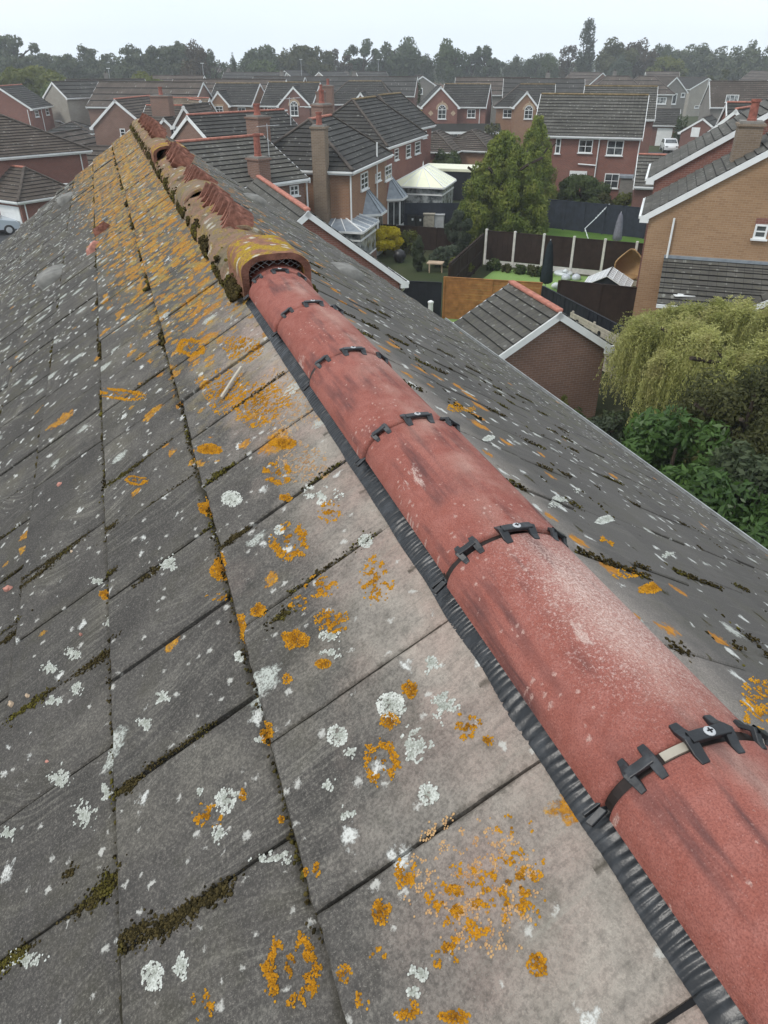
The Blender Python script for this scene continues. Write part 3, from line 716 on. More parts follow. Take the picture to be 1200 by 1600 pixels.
def half_tile(name, mat, x0, x1, parent, Mx, hw=HW, hh=HH, th=.013, seg=30, lift=0., rough=0., nx=10, seed=0, amax=90, taper=0.):
    V, Fc = [], []
    angs = np.linspace(-amax, amax, seg + 1); xs = np.concatenate(([x0, x0 + .004], np.linspace(x0 + .02, x1 - .02, nx), [x1 - .004, x1]))
    def ring(x, inset):
        k = (x - x0) / (x1 - x0); W_ = hw * (1 - taper * k)
        out = []
        for a in angs:
            p = prof(a, W_ - inset, hh - inset)
            d = rough * mnoise.noise((x * 18 + seed, a * .07, seed * 3.1)) if rough else 0
            n_ = np.array([math.sin(R(a)), math.cos(R(a))])
            p = p + n_ * d
            out.append((x, p[0], p[1] + lift - inset))
        return out
    edge = {0: .0035, len(xs) - 1: .0035}
    outer = [ring(x, edge.get(i, 0.)) for i, x in enumerate(xs)]; inner = [ring(x, th) for x in xs]
    no, na = len(xs), seg + 1
    V = [p for r_ in outer for p in r_] + [p for r_ in inner for p in r_]
    o_ = lambda i, j: i * na + j; i_ = lambda i, j: no * na + i * na + j
    for i in range(no - 1):
        for j in range(seg):
            Fc.append((o_(i, j), o_(i + 1, j), o_(i + 1, j + 1), o_(i, j + 1))); Fc.append((i_(i, j), i_(i, j + 1), i_(i + 1, j + 1), i_(i + 1, j)))
        for j, fl in ((0, 0), (seg, 1)):
            f = (o_(i, j), i_(i, j), i_(i + 1, j), o_(i + 1, j)); Fc.append(f[::-1] if fl else f)
    for i, fl in ((0, 1), (no - 1, 0)):
        for j in range(seg):
            f = (o_(i, j), o_(i, j + 1), i_(i, j + 1), i_(i, j)); Fc.append(f[::-1] if not fl else f)
    o = mesh_np(name, V, Fc, M[mat], parent, smooth=True)
    if Mx is not None: o.matrix_basis = Mx
    md = o.modifiers.new('edge', 'EDGE_SPLIT'); md.split_angle = R(50)
    return o
def ridge_red_material():
    m = N('ridge_tile_red', .86, .16); v = m.co(); x, y, z = m.sep(v)
    n1 = m.noise(v, 5, 4, .6); n2 = m.noise(v, 40, 4, .65); gr = m.noise(v, 480, 2, .7)
    c = m.mix(m.rng(n1, .3, .7), (.265, .082, .060), (.350, .125, .096))
    c = m.mix(m.rng(n2, .35, .7, 0, .5), c, (.41, .175, .145))
    soot = m.math('MULTIPLY', m.rng(m.noise(m.mp(v, (3.4, 30, 30)), 1., 4, .6), .50, .66), m.rng(m.noise(v, 4.6, 2), .42, .55))
    c = m.mix(m.math('MULTIPLY', soot, .8), c, (.085, .05, .05))
    crest = m.rng(m.math('ABSOLUTE', m.math('ADD', y, .02)), .0, .07, 1, 0)
    lee = m.rng(y, -.08, .02, 1, 0)
    du = m.math('MULTIPLY', m.rng(m.noise(m.mp(v, (1, 1.6, 1), (.4, 2, 0)), 5.5, 5, .65), .43, .68), m.math('MAXIMUM', crest, m.math('MULTIPLY', lee, .8)))
    du = m.math('MULTIPLY', du, m.rng(gr, .25, .6, .55, 1.))
    c = m.mix(m.math('MULTIPLY', du, .9), c, (.56, .36, .295))
    du2 = m.math('MULTIPLY', m.math('MULTIPLY', m.rng(x, .45, .62), m.rng(x, .9, .76)), m.rng(m.math('ADD', y, m.math('MULTIPLY', m.math('SUBTRACT', n2, .5), .12)), .035, -.02))
    fg = m.noise(v, 230, 3, .8); c = m.mix(m.math('MULTIPLY', du2, m.rng(fg, .40, .56, .25, .95)), c, (.62, .46, .40))
    spray = m.math('MULTIPLY', m.math('MULTIPLY', m.rng(x, .42, .55), m.rng(x, .95, .75)), m.rng(y, .085, .03))
    c = m.mix(m.math('MULTIPLY', spray, m.math('MULTIPLY', m.rng(fg, .54, .62), .7)), c, (.64, .47, .42))
    sp, _, _ = m.spots(m.mp(v, (1, 1.5, 1)), 70, m.rng(m.noise(v, 6, 2), .5, .66, .02, .5), .1, .36, .8, 3, .1)
    c = m.mix(m.math('MULTIPLY', sp, .6), c, (.60, .42, .36))
    ch, _, _ = m.spots(m.mp(v, (.42, 1.5, 1), (3, 1, 0)), 15, .10, .1, .24, 1., 3, .08)
    c = m.mix(m.math('MULTIPLY', ch, .75), c, (.62, .48, .42))
    c = m.mix(m.rng(gr, .40, .66, 0, .55), c, (.13, .04, .034)); c = m.mix(m.math('MULTIPLY', m.rng(m.noise(v, 330, 2, .8), .62, .70), .25), c, (.60, .36, .31))
    m.col(c); m.bump(m.math('ADD', m.math('MULTIPLY', gr, 1.4), m.math('MULTIPLY', n2, 1.5)), .5, .003)
    return m.m
M['ridge_new'] = ridge_red_material()
def arc_strip(name, mat, x0, x1, a0, a1, off, th, parent, n=22):
    mb = MB(); aa = np.linspace(a0, a1, n + 1)
    def pt(x, a, d):
        p = prof(a); nn = np.array([math.sin(R(a)) , math.cos(R(a))]); return (x, p[0] + nn[0] * d, p[1] + nn[1] * d)
    for a, b in zip(aa, aa[1:]):
        mb.poly([pt(x0, a, off), pt(x1, a, off), pt(x1, b, off), pt(x0, b, off)])
        mb.poly([pt(x0, a, off - th), pt(x0, a, off), pt(x0, b, off), pt(x0, b, off - th)]); mb.poly([pt(x1, a, off), pt(x1, a, off - th), pt(x1, b, off - th), pt(x1, b, off)])
    mb.poly([pt(x0, a0, off - th), pt(x1, a0, off - th), pt(x1, a0, off), pt(x0, a0, off)]); mb.poly([pt(x0, a1, off), pt(x1, a1, off), pt(x1, a1, off - th), pt(x0, a1, off - th)])
    return mb, pt
def local_build(mb, name, mat, parent, bevel=0., smooth=False):
    o = mb.build(name, M[mat], None, smooth, bevel); o.parent = parent; return o
RIDGE_LABEL = ['new red ridge tile at the bottom right, nearest the camera', 'dusty new red ridge tile next after the nearest one', 'new red ridge tile with long soot streaks, third from the camera',
               'new red ridge tile, fourth from the camera', 'new red ridge tile, fifth from the camera', 'short looking new red ridge tile just below the arched vent tile', '']
for k in range(7):
    x0 = -.03 + .45 * k; x1 = x0 + .45
    if k == 6: x1 = x0 + .40
    GAP = [.004, .0075, .0055, .003, .0025, .002, .002, .002]
    t = half_tile('ridge_tile', 'ridge_new', x0 + GAP[k], x1 - GAP[k + 1], OWN, MC, nx=14)
    wob = [(.0, .0), (-.002, .004), (.002, -.003), (0, .003), (.002, -.002), (-.001, .002), (0, -.004)][k]
    t.matrix_basis = MC @ Matrix.Translation((0, 0, wob[0])) @ Matrix.Rotation(wob[1], 4, 'Z')
    t.data.transform(Matrix.Identity(4))
    if k > 5: continue
    # joint at the tile's far end: union strip and three clips
    mb, pt = arc_strip('joint_strip', 'union', x1 - .019, x1 + .019, -88, 88, -.0055, .006, t)
    local_build(mb, 'joint_strip', 'union', t)
    if k == 0:
        ws, pt = arc_strip('exposed_strip', 'wood_pale', x1 - .0055, x1 + .0055, 9, 27, -.0025, .004, t, 6); local_build(ws, 'mortar_sliver', 'wood_pale', t)
    def clip(a, span, al, big):
        half = math.degrees(span / 2 / .098)
        mb = MB(); lift = .011
        K = 7
        def arm(ac, w):
            dw = math.degrees(w / 2 / .098)
            ring = []
            for xx, lf, ww in ((-al, .0015, .8), (-al * .62, .003, 1), (-al * .25, .008, 1), (0, lift, 1), (al * .25, .008, 1), (al * .62, .003, 1), (al, .0015, .8)):
                ring.append([pt(x1 + xx, ac - dw * ww, lf), pt(x1 + xx, ac + dw * ww, lf), pt(x1 + xx, ac + dw * ww, lf - .007), pt(x1 + xx, ac - dw * ww, lf - .007)])
            for u, v_ in zip(ring, ring[1:]):
                for i in range(4): mb.poly([u[i], v_[i], v_[(i + 1) % 4], u[(i + 1) % 4]])
            mb.poly(ring[0]); mb.poly(ring[-1][::-1])
        arm(a - half, .0115 if big else .0105); arm(a + half, .0115 if big else .0105)
        cw = .0075 if big else .006; ring = []
        for j in range(K + 1):
            aa = a - half + 2 * half * j / K; sag = .002 * (1 - abs(2 * j / K - 1))
            ring.append([pt(x1 - cw, aa, lift - sag), pt(x1 + cw, aa, lift - sag), pt(x1 + cw, aa, lift - .008), pt(x1 - cw, aa, lift - .008)])
        for u, v_ in zip(ring, ring[1:]):
            for i in range(4): mb.poly([u[i], u[(i + 1) % 4], v_[(i + 1) % 4], v_[i]])
        c = local_build(mb, 'ridge_clip', 'clip', t, bevel=.0012)
        if big:
            sc_ = MB(); p = np.array(pt(x1, a, lift - .0025)); nn = np.array([0, math.sin(R(a)), math.cos(R(a))])
            sc_.lathe(p, [(.0068, 0), (.0068, .0016), (.0055, .0026), (0.001, .0026)], 14, 0, nn); 
            sc_.box(p + nn * .0028, (.0036, 0, 0), (0, .0009, 0), nn * .0004, 1); sc_.box(p + nn * .0029, (.0009, 0, 0), (0, .0036, 0), nn * .0004, 1)
            o = sc_.build('screw', [M['metal_grey'], M['dark']]); o.parent = t
    j = random.uniform(-2, 2)
    clip(42 + j, .028, .023, False); clip(-3 + j, .042, .029, True); clip(-48 + j, .028, .023, False)
    # the union's drain tab that hangs out over the underlay
    tb = MB(); ya = HW + .002
    tb.box((x1, ya + .006, -HH - .006), (.004, .002, 0), (-.002, .010, -.007), (0, .0015, .002)); tb.box((x1 + .010, ya + .005, -HH - .006), (.002, 0, 0), (0, .010, -.007), (0, .002, .003))
    local_build(tb, 'drain_tab', 'clip', t, bevel=.001)
# ------------------------------------------------------------------ old mortared ridge beyond, vent arches
def old_ridge_material():
    m = N('old_ridge', .95, .12); v = m.co()
    n1 = m.noise(v, 4, 4, .6); n2 = m.noise(v, 18, 4, .7); gr = m.noise(v, 120, 3, .7); st = m.noise(m.mp(v, (26, 6, 6)), 1., 3, .6)
    c = m.mix(m.rng(n1, .35, .65), (.20, .165, .115), (.29, .165, .12))
    c = m.mix(m.rng(st, .45, .7, 0, .7), c, (.115, .10, .06))
    c = m.mix(m.math('MULTIPLY', m.rng(n2, .5, .62), .75), c, m.mix(m.rng(gr, .4, .6), (.36, .25, .05), (.20, .15, .04)))
    w, _, _ = m.spots(m.mp(v, (1, 1, 1)), 16, .22, .12, .4, .8, 3, .1)
    c = m.mix(m.math('MULTIPLY', w, .7), c, (.50, .48, .42))
    c = m.mix(m.rng(gr, .5, .75, 0, .5), c, (.07, .055, .035))
    m.col(c); m.bump(m.math('ADD', gr, m.math('MULTIPLY', n2, 2)), .7, .008); return m.m
M['old_ridge'] = old_ridge_material()
def vent_material():
    m = N('vent_tile_lichen', .95, .12); v = m.co(); x, y, z = m.sep(v)
    n1 = m.noise(m.mp(v, (1, 1, 1)), 14, 4, .65); gr = m.noise(v, 130, 3, .7); n3 = m.noise(v, 40, 4, .7)
    c = m.mix(m.rng(n3, .4, .6), (.31, .15, .10), (.22, .115, .08))
    top = m.rng(z, -.05, .0, 0, 1)
    c = m.mix(m.math('MULTIPLY', m.rng(n1, .44, .56), top), c, m.mix(m.rng(gr, .38, .62), (.44, .28, .03), (.26, .18, .03)))
    w, _, _ = m.spots(v, 22, .2, .12, .4, .8, 3, .1); c = m.mix(m.math('MULTIPLY', w, m.math('MULTIPLY', top, .8)), c, (.58, .56, .46))
    c = m.mix(m.math('MULTIPLY', m.rng(z, -.06, -.09, 0, 1), m.rng(n3, .4, .6)), c, (.07, .06, .03))
    c = m.mix(m.rng(gr, .5, .8, 0, .5), c, (.08, .05, .035))
    m.col(c); m.bump(m.math('ADD', gr, m.math('MULTIPLY', n1, 3)), .7, .008); return m.m
M['vent_lichen'] = vent_material(); M['vent_rim'] = plain('vent_rim', (.155, .075, .055), .95, .1, .45, 22, .5)
def lump_strip(name, mat, Mx, x0, x1, yfun, zfun, dx=.02, ny=10, amp=.01, seed=1., parent=OWN, fr=14):
    xs = np.arange(x0, x1 + dx, dx); V = []
    for x in xs:
        for j in range(ny + 1):
            t = j / ny; y, z = yfun(x, t), zfun(x, t)
            d = amp * (mnoise.noise((x * fr, t * 5, seed)) + .5 * mnoise.noise((x * fr * 3, t * 13, seed + 4)))
            V.append((x, y + d * .6, z + d))
    n1 = ny + 1; Fc = [(i * n1 + j, (i + 1) * n1 + j, (i + 1) * n1 + j + 1, i * n1 + j + 1) for i in range(len(xs) - 1) for j in range(ny)]
    o = mesh_np(name, V, Fc, M[mat], parent, smooth=True); o.matrix_basis = Mx; return o
# mortar hump left after the old tiles were lifted, s = 3.05 .. 6.9
hump = lambda x, t: .150 - .300 * t
lump_strip('mortar_bed', 'old_ridge', MC, 3.04, 7.0, lambda x, t: .150 * math.sin(R(90 - 180 * t)), lambda x, t: -.025 - .105 * (1 - math.cos(R(90 - 180 * t))) - .018 * math.sin(x * 2 * math.pi / .45) ** 8, .02, 18, .024, 2.)
lump_strip('mortar_bed', 'old_ridge', MC, 6.9, 11.6, lambda x, t: .165 * math.sin(R(90 - 180 * t)), lambda x, t: -.045 - .115 * (1 - math.cos(R(90 - 180 * t))), .03, 14, .018, 6.)
for x0, hw, hh, lf in ((3.62, .135, .085, -.006), (4.70, .150, .108, .014), (5.55, .13, .09, -.01), (7.45, .135, .085, -.012), (7.9, .135, .085, -.010), (8.35, .135, .085, -.012), (8.8, .135, .085, -.010), (9.25, .135, .085, -.012), (9.7, .135, .085, -.01), (10.15, .135, .085, -.012), (10.6, .135, .085, -.010), (11.05, .135, .085, -.006)):
    half_tile('old_ridge_tile', 'old_ridge', x0, x0 + (.40 if x0 < 6 else .44), OWN, MC, hw, hh, .016, 24, lf, .006, 10, x0, 90)
def vent(x0, L, hw, hh, base, th, mesh_):
    """arched vent tile: straight sides and a round top, open at the near end"""
    sec = [(hw, -hh)] + [(hw, -hh * .45)] + [(hw * math.sin(R(a)) ** .72 if a > 0 else 0, -hh * .45 * (1 - math.cos(R(a)))) for a in np.linspace(84, 0, 10)]
    sec = sec + [(-y, z) for y, z in sec[-2::-1]]
    sec = np.array(sec); ctr = np.array([0, -hh * .6])
    V, Fc = [], []; xs = np.linspace(x0, x0 + L, 9); n = len(sec)
    for lay in (0, 1):
        for x in xs:
            for i, (y, z) in enumerate(sec):
                dn = .004 * mnoise.noise((x * 20, y * 20, z * 20 + lay))
                if lay == 0: V.append((x, y + dn, z + base + dn))
                else:
                    yy = y * (1 - th / hw); zz = z - th * (1 if z > -hh * .6 else 0) if abs(y) < hw * .99 else z
                    V.append((x, yy, (z - th * max(0, 1 - abs(y) / hw) ** .4 if abs(y) < hw else z) + base))
    m = len(xs); id_ = lambda l, i, j: l * m * n + i * n + j
    for i in range(m - 1):
        for j in range(n - 1):
            Fc.append((id_(0, i, j), id_(0, i, j + 1), id_(0, i + 1, j + 1), id_(0, i + 1, j))); Fc.append((id_(1, i, j), id_(1, i + 1, j), id_(1, i + 1, j + 1), id_(1, i, j + 1)))
    for i in (0, m - 1):
        for j in range(n - 1): Fc.append((id_(0, i, j), id_(1, i, j), id_(1, i, j + 1), id_(0, i, j + 1)))
    nr_ = 2 * (n - 1)
    o = mesh_np('ridge_vent', V, Fc, [M['vent_lichen'], M['vent_rim']], OWN, smooth=True, midx=[0 if k < len(Fc) - nr_ else 1 for k in range(len(Fc))]); o.matrix_basis = MC
    md = o.modifiers.new('edge', 'EDGE_SPLIT'); md.split_angle = R(40)
    bk = MB(); bk.poly([(x0 + L * .55, y * .93, z + base - .004) for y, z in sec]); local_build(bk, 'vent_back', 'dark', o)
    if mesh_:
        wm = MB(); xm = x0 + .05
        for k in range(-16, 17):
            for sg in (-1, 1):
                pts = []
                for t in np.linspace(-.2, .2, 24):
                    y = k * .032 + t * .9; z = -hh * .55 + sg * t * .55
                    yy = abs(y)
                    zlim = base - .022 - hh * .45 * (1 - math.sqrt(max(0, 1 - min(1, yy / hw) ** 2.6)))
                    if yy < hw * .86 and -hh * .98 + base < z + base < zlim: pts.append((xm + .03 * abs(t), y, z + base))
                for p, q in zip(pts, pts[1:]): wm.bar(p, q, .0013, .0013)
        local_build(wm, 'wire_mesh', 'metal_grey', o)
    return o
vent(2.72, .34, .128, .150, .052, .026, True)
vent(6.95, .34, .150, .150, .045, .026, False)
# lifted ridge tiles nested in stacks across the ridge
M['tile_lifted'] = plain('lifted_tile_red', (.25, .115, .085), .95, .1, .5, 26, .6)
first = None
STK = [(3.62, 13, .060, 'nearest', .078), (5.05, 7, .055, 'second nearest', .085), (6.15, 13, .075, 'third', .10), (8.5, 16, .10, 'farthest', .15)]
for s_, cnt, dz, nm, stp in STK:
    for i in range(cnt):
        if first is None:
            V, Fc = [], []
            th, hw, hh = .020, .066, .048
            angs = np.linspace(-90, 90, 17)
            for lay in (0, 1):
                for x in (0., .01, .11, .12):
                    for a in angs:
                        p = prof(a, hw - th * lay, hh - th * lay); d = .003 * mnoise.noise((x * 30, a * .2, lay))
                        V.append((x, p[0] + d, p[1] - th * lay + d))
            n = 17; idx = lambda l, i_, j_: l * 4 * n + i_ * n + j_
            for a in range(3):
                for b in range(16):
                    Fc.append((idx(0, a, b), idx(0, a + 1, b), idx(0, a + 1, b + 1), idx(0, a, b + 1))); Fc.append((idx(1, a, b), idx(1, a, b + 1), idx(1, a + 1, b + 1), idx(1, a + 1, b)))
                for b in (0, 16): Fc.append((idx(0, a, b), idx(1, a, b), idx(1, a + 1, b), idx(0, a + 1, b)))
            for a in (0, 3):
                for b in range(16): Fc.append((idx(0, a, b), idx(1, a, b), idx(1, a, b + 1), idx(0, a, b + 1)))
            o = mesh_np('lifted_ridge_tile', V, Fc, M['tile_lifted']); first = o
        else:
            o = first.copy(); COL.objects.link(o)
        # axis runs down the right slope, chord upright, crown of the tile towards the camera
        X = YR; Yv = np.cross(-RD, X); Yv /= np.linalg.norm(Yv)
        le = R(14 + random.uniform(-11, 11)); Zv = -RD * math.cos(le) + Yv * math.sin(le) * -1; Zv /= np.linalg.norm(Zv); Yv = np.cross(Zv, X)
        p = RD * (s_ + i * stp + random.uniform(-.016, .016)) + RN * (LAT - .035 + random.uniform(-.016, .016)) + ZZ * (-.640 - .05 + dz * (1 - .25 * i / cnt) + random.uniform(-.016, .014))
        o.matrix_world = Matrix(((X[0], Yv[0], Zv[0], p[0]), (X[1], Yv[1], Zv[1], p[1]), (X[2], Yv[2], Zv[2], p[2]), (0, 0, 0, 1)))
        tag(o, f'old terracotta ridge tile in the {nm} nested stack on the ridge', 'ridge tile', f'lifted ridge tiles in the {nm} stack')
def hump_moss():
    C_, r_ = [], []
    while len(C_) < 7000:
        x = 2.75 + 8.8 * rng.random() ** 1.5; sd_ = 1 if rng.random() < .7 else -1; a = sd_ * (90 - abs(rng.normal(0, 16)))
        if mnoise.noise((x * 5, sd_ * 3., 1.)) + .5 * mnoise.noise((x * 17, a * .05, 2.)) < .02: continue
        C_.append((x, .158 * math.sin(R(a)), -.03 - .105 * (1 - math.cos(R(a))) + rng.uniform(-.004, .008))); r_.append(rng.uniform(.003, .010))
    o = blobs('moss', C_, r_, 'moss', MC, .8); o['kind'] = 'stuff'
# ------------------------------------------------------------------ moss, lichen crusts, vent cowls, debris
ICO_V = []; _g = (1 + 5 ** .5) / 2
for a, b in ((-1, _g), (1, _g), (-1, -_g), (1, -_g)): ICO_V += [(a, b, 0)]
for a, b in ((-1, _g), (1, _g), (-1, -_g), (1, -_g)): ICO_V += [(0, a, b)]
for a, b in ((_g, -1), (_g, 1), (-_g, -1), (-_g, 1)): ICO_V += [(a, 0, b)]
ICO_V = np.array(ICO_V); ICO_V /= np.linalg.norm(ICO_V[0])
ICO_F = np.array([(0,11,5),(0,5,1),(0,1,7),(0,7,10),(0,10,11),(1,5,9),(5,11,4),(11,10,2),(10,7,6),(7,1,8),(3,9,4),(3,4,2),(3,2,6),(3,6,8),(3,8,9),(4,9,5),(2,4,11),(6,2,10),(8,6,7),(9,8,1)])
def blobs(name, C_, Rr, mat, Mx, flat=.6, jit=.35, parent=OWN, tone=None):
    C_ = np.asarray(C_); Rr = np.asarray(Rr); n = len(C_)
    sc = 1 + rng.uniform(-jit, jit, (n, 12, 1)); V = C_[:, None, :] + ICO_V[None] * sc * Rr[:, None, None] * np.array([1, 1, flat])
    Fc = (ICO_F[None] + (np.arange(n) * 12)[:, None, None]).reshape(-1, 3)
    t = np.repeat(rng.random(n) if tone is None else tone, 12)
    o = mesh_np(name, V.reshape(-1, 3), Fc, M[mat], parent, smooth=True, tone=t)
    if Mx is not None: o.matrix_basis = Mx
    return o
mm = N('moss', .98, .05); mt = mm.attr('tone'); mm.col(mm.mix(mm.rng(mt, .1, 1), (.022, .018, .009), mm.mix(mm.rng(mm.noise(mm.co(), 9, 2), .5, .6), (.075, .058, .024), (.12, .105, .022)))); M['moss'] = mm.m
def moss_on(Mx, xr, xl, ylen, nmax, heavy, phase):
    C_, r_ = [], []; sd = 'L' if Mx is ML else 'R'
    for i in range(0, int((ylen - T0) / TG) + 1):
        y1 = T0 + TG * i
        for x in np.arange(xl, xr, .004):          # along the course edges
            w = mnoise.noise((x * 5.5, i * 3.3, 1.7)) + .4 * mnoise.noise((x * 21, i, 5.))
            if w > heavy - (.42 if i == 0 else .2 if i == 1 else 0) and rng.random() < .8:
                for _ in range(1 + int(max(0, w) * 3)):
                    q = 1.45 if sd == 'R' else 1.; C_.append((x + rng.normal(0, .004), y1 + rng.uniform(.004, .018) * (1.6 if sd == 'R' else 1) + abs(rng.normal(0, .005)), zs(sd, x, y1 + .012) + rng.uniform(0, .012 + .012 * (sd == 'R')))); r_.append(rng.uniform(.0018, .0045) * q)
        off = phase + (TW / 2 if i % 2 else 0)
        for k in range(int((xl - off) / TW), int((xr - off) / TW) + 1):
            x0 = off + k * TW; hv = rng.random()
            if hv < (.12 if sd == 'R' else .45) or (i == 0 and hv < .8 and sd == 'L'): continue
            f0 = rng.uniform(-.2, .5); f1 = f0 + rng.uniform(.3, .8)
            for y in np.arange(max(.1, y1 - TG), y1, .0035):
                f = (y - (y1 - TG)) / TG
                if not f0 < f < f1: continue
                w = (.006 + .012 * max(0, mnoise.noise((x0 * 3, y * 15, 2.2)) + .25)) * (1.3 if sd == 'R' else 1)
                if sd == 'R' and mnoise.noise((x0 * 7, y * 9, 6.)) < -.05: continue
                for _ in range(4):
                    C_.append((x0 + rng.normal(0, w * .7), y + rng.normal(0, .004), zs(sd, x0 + .01, y) + rng.uniform(-.003, .0025 + .006 * (sd == 'R')))); r_.append(rng.uniform(.001, .0030) * (1.5 if sd == 'R' else 1))
    C_ = np.array(C_); r_ = np.array(r_)
    if len(C_) > nmax: q = rng.choice(len(C_), nmax, False); C_, r_ = C_[q], r_[q]
    o = blobs('moss', C_, r_, 'moss', Mx); o['kind'] = 'stuff'
hump_moss()
moss_on(ML, 3.2, -.1, 2.2, 26000, .12, .539 - .297 * 6)
moss_on(MR, -.1, -4.5, 2.6, 44000, .0, -.42)
# coarser moss farther off
def moss_far(Mx, xl, xr, y0, ylen, n, rr):
    C_, r_ = [], []
    while len(C_) < n:
        x = rng.uniform(xl, xr); i = rng.integers(0, int((ylen - T0) / TG) + 1); y1 = T0 + TG * i
        if y1 < y0 or mnoise.noise((x * 3.1, i * 2.7, 8.)) < .08: continue
        C_.append((x, y1 + abs(rng.normal(0, .012)), ztop(y1 + .004) + rng.uniform(0, .016))); r_.append(rng.uniform(*rr))
    o = blobs('moss', C_, r_, 'moss', Mx); o['kind'] = 'stuff'
moss_far(ML, 2.6, 11.5, 0, DL, 16000, (.005, .014)); moss_far(MR, -11.5, -.2, .8, DR, 20000, (.005, .015))
def named_moss(px, py, w, ang, n):
    s_, y, dep = left_uv(px, py); k = dep / F
    C_ = []
    for _ in range(int(n * 1.3)):
        q = rng.normal(0, w * k * .62); e_ = .011 * max(.15, .6 + mnoise.noise((q * 40, px, 1.))); C_.append((s_ + rng.normal(0, e_), y + q, zs('L', s_, y + q) + rng.uniform(-.002, .0025)))
    return C_
MC_ = []
for q in ((150, 1395, 46, 0, 500), (165, 1370, 26, 0, 260), (215, 1465, 30, 0, 300), (270, 1440, 40, 0, 500), (325, 1405, 40, 0, 420), (25, 1500, 34, 0, 300), (205, 1235, 22, 0, 200), (372, 842, 22, 0, 260), (200, 742, 30, 0, 260), (108, 1362, 12, 0, 60),
          (175, 830, 16, 0, 140), (175, 905, 16, 0, 150), (95, 870, 30, 0, 250), (60, 905, 30, 0, 250), (15, 990, 30, 0, 260), (150, 1030, 40, 0, 300), (55, 1105, 40, 0, 420), (235, 900, 22, 0, 140), (345, 745, 26, 0, 200), (445, 965, 20, 0, 120)): MC_ += named_moss(*q)
o = blobs('moss', MC_, rng.uniform(.0011, .0034, len(MC_)), 'moss', ML, .7); o['kind'] = 'stuff'
for nm, lo, hi in (('lichen_orange', (.24, .105, .014), (.58, .29, .022)), ('lichen_white', (.27, .28, .24), (.60, .61, .565)), ('lichen_rust', (.34, .19, .10), (.52, .33, .16))):
    lm = N(nm, .95, .08); lm.col(lm.mix(lm.attr('tone'), lo, hi)); M[nm] = lm.m
def crust(items, name, mat, sp, rad, hgt, Mx, uvf):
    V, Fc, T = [], [], []; nv = 0
    for it in items:
        px, py, rx, ry, md = it[:5]
        s_, y, dep = uvf(px, py)
        sx, yx, _ = uvf(px + rx, py); sy, yy, _ = uvf(px, py + ry)
        A = np.array([[sx - s_, sy - s_], [yx - y, yy - y]]); Ai = np.linalg.inv(A)
        ext = np.abs(A).sum(1) * 1.25
        gx, gy = np.meshgrid(np.arange(-ext[0], ext[0], sp), np.arange(-ext[1], ext[1], sp * .866))
        gx = gx + (np.arange(gx.shape[0]) % 2)[:, None] * sp / 2
        pts = np.stack([gx.ravel(), gy.ravel()], 1) + rng.normal(0, sp * .18, (gx.size, 2))
        uv = pts @ Ai.T; r_ = np.hypot(uv[:, 0], uv[:, 1]); th = np.arctan2(uv[:, 1], uv[:, 0])
        sd_ = px * .37 + py * .11
        nz = np.array([mnoise.noise((a * 90, b * 90, sd_)) for a, b in pts]); n2 = np.array([mnoise.noise((a * 260, b * 260, sd_ + 5)) for a, b in pts])
        lob = np.array([mnoise.noise((math.cos(t) * 1.6, math.sin(t) * 1.6, sd_)) for t in th])
        f = r_ + .30 * lob + .16 * nz + .12 * n2
        if md == 'ring': keep = (f < .95) & ((r_ + .35 * nz + .2 * lob > .60) | (f < .28) & (nz > .05))
        elif md == 'sparse': keep = (f < 1.0) & (nz + .5 * n2 > .10 + .15 * r_)
        elif md == 'jag': keep = (r_ + .8 * nz + .45 * n2 + .35 * lob < .60)
        elif md == 'disc': keep = (r_ + .16 * lob + .10 * nz < .90) & (n2 + .6 * nz > -.30)
        else: keep = (f < .92) & (n2 > -.45)
        dr = rng.random(len(pts)); keep &= dr > (.10 + .42 * r_ ** 2 if 'white' in mat else .06 + .22 * r_)
        if md == 'ring': keep &= ((lob + .35 * nz > -.22) | (r_ < .4))
        p = pts[keep]; n = len(p)
        if not n: continue
        h = hgt * rng.uniform(.6, 1.3, n); rr = rad * rng.uniform(.75, 1.25, n)
        sd = 'L' if uvf is left_uv else 'R'; z0 = np.array([zs(sd, s_ + a_, y + b) for a_, b in p]) + .0012
        ang = np.arange(6) * math.pi / 3
        ring = np.stack([s_ + p[:, 0][:, None] + rr[:, None] * np.cos(ang), y + p[:, 1][:, None] + rr[:, None] * np.sin(ang), np.repeat((z0 - .0008)[:, None], 6, 1)], -1)
        cen = np.stack([s_ + p[:, 0], y + p[:, 1], z0 + h], -1)[:, None, :]
        V.append(np.concatenate([ring, cen], 1).reshape(-1, 3))
        b = np.arange(n)[:, None, None] * 7 + nv
        tri = np.array([[i, (i + 1) % 6, 6] for i in range(6)])[None]
        Fc.append((b + tri).reshape(-1, 3)); nv += n * 7
        T.append(np.repeat(np.clip(.55 + .5 * nz[keep] + rng.normal(0, .22, n) + .7 * (r_[keep] - .6), 0, 1), 7))
    o = mesh_np(name, np.concatenate(V), np.concatenate(Fc), M[mat], OWN, smooth=False, tone=np.concatenate(T)); o.matrix_basis = Mx; o['kind'] = 'stuff'
    return o
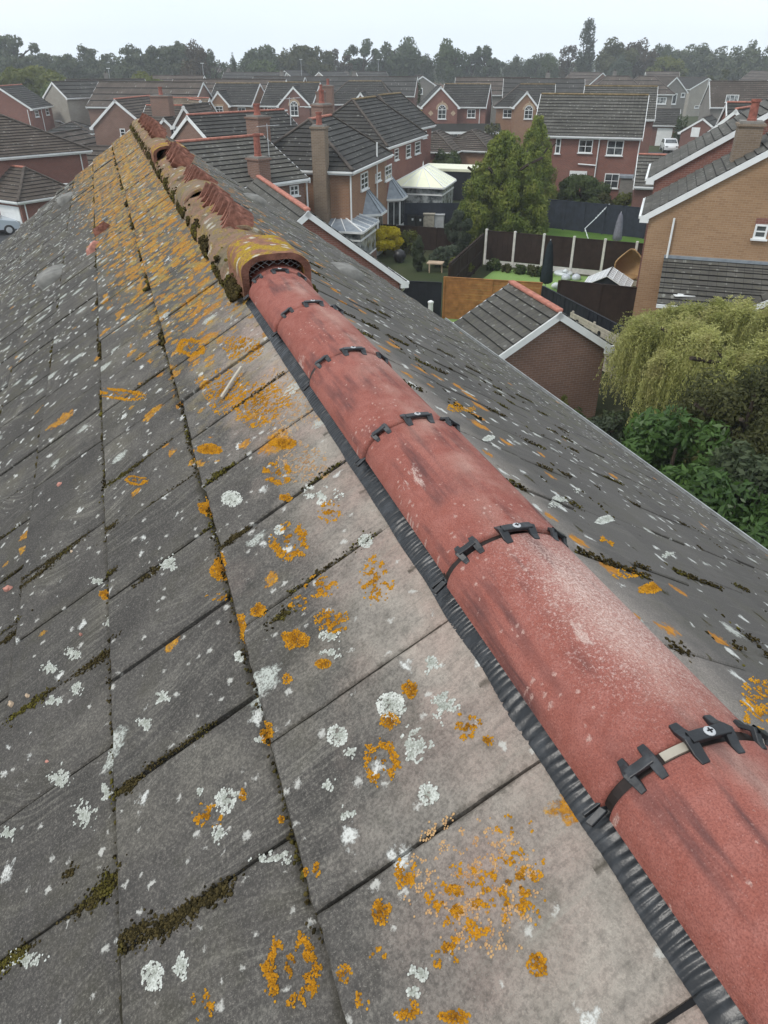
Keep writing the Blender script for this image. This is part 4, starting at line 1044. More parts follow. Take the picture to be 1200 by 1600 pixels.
ORANGE = [(448,1510,46,64,'ring'),(318,1572,22,32,'sparse'),(600,1428,17,23,''),(634,1365,21,30,'sparse'),(597,1192,30,38,'ring'),(418,1146,21,18,''),(343,884,20,22,''),(382,984,13,20,''),(466,1002,20,18,''),(518,970,30,24,'sparse'),
 (582,905,26,44,'sparse'),(507,1039,14,9,''),(452,845,32,32,'ring'),(510,795,20,20,'sparse'),(432,738,24,20,'ring'),(455,1065,9,9,''),(638,1075,13,16,''),(725,1130,22,26,'sparse'),(758,1152,9,9,''),(610,1125,18,15,''),(700,1490,26,34,'sparse'),
 (720,1410,60,70,'sparse'),(800,1380,55,70,'sparse'),(838,1505,16,22,''),(645,1582,22,20,'sparse'),(718,1590,28,16,''),(548,1525,12,15,''),(598,1495,14,14,'sparse'),(575,1565,12,20,'sparse'),(506,1365,6,15,''),(320,790,15,13,''),(470,945,16,16,'sparse'),
 (500,915,30,18,'sparse'),(325,1275,26,22,'sparse'),(408,960,14,12,''),(800,1285,34,18,'sparse'),(445,776,10,7,''),(490,1370,5,8,''),(340,930,22,8,'sparse'),(440,690,20,10,''),(350,610,36,40,'sparse'),(400,625,46,44,'sparse'),(330,705,20,9,''),(215,752,18,8,'ring'),(190,618,36,10,'ring'),(300,545,24,16,'ring'),(375,540,30,22,'sparse'),(160,925,10,8,''),(375,1240,6,12,''),(432,1276,5,7,'')]
crust(ORANGE, 'lichen', 'lichen_orange', .0024, .0017, .0020, ML, left_uv)
WHITE = [(349,1250,18,23,'disc'),(245,1526,20,29,'disc'),(532,1152,18,20,'disc'),(669,1240,17,19,'disc'),(611,1102,25,27,'disc'),(690,1098,22,26,'jag'),(648,1162,26,34,'jag'),(566,840,13,13,'disc'),(365,782,17,14,'disc'),(436,828,9,9,'disc'),(520,1022,18,9,'jag'),
 (340,1302,14,16,'jag'),(420,1336,34,14,'jag'),(257,1090,13,13,'jag'),(264,880,16,14,'jag'),(232,1134,12,13,'jag'),(165,968,13,11,'jag'),(130,1272,18,26,'jag'),(95,1216,18,20,'jag'),(40,1500,30,18,'jag'),(161,1236,11,18,'jag'),(290,1512,16,26,'jag'),(22,1306,13,13,'jag'),(86,1096,18,11,'jag'),
 (313,1238,8,8,'jag'),(371,1240,11,8,'jag'),(399,1152,9,9,'jag'),(548,1180,18,12,'jag'),(520,1232,12,14,'jag'),(548,1276,14,14,'jag'),(368,1022,9,10,'disc'),(496,1432,8,9,'disc'),(670,1035,14,16,'jag'),(497,768,34,16,'sparse'),(515,995,20,12,'jag'),(150,905,12,9,'jag'),(112,1020,12,10,'jag'),(80,1045,14,10,'jag'),(120,1075,10,14,'jag'),(660,1520,16,18,'jag'),(650,1550,12,14,'jag')]
crust(WHITE, 'lichen', 'lichen_white', .0021, .0019, .0007, ML, left_uv)
crust([(735,1370,110,120,'sparse'),(440,620,60,60,'sparse'),(470,720,40,40,'sparse'),(760,1440,70,60,'sparse')], 'lichen', 'lichen_rust', .0032, .0016, .0006, ML, left_uv)
crust([(985,900,26,9,'sparse'),(1015,925,20,8,''),(1185,1085,30,32,'sparse'),(1190,1120,26,20,'sparse'),(948,848,14,6,''),(720,640,22,8,'sparse')], 'lichen', 'lichen_orange', .0028, .0019, .002, MR, right_uv)
crust([(872,790,16,7,'jag'),(945,815,15,6,'disc'),(905,770,9,4,'jag'),(985,1010,14,7,'jag'),(1040,870,9,4,'jag'),(760,690,9,4,'disc')], 'lichen', 'lichen_white', .0026, .0023, .0008, MR, right_uv)
# vent cowls set in the slopes (parts of the roof)
def cowl(px, py, uvf, Mx, L=.30, r_=.07):
    s_, y, dep = uvf(px, py); mb = MB(); n = 12
    sec = lambda y_, k: [(s_ + sx * (L / 2) , 0, 0) for sx in (-1, 1)]
    ring = []
    for yy, rr in ((y - .16, .012), (y - .10, .05), (y - .03, r_), (y + .05, r_ * 1.02)):
        ring.append([(s_ + .5 * L * math.cos(math.pi * i / n) * (1 if abs(math.cos(math.pi * i / n)) > .99 else 1), yy, ztop(yy) * 0 + .012 + rr * min(1, 1.9 * math.sin(math.pi * i / n))) for i in range(n + 1)])
    for u, v_ in zip(ring, ring[1:]):
        for i in range(n): mb.poly([u[i], v_[i], v_[i + 1], u[i + 1]])
    mb.poly([(a, b - .02, c * .9) for a, b, c in ring[-1]], None, 1)
    o = mb.build('vent_cowl', [M['cowl'], M['dark']], None, True); o.parent = OWN; o.matrix_basis = Mx
    return o
M['cowl'] = plain('cowl_grey', (.19, .185, .17), .9, .2, .3, 12, .3)
cowl(76, 440, left_uv, ML, .30, .075); cowl(101, 316, left_uv, ML, .30, .075); cowl(547, 432, right_uv, MR, .30, .085); cowl(402, 318, right_uv, MR, .30, .085)
# debris
M['shard'] = plain('shard_terracotta', (.50, .24, .19), .9, .15, .25, 40, .4)
def shard(px, py, L, wd, h, ang, label, uvf=left_uv, Mx=ML, mat='shard', name='tile_shard', cat='shard'):
    s_, y, dep = uvf(px, py); c, sn = math.cos(R(ang)), math.sin(R(ang)); mb = MB(); n = 9
    base = [(math.cos(2 * math.pi * i / n) * L / 2 * random.uniform(.75, 1.1), math.sin(2 * math.pi * i / n) * wd / 2 * random.uniform(.6, 1.15)) for i in range(n)]
    A = [(a * c - b * sn, a * sn + b * c) for a, b in base]
    lo = [(a, b, 0.) for a, b in A]; hi = [(a * .8 + random.uniform(-.003, .003), b * .7, h * random.uniform(.55, 1.1)) for a, b in A]
    mb.poly(lo[::-1])
    for i in range(n): mb.poly([lo[i], lo[(i + 1) % n], hi[(i + 1) % n], hi[i]])
    mid = (0, 0, h * 1.05)
    for i in range(n): mb.poly([hi[i], hi[(i + 1) % n], mid])
    o = mb.build(name, M[mat]); tag(o, label, cat)
    o.matrix_world = Matrix.Translation(Vector(OL)) @ Mx @ Matrix.Translation((s_, y, ztop(y) + .001))
    return o
shard(10, 918, .045, .02, .012, 60, 'pink terracotta tile shard at the left edge of the roof'); shard(76, 1191, .018, .009, .005, 55, 'small pink tile chip between white lichen spots')
shard(148, 388, .17, .06, .05, 75, 'pink lower piece of the broken ridge tile lying on the far slope'); shard(163, 362, .15, .05, .05, 85, 'mossy upper piece of the broken ridge tile lying on the far slope', mat='tile_lifted')
shard(94, 758, .03, .02, .008, 40, 'pale pink mortar crumb beside a course edge'); shard(25, 1104, .025, .015, .008, 20, 'brown stone crumb on a moss line at the left edge', mat='sandstone'); shard(48, 1090, .02, .012, .006, 50, 'pale brown stone crumb above a moss line', mat='sandstone')
shard(112, 862, .018, .012, .006, 50, 'brown crumb wedged in moss near a cross joint', mat='sandstone'); shard(124, 990, .014, .01, .006, 20, 'round pinkish pebble on a dark roof tile', mat='shard')
shard(376, 398, .14, .05, .03, 30, 'pink broken tile piece leaning behind the arched vent', lambda a, b: (3.12, .06, 3.), ML)
twig = MB(); s_, y, dep = left_uv(366, 597); twig.tube([(s_ - .05, y + .055, ztop(y) + .012), (s_, y, ztop(y) + .012), (s_ + .03, y - .045, ztop(y) + .014)], .006, 6)
o = twig.build('twig', M['wood_pale']); tag(o, 'dry twig lying on orange lichen near the ridge', 'twig'); o.matrix_world = Matrix.Translation(Vector(OL)) @ ML
# ------------------------------------------------------------------ neighbouring houses
# brick house with the wide grey roof, right of centre
h = house('house', 16.5, 66.35, 'wide red brick house with long grey roof behind the tall conifers')
v = Vol(h, 16.49, 66.35, -106.6, 7.37, 8.21, -4.92, -2.27, wall='brick_red', roof='tile_worn', ridge='ridge_moss')
v.window('R', (904, 218, 926, 239)); v.window('R', (948, 219, 974, 243)); v.window('R', (944, 271, 967, 294)); v.window('R', (868, 216, 876, 240), 1, 2)
v.panel('R', (889, 267, 916, 292), 'white', 'patio_door', grid=None)
v.pipe_px('R', 934, 240); v.pipe_px('R', 997, 240)
m = MB(); o_, u_, n_ = v.face('R'); a, z = v.hit('R', 932, 257); m.tube([o_ + u_ * (a - 1.4) + n_ * .1 + ZZ * z, o_ + u_ * a + n_ * .1 + ZZ * (z - .06)], .05, 8); m.build('waste_pipe', M['white'], h)
u0, u1, z0, z1 = v.rect('R', 968, 276, 1000, 306); m = MB(); o2 = o_ + n_ * .55
m.box(o2 + u_ * (u0 + u1) / 2 + ZZ * (G + z1) / 2, u_ * (u1 - u0) / 2, n_ * .55, ZZ * (z1 - G) / 2); m.build('lean_to', M['stone_grey'], h)
m = MB(); m.box(o2 + u_ * (u0 + u1) / 2 + ZZ * (z1 + .09), u_ * ((u1 - u0) / 2 + .1), n_ * .65, ZZ * .08); m.build('lean_to_roof', M['lead'], h)
h = house('house', 24.1, 86.5, 'brick house whose mossy ridge shows just above the wide grey roof')
v = Vol(h, 24.12, 86.49, -104.5, 7.6, 7.16, -4.92, -2.22, wall='brick_dark', roof='tile_worn', ridge='ridge_moss')
# tan brick hip-roofed house with the tall external chimney
h = house('house', -3.3, 46.8, 'tan brick house with hipped roof, tall outside chimney and two small bay windows')
v = Vol(h, -3.62, 47.2, -14.1, 6.3, 8.9, -4.95, -2.75, .42, .4, wall='brick_tan', ridge='ridge_red')
v8 = v
v.window('R', (563, 269, 574, 296), 2, 3); v.window('R', (586, 270, 594, 283), 1, 2); v.window('R', (601, 258, 611, 281), 2, 3)
v.pipe_px('f', 549, 300); v.pipe_px('R', 587, 290, z1=v.ze + .9)
o_, u_, n_ = v.face('f'); cu, _ = v.hit('f', 504, 250)
cp = o_ + u_ * cu + n_ * .32; chimney(h, cp[0], cp[1], G, -2.95, .36, .32, -14.1, 'brick_weathered', 1, potr=.15, poth=.6)
for px in (575, 611):                         # canted bays under lead-grey hoods
    o_, u_, n_ = v.face('R'); uu, _ = v.hit('R', px, 325); c = o_ + u_ * uu
    b = MB(); f = [(-1.0, 0), (-.55, .75), (.55, .75), (1.0, 0)]; zt = G + 2.35
    for (a0, d0), (a1, d1) in zip(f, f[1:]):
        b.poly([c + u_ * a0 + n_ * d0 + ZZ * G, c + u_ * a1 + n_ * d1 + ZZ * G, c + u_ * a1 + n_ * d1 + ZZ * zt, c + u_ * a0 + n_ * d0 + ZZ * zt])
        p0, p1 = c + u_ * a0 + n_ * (d0 + .02), c + u_ * a1 + n_ * (d1 + .02)
    bay = b.build('bay_window', M['white'], h)
    gl = MB()
    for (a0, d0), (a1, d1) in zip(f, f[1:]):
        p0, p1 = c + u_ * a0 + n_ * d0, c + u_ * a1 + n_ * d1; d = p1 - p0; q = np.cross(d, ZZ); q = q / np.linalg.norm(q) * .02
        for t0, t1 in ((.1, .47), (.53, .9)): gl.poly([p0 + d * t0 + q + ZZ * (G + .75), p0 + d * t1 + q + ZZ * (G + .75), p0 + d * t1 + q + ZZ * (zt - .2), p0 + d * t0 + q + ZZ * (zt - .2)])
    gl.build('pane', M['glass'], bay)
    hd = MB(); f2 = [(-1.2, 0), (-.65, .95), (.65, .95), (1.2, 0)]; ap = [c + u_ * -.25 + ZZ * (zt + 1.15), c + u_ * .25 + ZZ * (zt + 1.15)]
    e = [c + u_ * a + n_ * d + ZZ * (zt + .02) for a, d in f2]
    hd.poly([e[0], e[1], ap[0]]); hd.poly([e[1], e[2], ap[1], ap[0]]); hd.poly([e[2], e[3], ap[1]])
    for p, q in ((e[1], ap[0]), (e[2], ap[1]), ((e[1] + e[2]) / 2, (ap[0] + ap[1]) / 2)): hd.bar(p + ZZ * .02, q + ZZ * .02, .06, .06)
    hd.build('bay_roof', M['lead'], h)
    hd = MB(); 
    for p, q in zip(e, e[1:]): hd.bar(p - ZZ * .06, q - ZZ * .06, .08, .12)
    hd.build('bay_fascia', M['white'], h)
aerial(h, -4.9, 43.7, -2.9, 1.3, .5)
# red brick pair of hipped blocks behind it
h = house('house', -1.45, 60.3, 'red brick house with two stepped hipped roofs behind the tan house')
v = Vol(h, -1.45, 60.29, -17.1, 6.8, 10.6, -4.9, -2.3, .42, .4, wall='brick_red', ridge='ridge_moss')
v.window('R', (634, 226, 641, 246), 1, 3); v.window('R', (648, 221, 656, 240), 1, 3); v.window('R', (616, 232, 622, 250), 1, 3); v.pipe_px('R', 644, 250, z1=-7.2)
v = Vol(h, .5, 72.4, -21.2, 5.6, 8.5, -4.95, -2.45, .3, .3, wall='brick_red', ridge='ridge_moss'); v.window('R', (660, 205, 666, 216), 1, 2)
# slate-grey roof with red ridge left of centre
h = house('house', -8, 40, 'brick house with red capped grey roof and red chimney pot, right behind the old ridge')
v = Vol(h, -8.3, 39.75, -42.3, 6.6, 6.3, -4.97, -3.25, wall='brick_brown', roof='tile_worn', ridge='ridge_red')
v.window('R', (452, 289, 466, 306), 2, 2); v.pipe_px('R', 478, 305)
chimney(h, *P(405, 268, -4.45)[:2], -5.2, -3.95, .42, .34, -42, 'brick_brown', 1, potr=.16, poth=.95, cap='concrete')
aerial(h, *P(421, 250, -4.2)[:2], -4.5, 1.9, .2)
h = house('house', -9, 52, 'grey roofed house hidden behind the red chimney pot, its own chimney with two pots showing')
v = Vol(h, -9.6, 55.0, -42, 6.4, 8, -4.95, -2.9, wall='brick_brown', roof='tile_grey', ridge='ridge_red')
chimney(h, *P(404, 205, -3.2)[:2], -4.4, -2.6, .5, .4, -42, 'brick_brown', 1, potr=.17, poth=.55); chimney(h, *P(503, 172, -2.5)[:2], -4.4, -2.3, .5, .4, -42, 'brick_brown', 1, potr=.16, poth=.7)
# brick garage with red ridge and white bargeboards, behind the right slope
h = house('garage', -2.5, 30, 'brick garage with worn grey roof, red ridge and long white bargeboard beside the yellow shrub', 'garage')
v = Vol(h, -4.25, 32.44, 18.9, 7.61, 9.54, -7.35, -4.56, wall='brick_red', roof='tile_worn', ridge='ridge_red')
o = MB().tube([P(632, 446, -7.5), P(630, 452, -7.7), P(616, 462, -8.1), P(614, 478, G)], .05, 8).build('downpipe', M['white'], h)
# near garage
h = house('garage', 4.56, 23, 'small brick garage with lichen spotted tiles and bright red ridge, below the gutter', 'garage')
v = Vol(h, 4.7, 23.2, 15.9, 3.88, 3.5, -7.5, -6.3, wall='brick_brown', roof='tile_worn', ridge='ridge_red', gut=False, inset=.16)
# left: big hipped roof
h = house('house', -24, 52, 'red brick house with large hipped grey roof at the left edge')
v = Vol(h, -28.7, 60.0, 46.5, 9.2, 11.8, -5.54, -3.19, .38, .4, wall='brick_red', roof='tile_brown', ridge='ridge_red')
v.pipe_px('f', 127, 255)
h = house('garage', -23, 53, 'red brick garage with hipped roof and white door in front of the left house', 'garage')
ga, gb = P(28, 316, -7.85), P(124, 301, -7.85); gd = gb - ga; gw = float(np.linalg.norm(gd)); gr = math.degrees(math.atan2(gd[1], gd[0])); gc = (ga + gb) / 2 + np.array([-gd[1], gd[0], 0]) / gw * 3.0
v = Vol(h, gc[0], gc[1], gr, gw, 6.0, -7.85, -6.15, .42, 0, wall='brick_red', roof='tile_brown', ridge='ridge_red', verge=False)
v.panel('L', (4, 322, 34, 362), 'white', 'garage_door', grid=4); v.pipe_px('f', 42, 340)
# farther left red brick gable with low conservatory
h = house('house', -46, 105, 'red brick house with grey gable roof at the far left edge')
v = Vol(h, -46.14, 104.9, 2.2, 6.9, 7.5, -4.94, -2.6, wall='brick_red', roof='tile_grey', ridge='ridge_red')
v.window('R', (54, 172, 60, 183), 1, 2); v.window('R', (71, 169, 76, 180), 1, 2); v.pipe_px('R', 65, 180); v.pipe_px('f', 46, 185)
v = Vol(h, -38.9, 103.5, 5, 6, 5.5, -7.6, -6.5, .5, .3, wall='brick_red', roof='tile_grey', fine=False); m = MB()
m.bar(P(89, 189, -6.6), P(105, 197, -7.3), .8, .06); m.build('roof_light', M['white'], h)
# brown gabled house
h = house('house', -24, 80, 'brown brick house with wide white edged gable and two small front gables')
v = Vol(h, -23.6, 79.5, -8, 5.6, 8.0, -5.2, -2.95, wall='brick_brown', roof='tile_brown', ridge='ridge_red'); v.window('f', (188, 201, 196, 213), 1, 2)
v2 = Vol(h, -16.9, 75.6, -14, 2.6, 5.0, -4.95, -3.35, wall='brick_brown', roof='tile_brown', ridge='ridge_dark', gut=False); v2.window('f', (272, 198, 287, 219), 3, 3, fr=.06)
v3 = Vol(h, -19.6, 76.9, -98, 4.6, 4.6, -5.0, -3.5, wall='brick_brown', roof='tile_brown', ridge='ridge_red')
v4 = Vol(h, -19.3, 74.6, -14, 1.6, 1.8, -5.0, -4.3, wall='brick_brown', roof='tile_brown', ridge='ridge_dark', gut=False)
chimney(h, *P(253, 160, -3.0)[:2], -4.0, -2.6, .8, .5, -10, 'brick_brown', 1, potr=.16, poth=.6)
h = house('garage', -27, 70, 'low dark roofed garage left of the brown gabled house', 'garage')
v = Vol(h, -29.5, 76, -8, 6, 7, -7.3, -5.6, wall='brick_red', roof='tile_brown', ridge='ridge_dark', fine=False)
v = Vol(h, -24.5, 69.5, -98, 4.5, 4.2, -7.4, -6.2, wall='brick_brown', roof='tile_brown', ridge='ridge_dark', fine=False)
# tan roof house beside it
h = house('house', -20.7, 88.3, 'tan brick house with light tan roof and narrow gable behind the old ridge')
v = Vol(h, -19.7, 87.6, 34.7, 1.9, 3, -4.9, -3.45, wall='brick_tan', roof='tile_tan', ridge='ridge_red', gut=False); v.window('f', (314, 185, 323, 204), 2, 3, fr=.06)
v = Vol(h, -21.6, 89.2, -98, 5, 6.5, -5.0, -3.35, wall='brick_tan', roof='tile_tan', ridge='ridge_red')
# row of matching gabled houses across the middle distance
h = house('house', -19.6, 112.8, 'tan brick house with arched porch and white garage door in the middle row')
v = Vol(h, -19.4, 112.9, -102, 7.35, 6.2, -4.93, -2.55, wall='brick_tan', ridge='ridge_moss'); v.window('R', (372, 168, 384, 180)); v.panel('R', (389, 199, 413, 213), 'white', 'garage_door', grid=4)
g = Vol(h, -21.05, 110.6, -4.7, 2.9, 5, -4.9, -3.3, wall='brick_tan', ridge='ridge_dark', gut=False); g.window('f', (337, 166, 349, 181), 2, 3, surround='sandstone')
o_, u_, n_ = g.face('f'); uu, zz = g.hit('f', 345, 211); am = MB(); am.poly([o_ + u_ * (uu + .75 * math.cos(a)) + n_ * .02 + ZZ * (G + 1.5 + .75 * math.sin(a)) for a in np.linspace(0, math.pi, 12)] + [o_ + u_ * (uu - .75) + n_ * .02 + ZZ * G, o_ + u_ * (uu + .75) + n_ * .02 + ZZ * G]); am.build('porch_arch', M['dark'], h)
m = MB(); m.bar(P(362, 193, -7.3), P(390, 193, -7.3), 1.2, .25); m.build('porch_roof', M['tile_grey'], h)
h = house('house', -11.7, 111, 'red brick house with large gable and arched window in the middle row')
v = Vol(h, -11.73, 111.13, -104, 7.46, 7.11, -4.93, -2.41, wall='brick_dark', ridge='ridge_moss'); v.window('R', (418, 168, 431, 179)); v.pipe_px('R', 414, 180)
g = Vol(h, -11.2, 109.4, -5.8, 4.5, 5, -4.9, -2.75, wall='brick_dark', ridge='ridge_dark', gut=False); g.window('f', (454, 165, 466, 181), 2, 2, arch=True, surround='sandstone')
m = MB(); m.bar(P(419, 193, -7.2), P(486, 191, -7.2), 1.6, .35); m.build('porch_roof', M['tile_grey'], h); m = MB(); m.bar(P(419, 198, -7.5) - np.array([0, .9, 0]), P(486, 198, -7.5) - np.array([0, .9, 0]), .1, .3); m.build('porch_fascia', M['white'], h)
h = house('house', -2.9, 115.3, 'grey hip roofed house with tiny white gable behind the chimneys')
v = Vol(h, -2.94, 115.32, -95, 7.4, 9.7, -4.91, -2.36, .4, .3, wall='brick_dark', ridge='ridge_moss'); g = Vol(h, -2.8, 112, -8, 2, 4, -4.6, -3.5, wall='brick_dark', ridge='ridge_dark', gut=False)
chimney(h, *P(513, 150, -3)[:2], -4.5, -2.2, .5, .4, -10, 'brick_brown', 1); chimney(h, *P(502, 158, -3.3)[:2], -4.5, -2.6, .4, .4, -10, 'brick_brown', 1)
h = house('house', 10.7, 109, 'red brick house with arched gable window and diamond stones, left of the conifers')
v = Vol(h, 10.69, 108.96, -103, 7.3, 5.9, -4.93, -2.55, wall='brick_red', ridge='ridge_moss'); v.window('R', (730, 171, 743, 184)); v.pipe_px('R', 749, 185)
g = Vol(h, 6.9, 106.9, 2, 4.9, 5, -4.91, -2.65, wall='brick_red', ridge='ridge_dark', gut=False); g.window('f', (684, 171, 697, 186), 2, 2, arch=True, surround='sandstone')
for px in (673, 708):
    o_, u_, n_ = g.face('f'); uu, zz = g.hit('f', px, 177); MB().poly([o_ + u_ * (uu + a) + n_ * .03 + ZZ * (zz + b) for a, b in ((-.32, 0), (0, -.32), (.32, 0), (0, .32))]).build('diamond_stone', M['sandstone'], h)
u0, u1, z0, z1 = g.rect('f', 673, 193, 750, 205); o_, u_, n_ = g.face('f')
m = MB(); p = lambda a, d, z: o_ + u_ * a + n_ * d + ZZ * z; m.poly([p(u0, 1.3, z0), p(u1 + 2.5, 1.3, z0), p(u1 + 2.5, .05, z1), p(u0, .05, z1)]); m.build('porch_roof', M['tile_grey'], h)
m = MB(); m.bar(p(u0, 1.32, z0 - .1), p(u1 + 2.5, 1.32, z0 - .1), .08, .28); m.build('porch_fascia', M['white'], h); g.panel('f', (720, 207, 745, 222), 'white', 'garage_door', grid=4); g.window('f', (690, 206, 715, 220), 4, 1, 'glass_pale')
h = house('house', 18.2, 109, 'tan brick house with small arched gable behind the second conifer')
v = Vol(h, 18.2, 109.03, -100, 7.4, 7.4, -4.95, -2.57, .4, 0, wall='brick_tan', ridge='ridge_moss'); v.window('R', (786, 171, 800, 184))
g = Vol(h, 17.5, 106.6, 2, 3.3, 5, -4.9, -3.2, wall='brick_tan', ridge='ridge_dark', gut=False); g.window('f', (819, 172, 832, 186), 2, 2, arch=True, surround='sandstone')
# low hipped garages in front of that row
h = house('garage', 6, 78, 'low hipped roof garage left of the pair before the arched window house', 'garage')
v = Vol(h, *P(682, 230, -7.3)[:2], -20, 5.6, 6.4, -7.4, -5.9, .5, .4, wall='brick_red', roof='tile_brown', ridge='ridge_dark')
h = house('garage', 11, 80, 'low hipped roof garage right of the pair, touching the big conifer', 'garage')
v = Vol(h, *P(738, 228, -7.3)[:2], -25, 5.8, 6.6, -7.4, -5.9, .5, .4, wall='brick_tan', roof='tile_brown', ridge='ridge_dark')
# right-hand ochre brick house: two gabled blocks, chimney and a tiled lean-to
h = house('house', 15.3, 29, 'ochre brick house with two stepped gables and dark lean-to roof at the right edge')
v = Vol(h, 14.68, 29.75, -18.8, 9.2, 4.5, -4.93, -2.05, wall='brick_ochre', roof='tile_worn', ridge='ridge_red'); v15 = v
v.window('f', (1178, 350, 1199, 373), 1, 2)
o_, u_, n_ = v.face('f'); u0, u1, z0, z1 = v.rect('f', 1181, 342, 1200, 350); MB().box(o_ + u_ * (u0 + u1) / 2 + n_ * .02 + ZZ * (z1 - .1), u_ * (u1 - u0) / 2, n_ * .02, ZZ * .13).build('window_surround', M['brick_red'], h)
b = Vol(h, 16.4, 34.85, -18.8, 9.3, 5.6, -4.22, -1.3, wall='brick_red', roof='tile_worn', ridge='ridge_red')
chimney(h, *P(1166, 225, -2.6)[:2], -4.5, -2.0, .42, .5, -18.8, 'brick_weathered', 1, potr=.15, poth=.7)
zl = v.hit('f', 1100, 392)[1]; zq = v.hit('f', 1100, 455)[1]
def fp(u, d, z): return o_ + u_ * u + n_ * d + ZZ * z
ua = v.hit('f', 1034, 420)[0]; ul = max(-.15, ua)
zt_, ze_ = G + 3.55, G + 2.35; dp = 2.1; ur = v.hit('f', 1130, 440)[0] + .6
lm_ = MB(); 
for k in range(9):
    t0, t1 = k / 9, (k + 1) / 9; nn = np.cross(u_, (n_ * -dp + ZZ * (zt_ - ze_))); nn = nn / np.linalg.norm(nn); nn = nn if nn[2] > 0 else -nn
    q = lambda u, t, s=0.: fp(u, dp * (1 - t) + .02, ze_ + (zt_ - ze_) * t) + nn * s
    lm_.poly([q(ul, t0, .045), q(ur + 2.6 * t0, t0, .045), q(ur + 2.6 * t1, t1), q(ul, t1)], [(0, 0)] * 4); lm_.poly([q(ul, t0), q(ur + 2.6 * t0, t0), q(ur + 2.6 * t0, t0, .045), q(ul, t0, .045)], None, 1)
for i in range(len(lm_.uv)): lm_.uv[i] = [(float(np.dot(np.array(p) - o_, u_)), float(p[2] * 1.9)) for p in [lm_.v[j] for j in lm_.f[i]]]
lm_.build('lean_to_roof', [M['tile_worn'], M['tile_edge_shade']], h)
g15 = Vol(h, *(fp(ur + 2.5, dp / 2 - .2, 0)[:2]), -18.8, 5.0, dp + .5, ze_ + .05, zt_ + .25, wall='brick_ochre', roof='tile_worn', ridge='ridge_red', inset=.12, soffit=False)
m = MB(); m.box(fp((ul + ur) / 2, dp / 2, (G + ze_) / 2 - .05), u_ * ((ur - ul) / 2 - .1), n_ * (dp / 2 - .12), ZZ * (ze_ - G - .1) / 2); m.build('lean_to_wall', M['brick_ochre'], h)
m = MB(); m.bar(fp(ul, dp + .06, ze_ - .06), fp(ur, dp + .06, ze_ - .06), .1, .12); m.build('lean_to_gutter', M['white'], h)
m = MB(); m.tube([fp(ul + .75, dp + .05, ze_), fp(ul + .75, dp + .05, G)], .04, 8); m.build('downpipe', M['white'], h); MB().tube([fp(ul + .1, .1, v.ze), fp(ul + .1, .1, zt_)], .04, 8).build('downpipe', M['white'], h)
m = MB(); m.bar(fp(ul, .06, zt_ + .05), fp(ur + 2.6, .06, zt_ + .05), .12, .1); m.build('lead_flashing', M['lead'], h)
# gable and long roof behind it at the right edge
h = house('house', 24, 56, 'red brick gable with white edge and red ridge, behind the right house chimney')
v = Vol(h, 23.6, 55.0, -38, 5.2, 3.4, -5.0, -2.65, wall='brick_red', roof='tile_grey', ridge='ridge_red')
v = Vol(h, 28.5, 57.0, -100, 6.2, 10, -4.9, -2.45, wall='brick_red', roof='tile_grey', ridge='ridge_red'); aerial(h, 26.3, 56, -2.6, 1.6, 2.6)
h = house('house', 46, 100, 'house with plain grey roof at the right edge, above the aerial')
v = Vol(h, *P(1180, 133, -2.6)[:2], -100, 7, 11, -4.9, -2.2, wall='stone_grey', roof='tile_brown', ridge='ridge_dark'); v.window('R', (1134, 148, 1154, 160), 3, 1, 'glass_pale')
# small garages
h = house('garage', 19.6, 57.5, 'low dark tiled garage roof with red ridge beside the ochre house', 'garage')
v = Vol(h, 19.75, 57.2, -106, 5.0, 3.6, -7.41, -5.66, wall='brick_dark', roof='tile_worn', ridge='ridge_red')
h = house('garage', 38.5, 113.8, 'small grey roofed garage with white door behind the parked cars', 'garage')
v = Vol(h, 38.48, 113.83, -106.5, 5.06, 3.4, -7.4, -5.59, wall='brick_dark', roof='tile_grey', ridge='ridge_dark'); v.panel('R', (1025, 200, 1049, 229), 'white', 'garage_door', grid=4)
h = house('garage', 44, 108, 'dark roofed garage half hidden by the red brick gable', 'garage')
v = Vol(h, *P(1105, 185, -6.0)[:2], -30, 5, 6, -7.4, -5.8, wall='brick_dark', roof='tile_grey', ridge='ridge_dark', fine=False); v.panel('f', (1080, 199, 1093, 214), 'white', 'garage_door')
# pale stone gables on the right
h = house('house', 51, 158, 'grey stone gabled house with dark tall window, right of centre far off')
v = Vol(h, 50.89, 158.52, 27.4, 7.0, 9, -4.91, -2.47, wall='stone_grey', roof='tile_brown', ridge='ridge_dark'); v.window('f', (1050, 146, 1057, 163), 1, 1, fr=.15); v.window('f', (1064, 145, 1070, 152), 1, 1, fr=.12)
h = house('house', 65, 179, 'pale stone fronted house with broad low gable far off on the right')
v = Vol(h, 64.98, 179.56, 21.4, 8.6, 9, -4.95, -2.99, wall='stone_pale', roof='tile_grey', ridge='ridge_dark'); v.window('f', (1106, 125, 1111, 133), 1, 1, fr=.15); v.window('f', (1085, 165, 1092, 169), 1, 1, fr=.1); v.window('f', (1100, 166, 1104, 171), 1, 1, fr=.1)
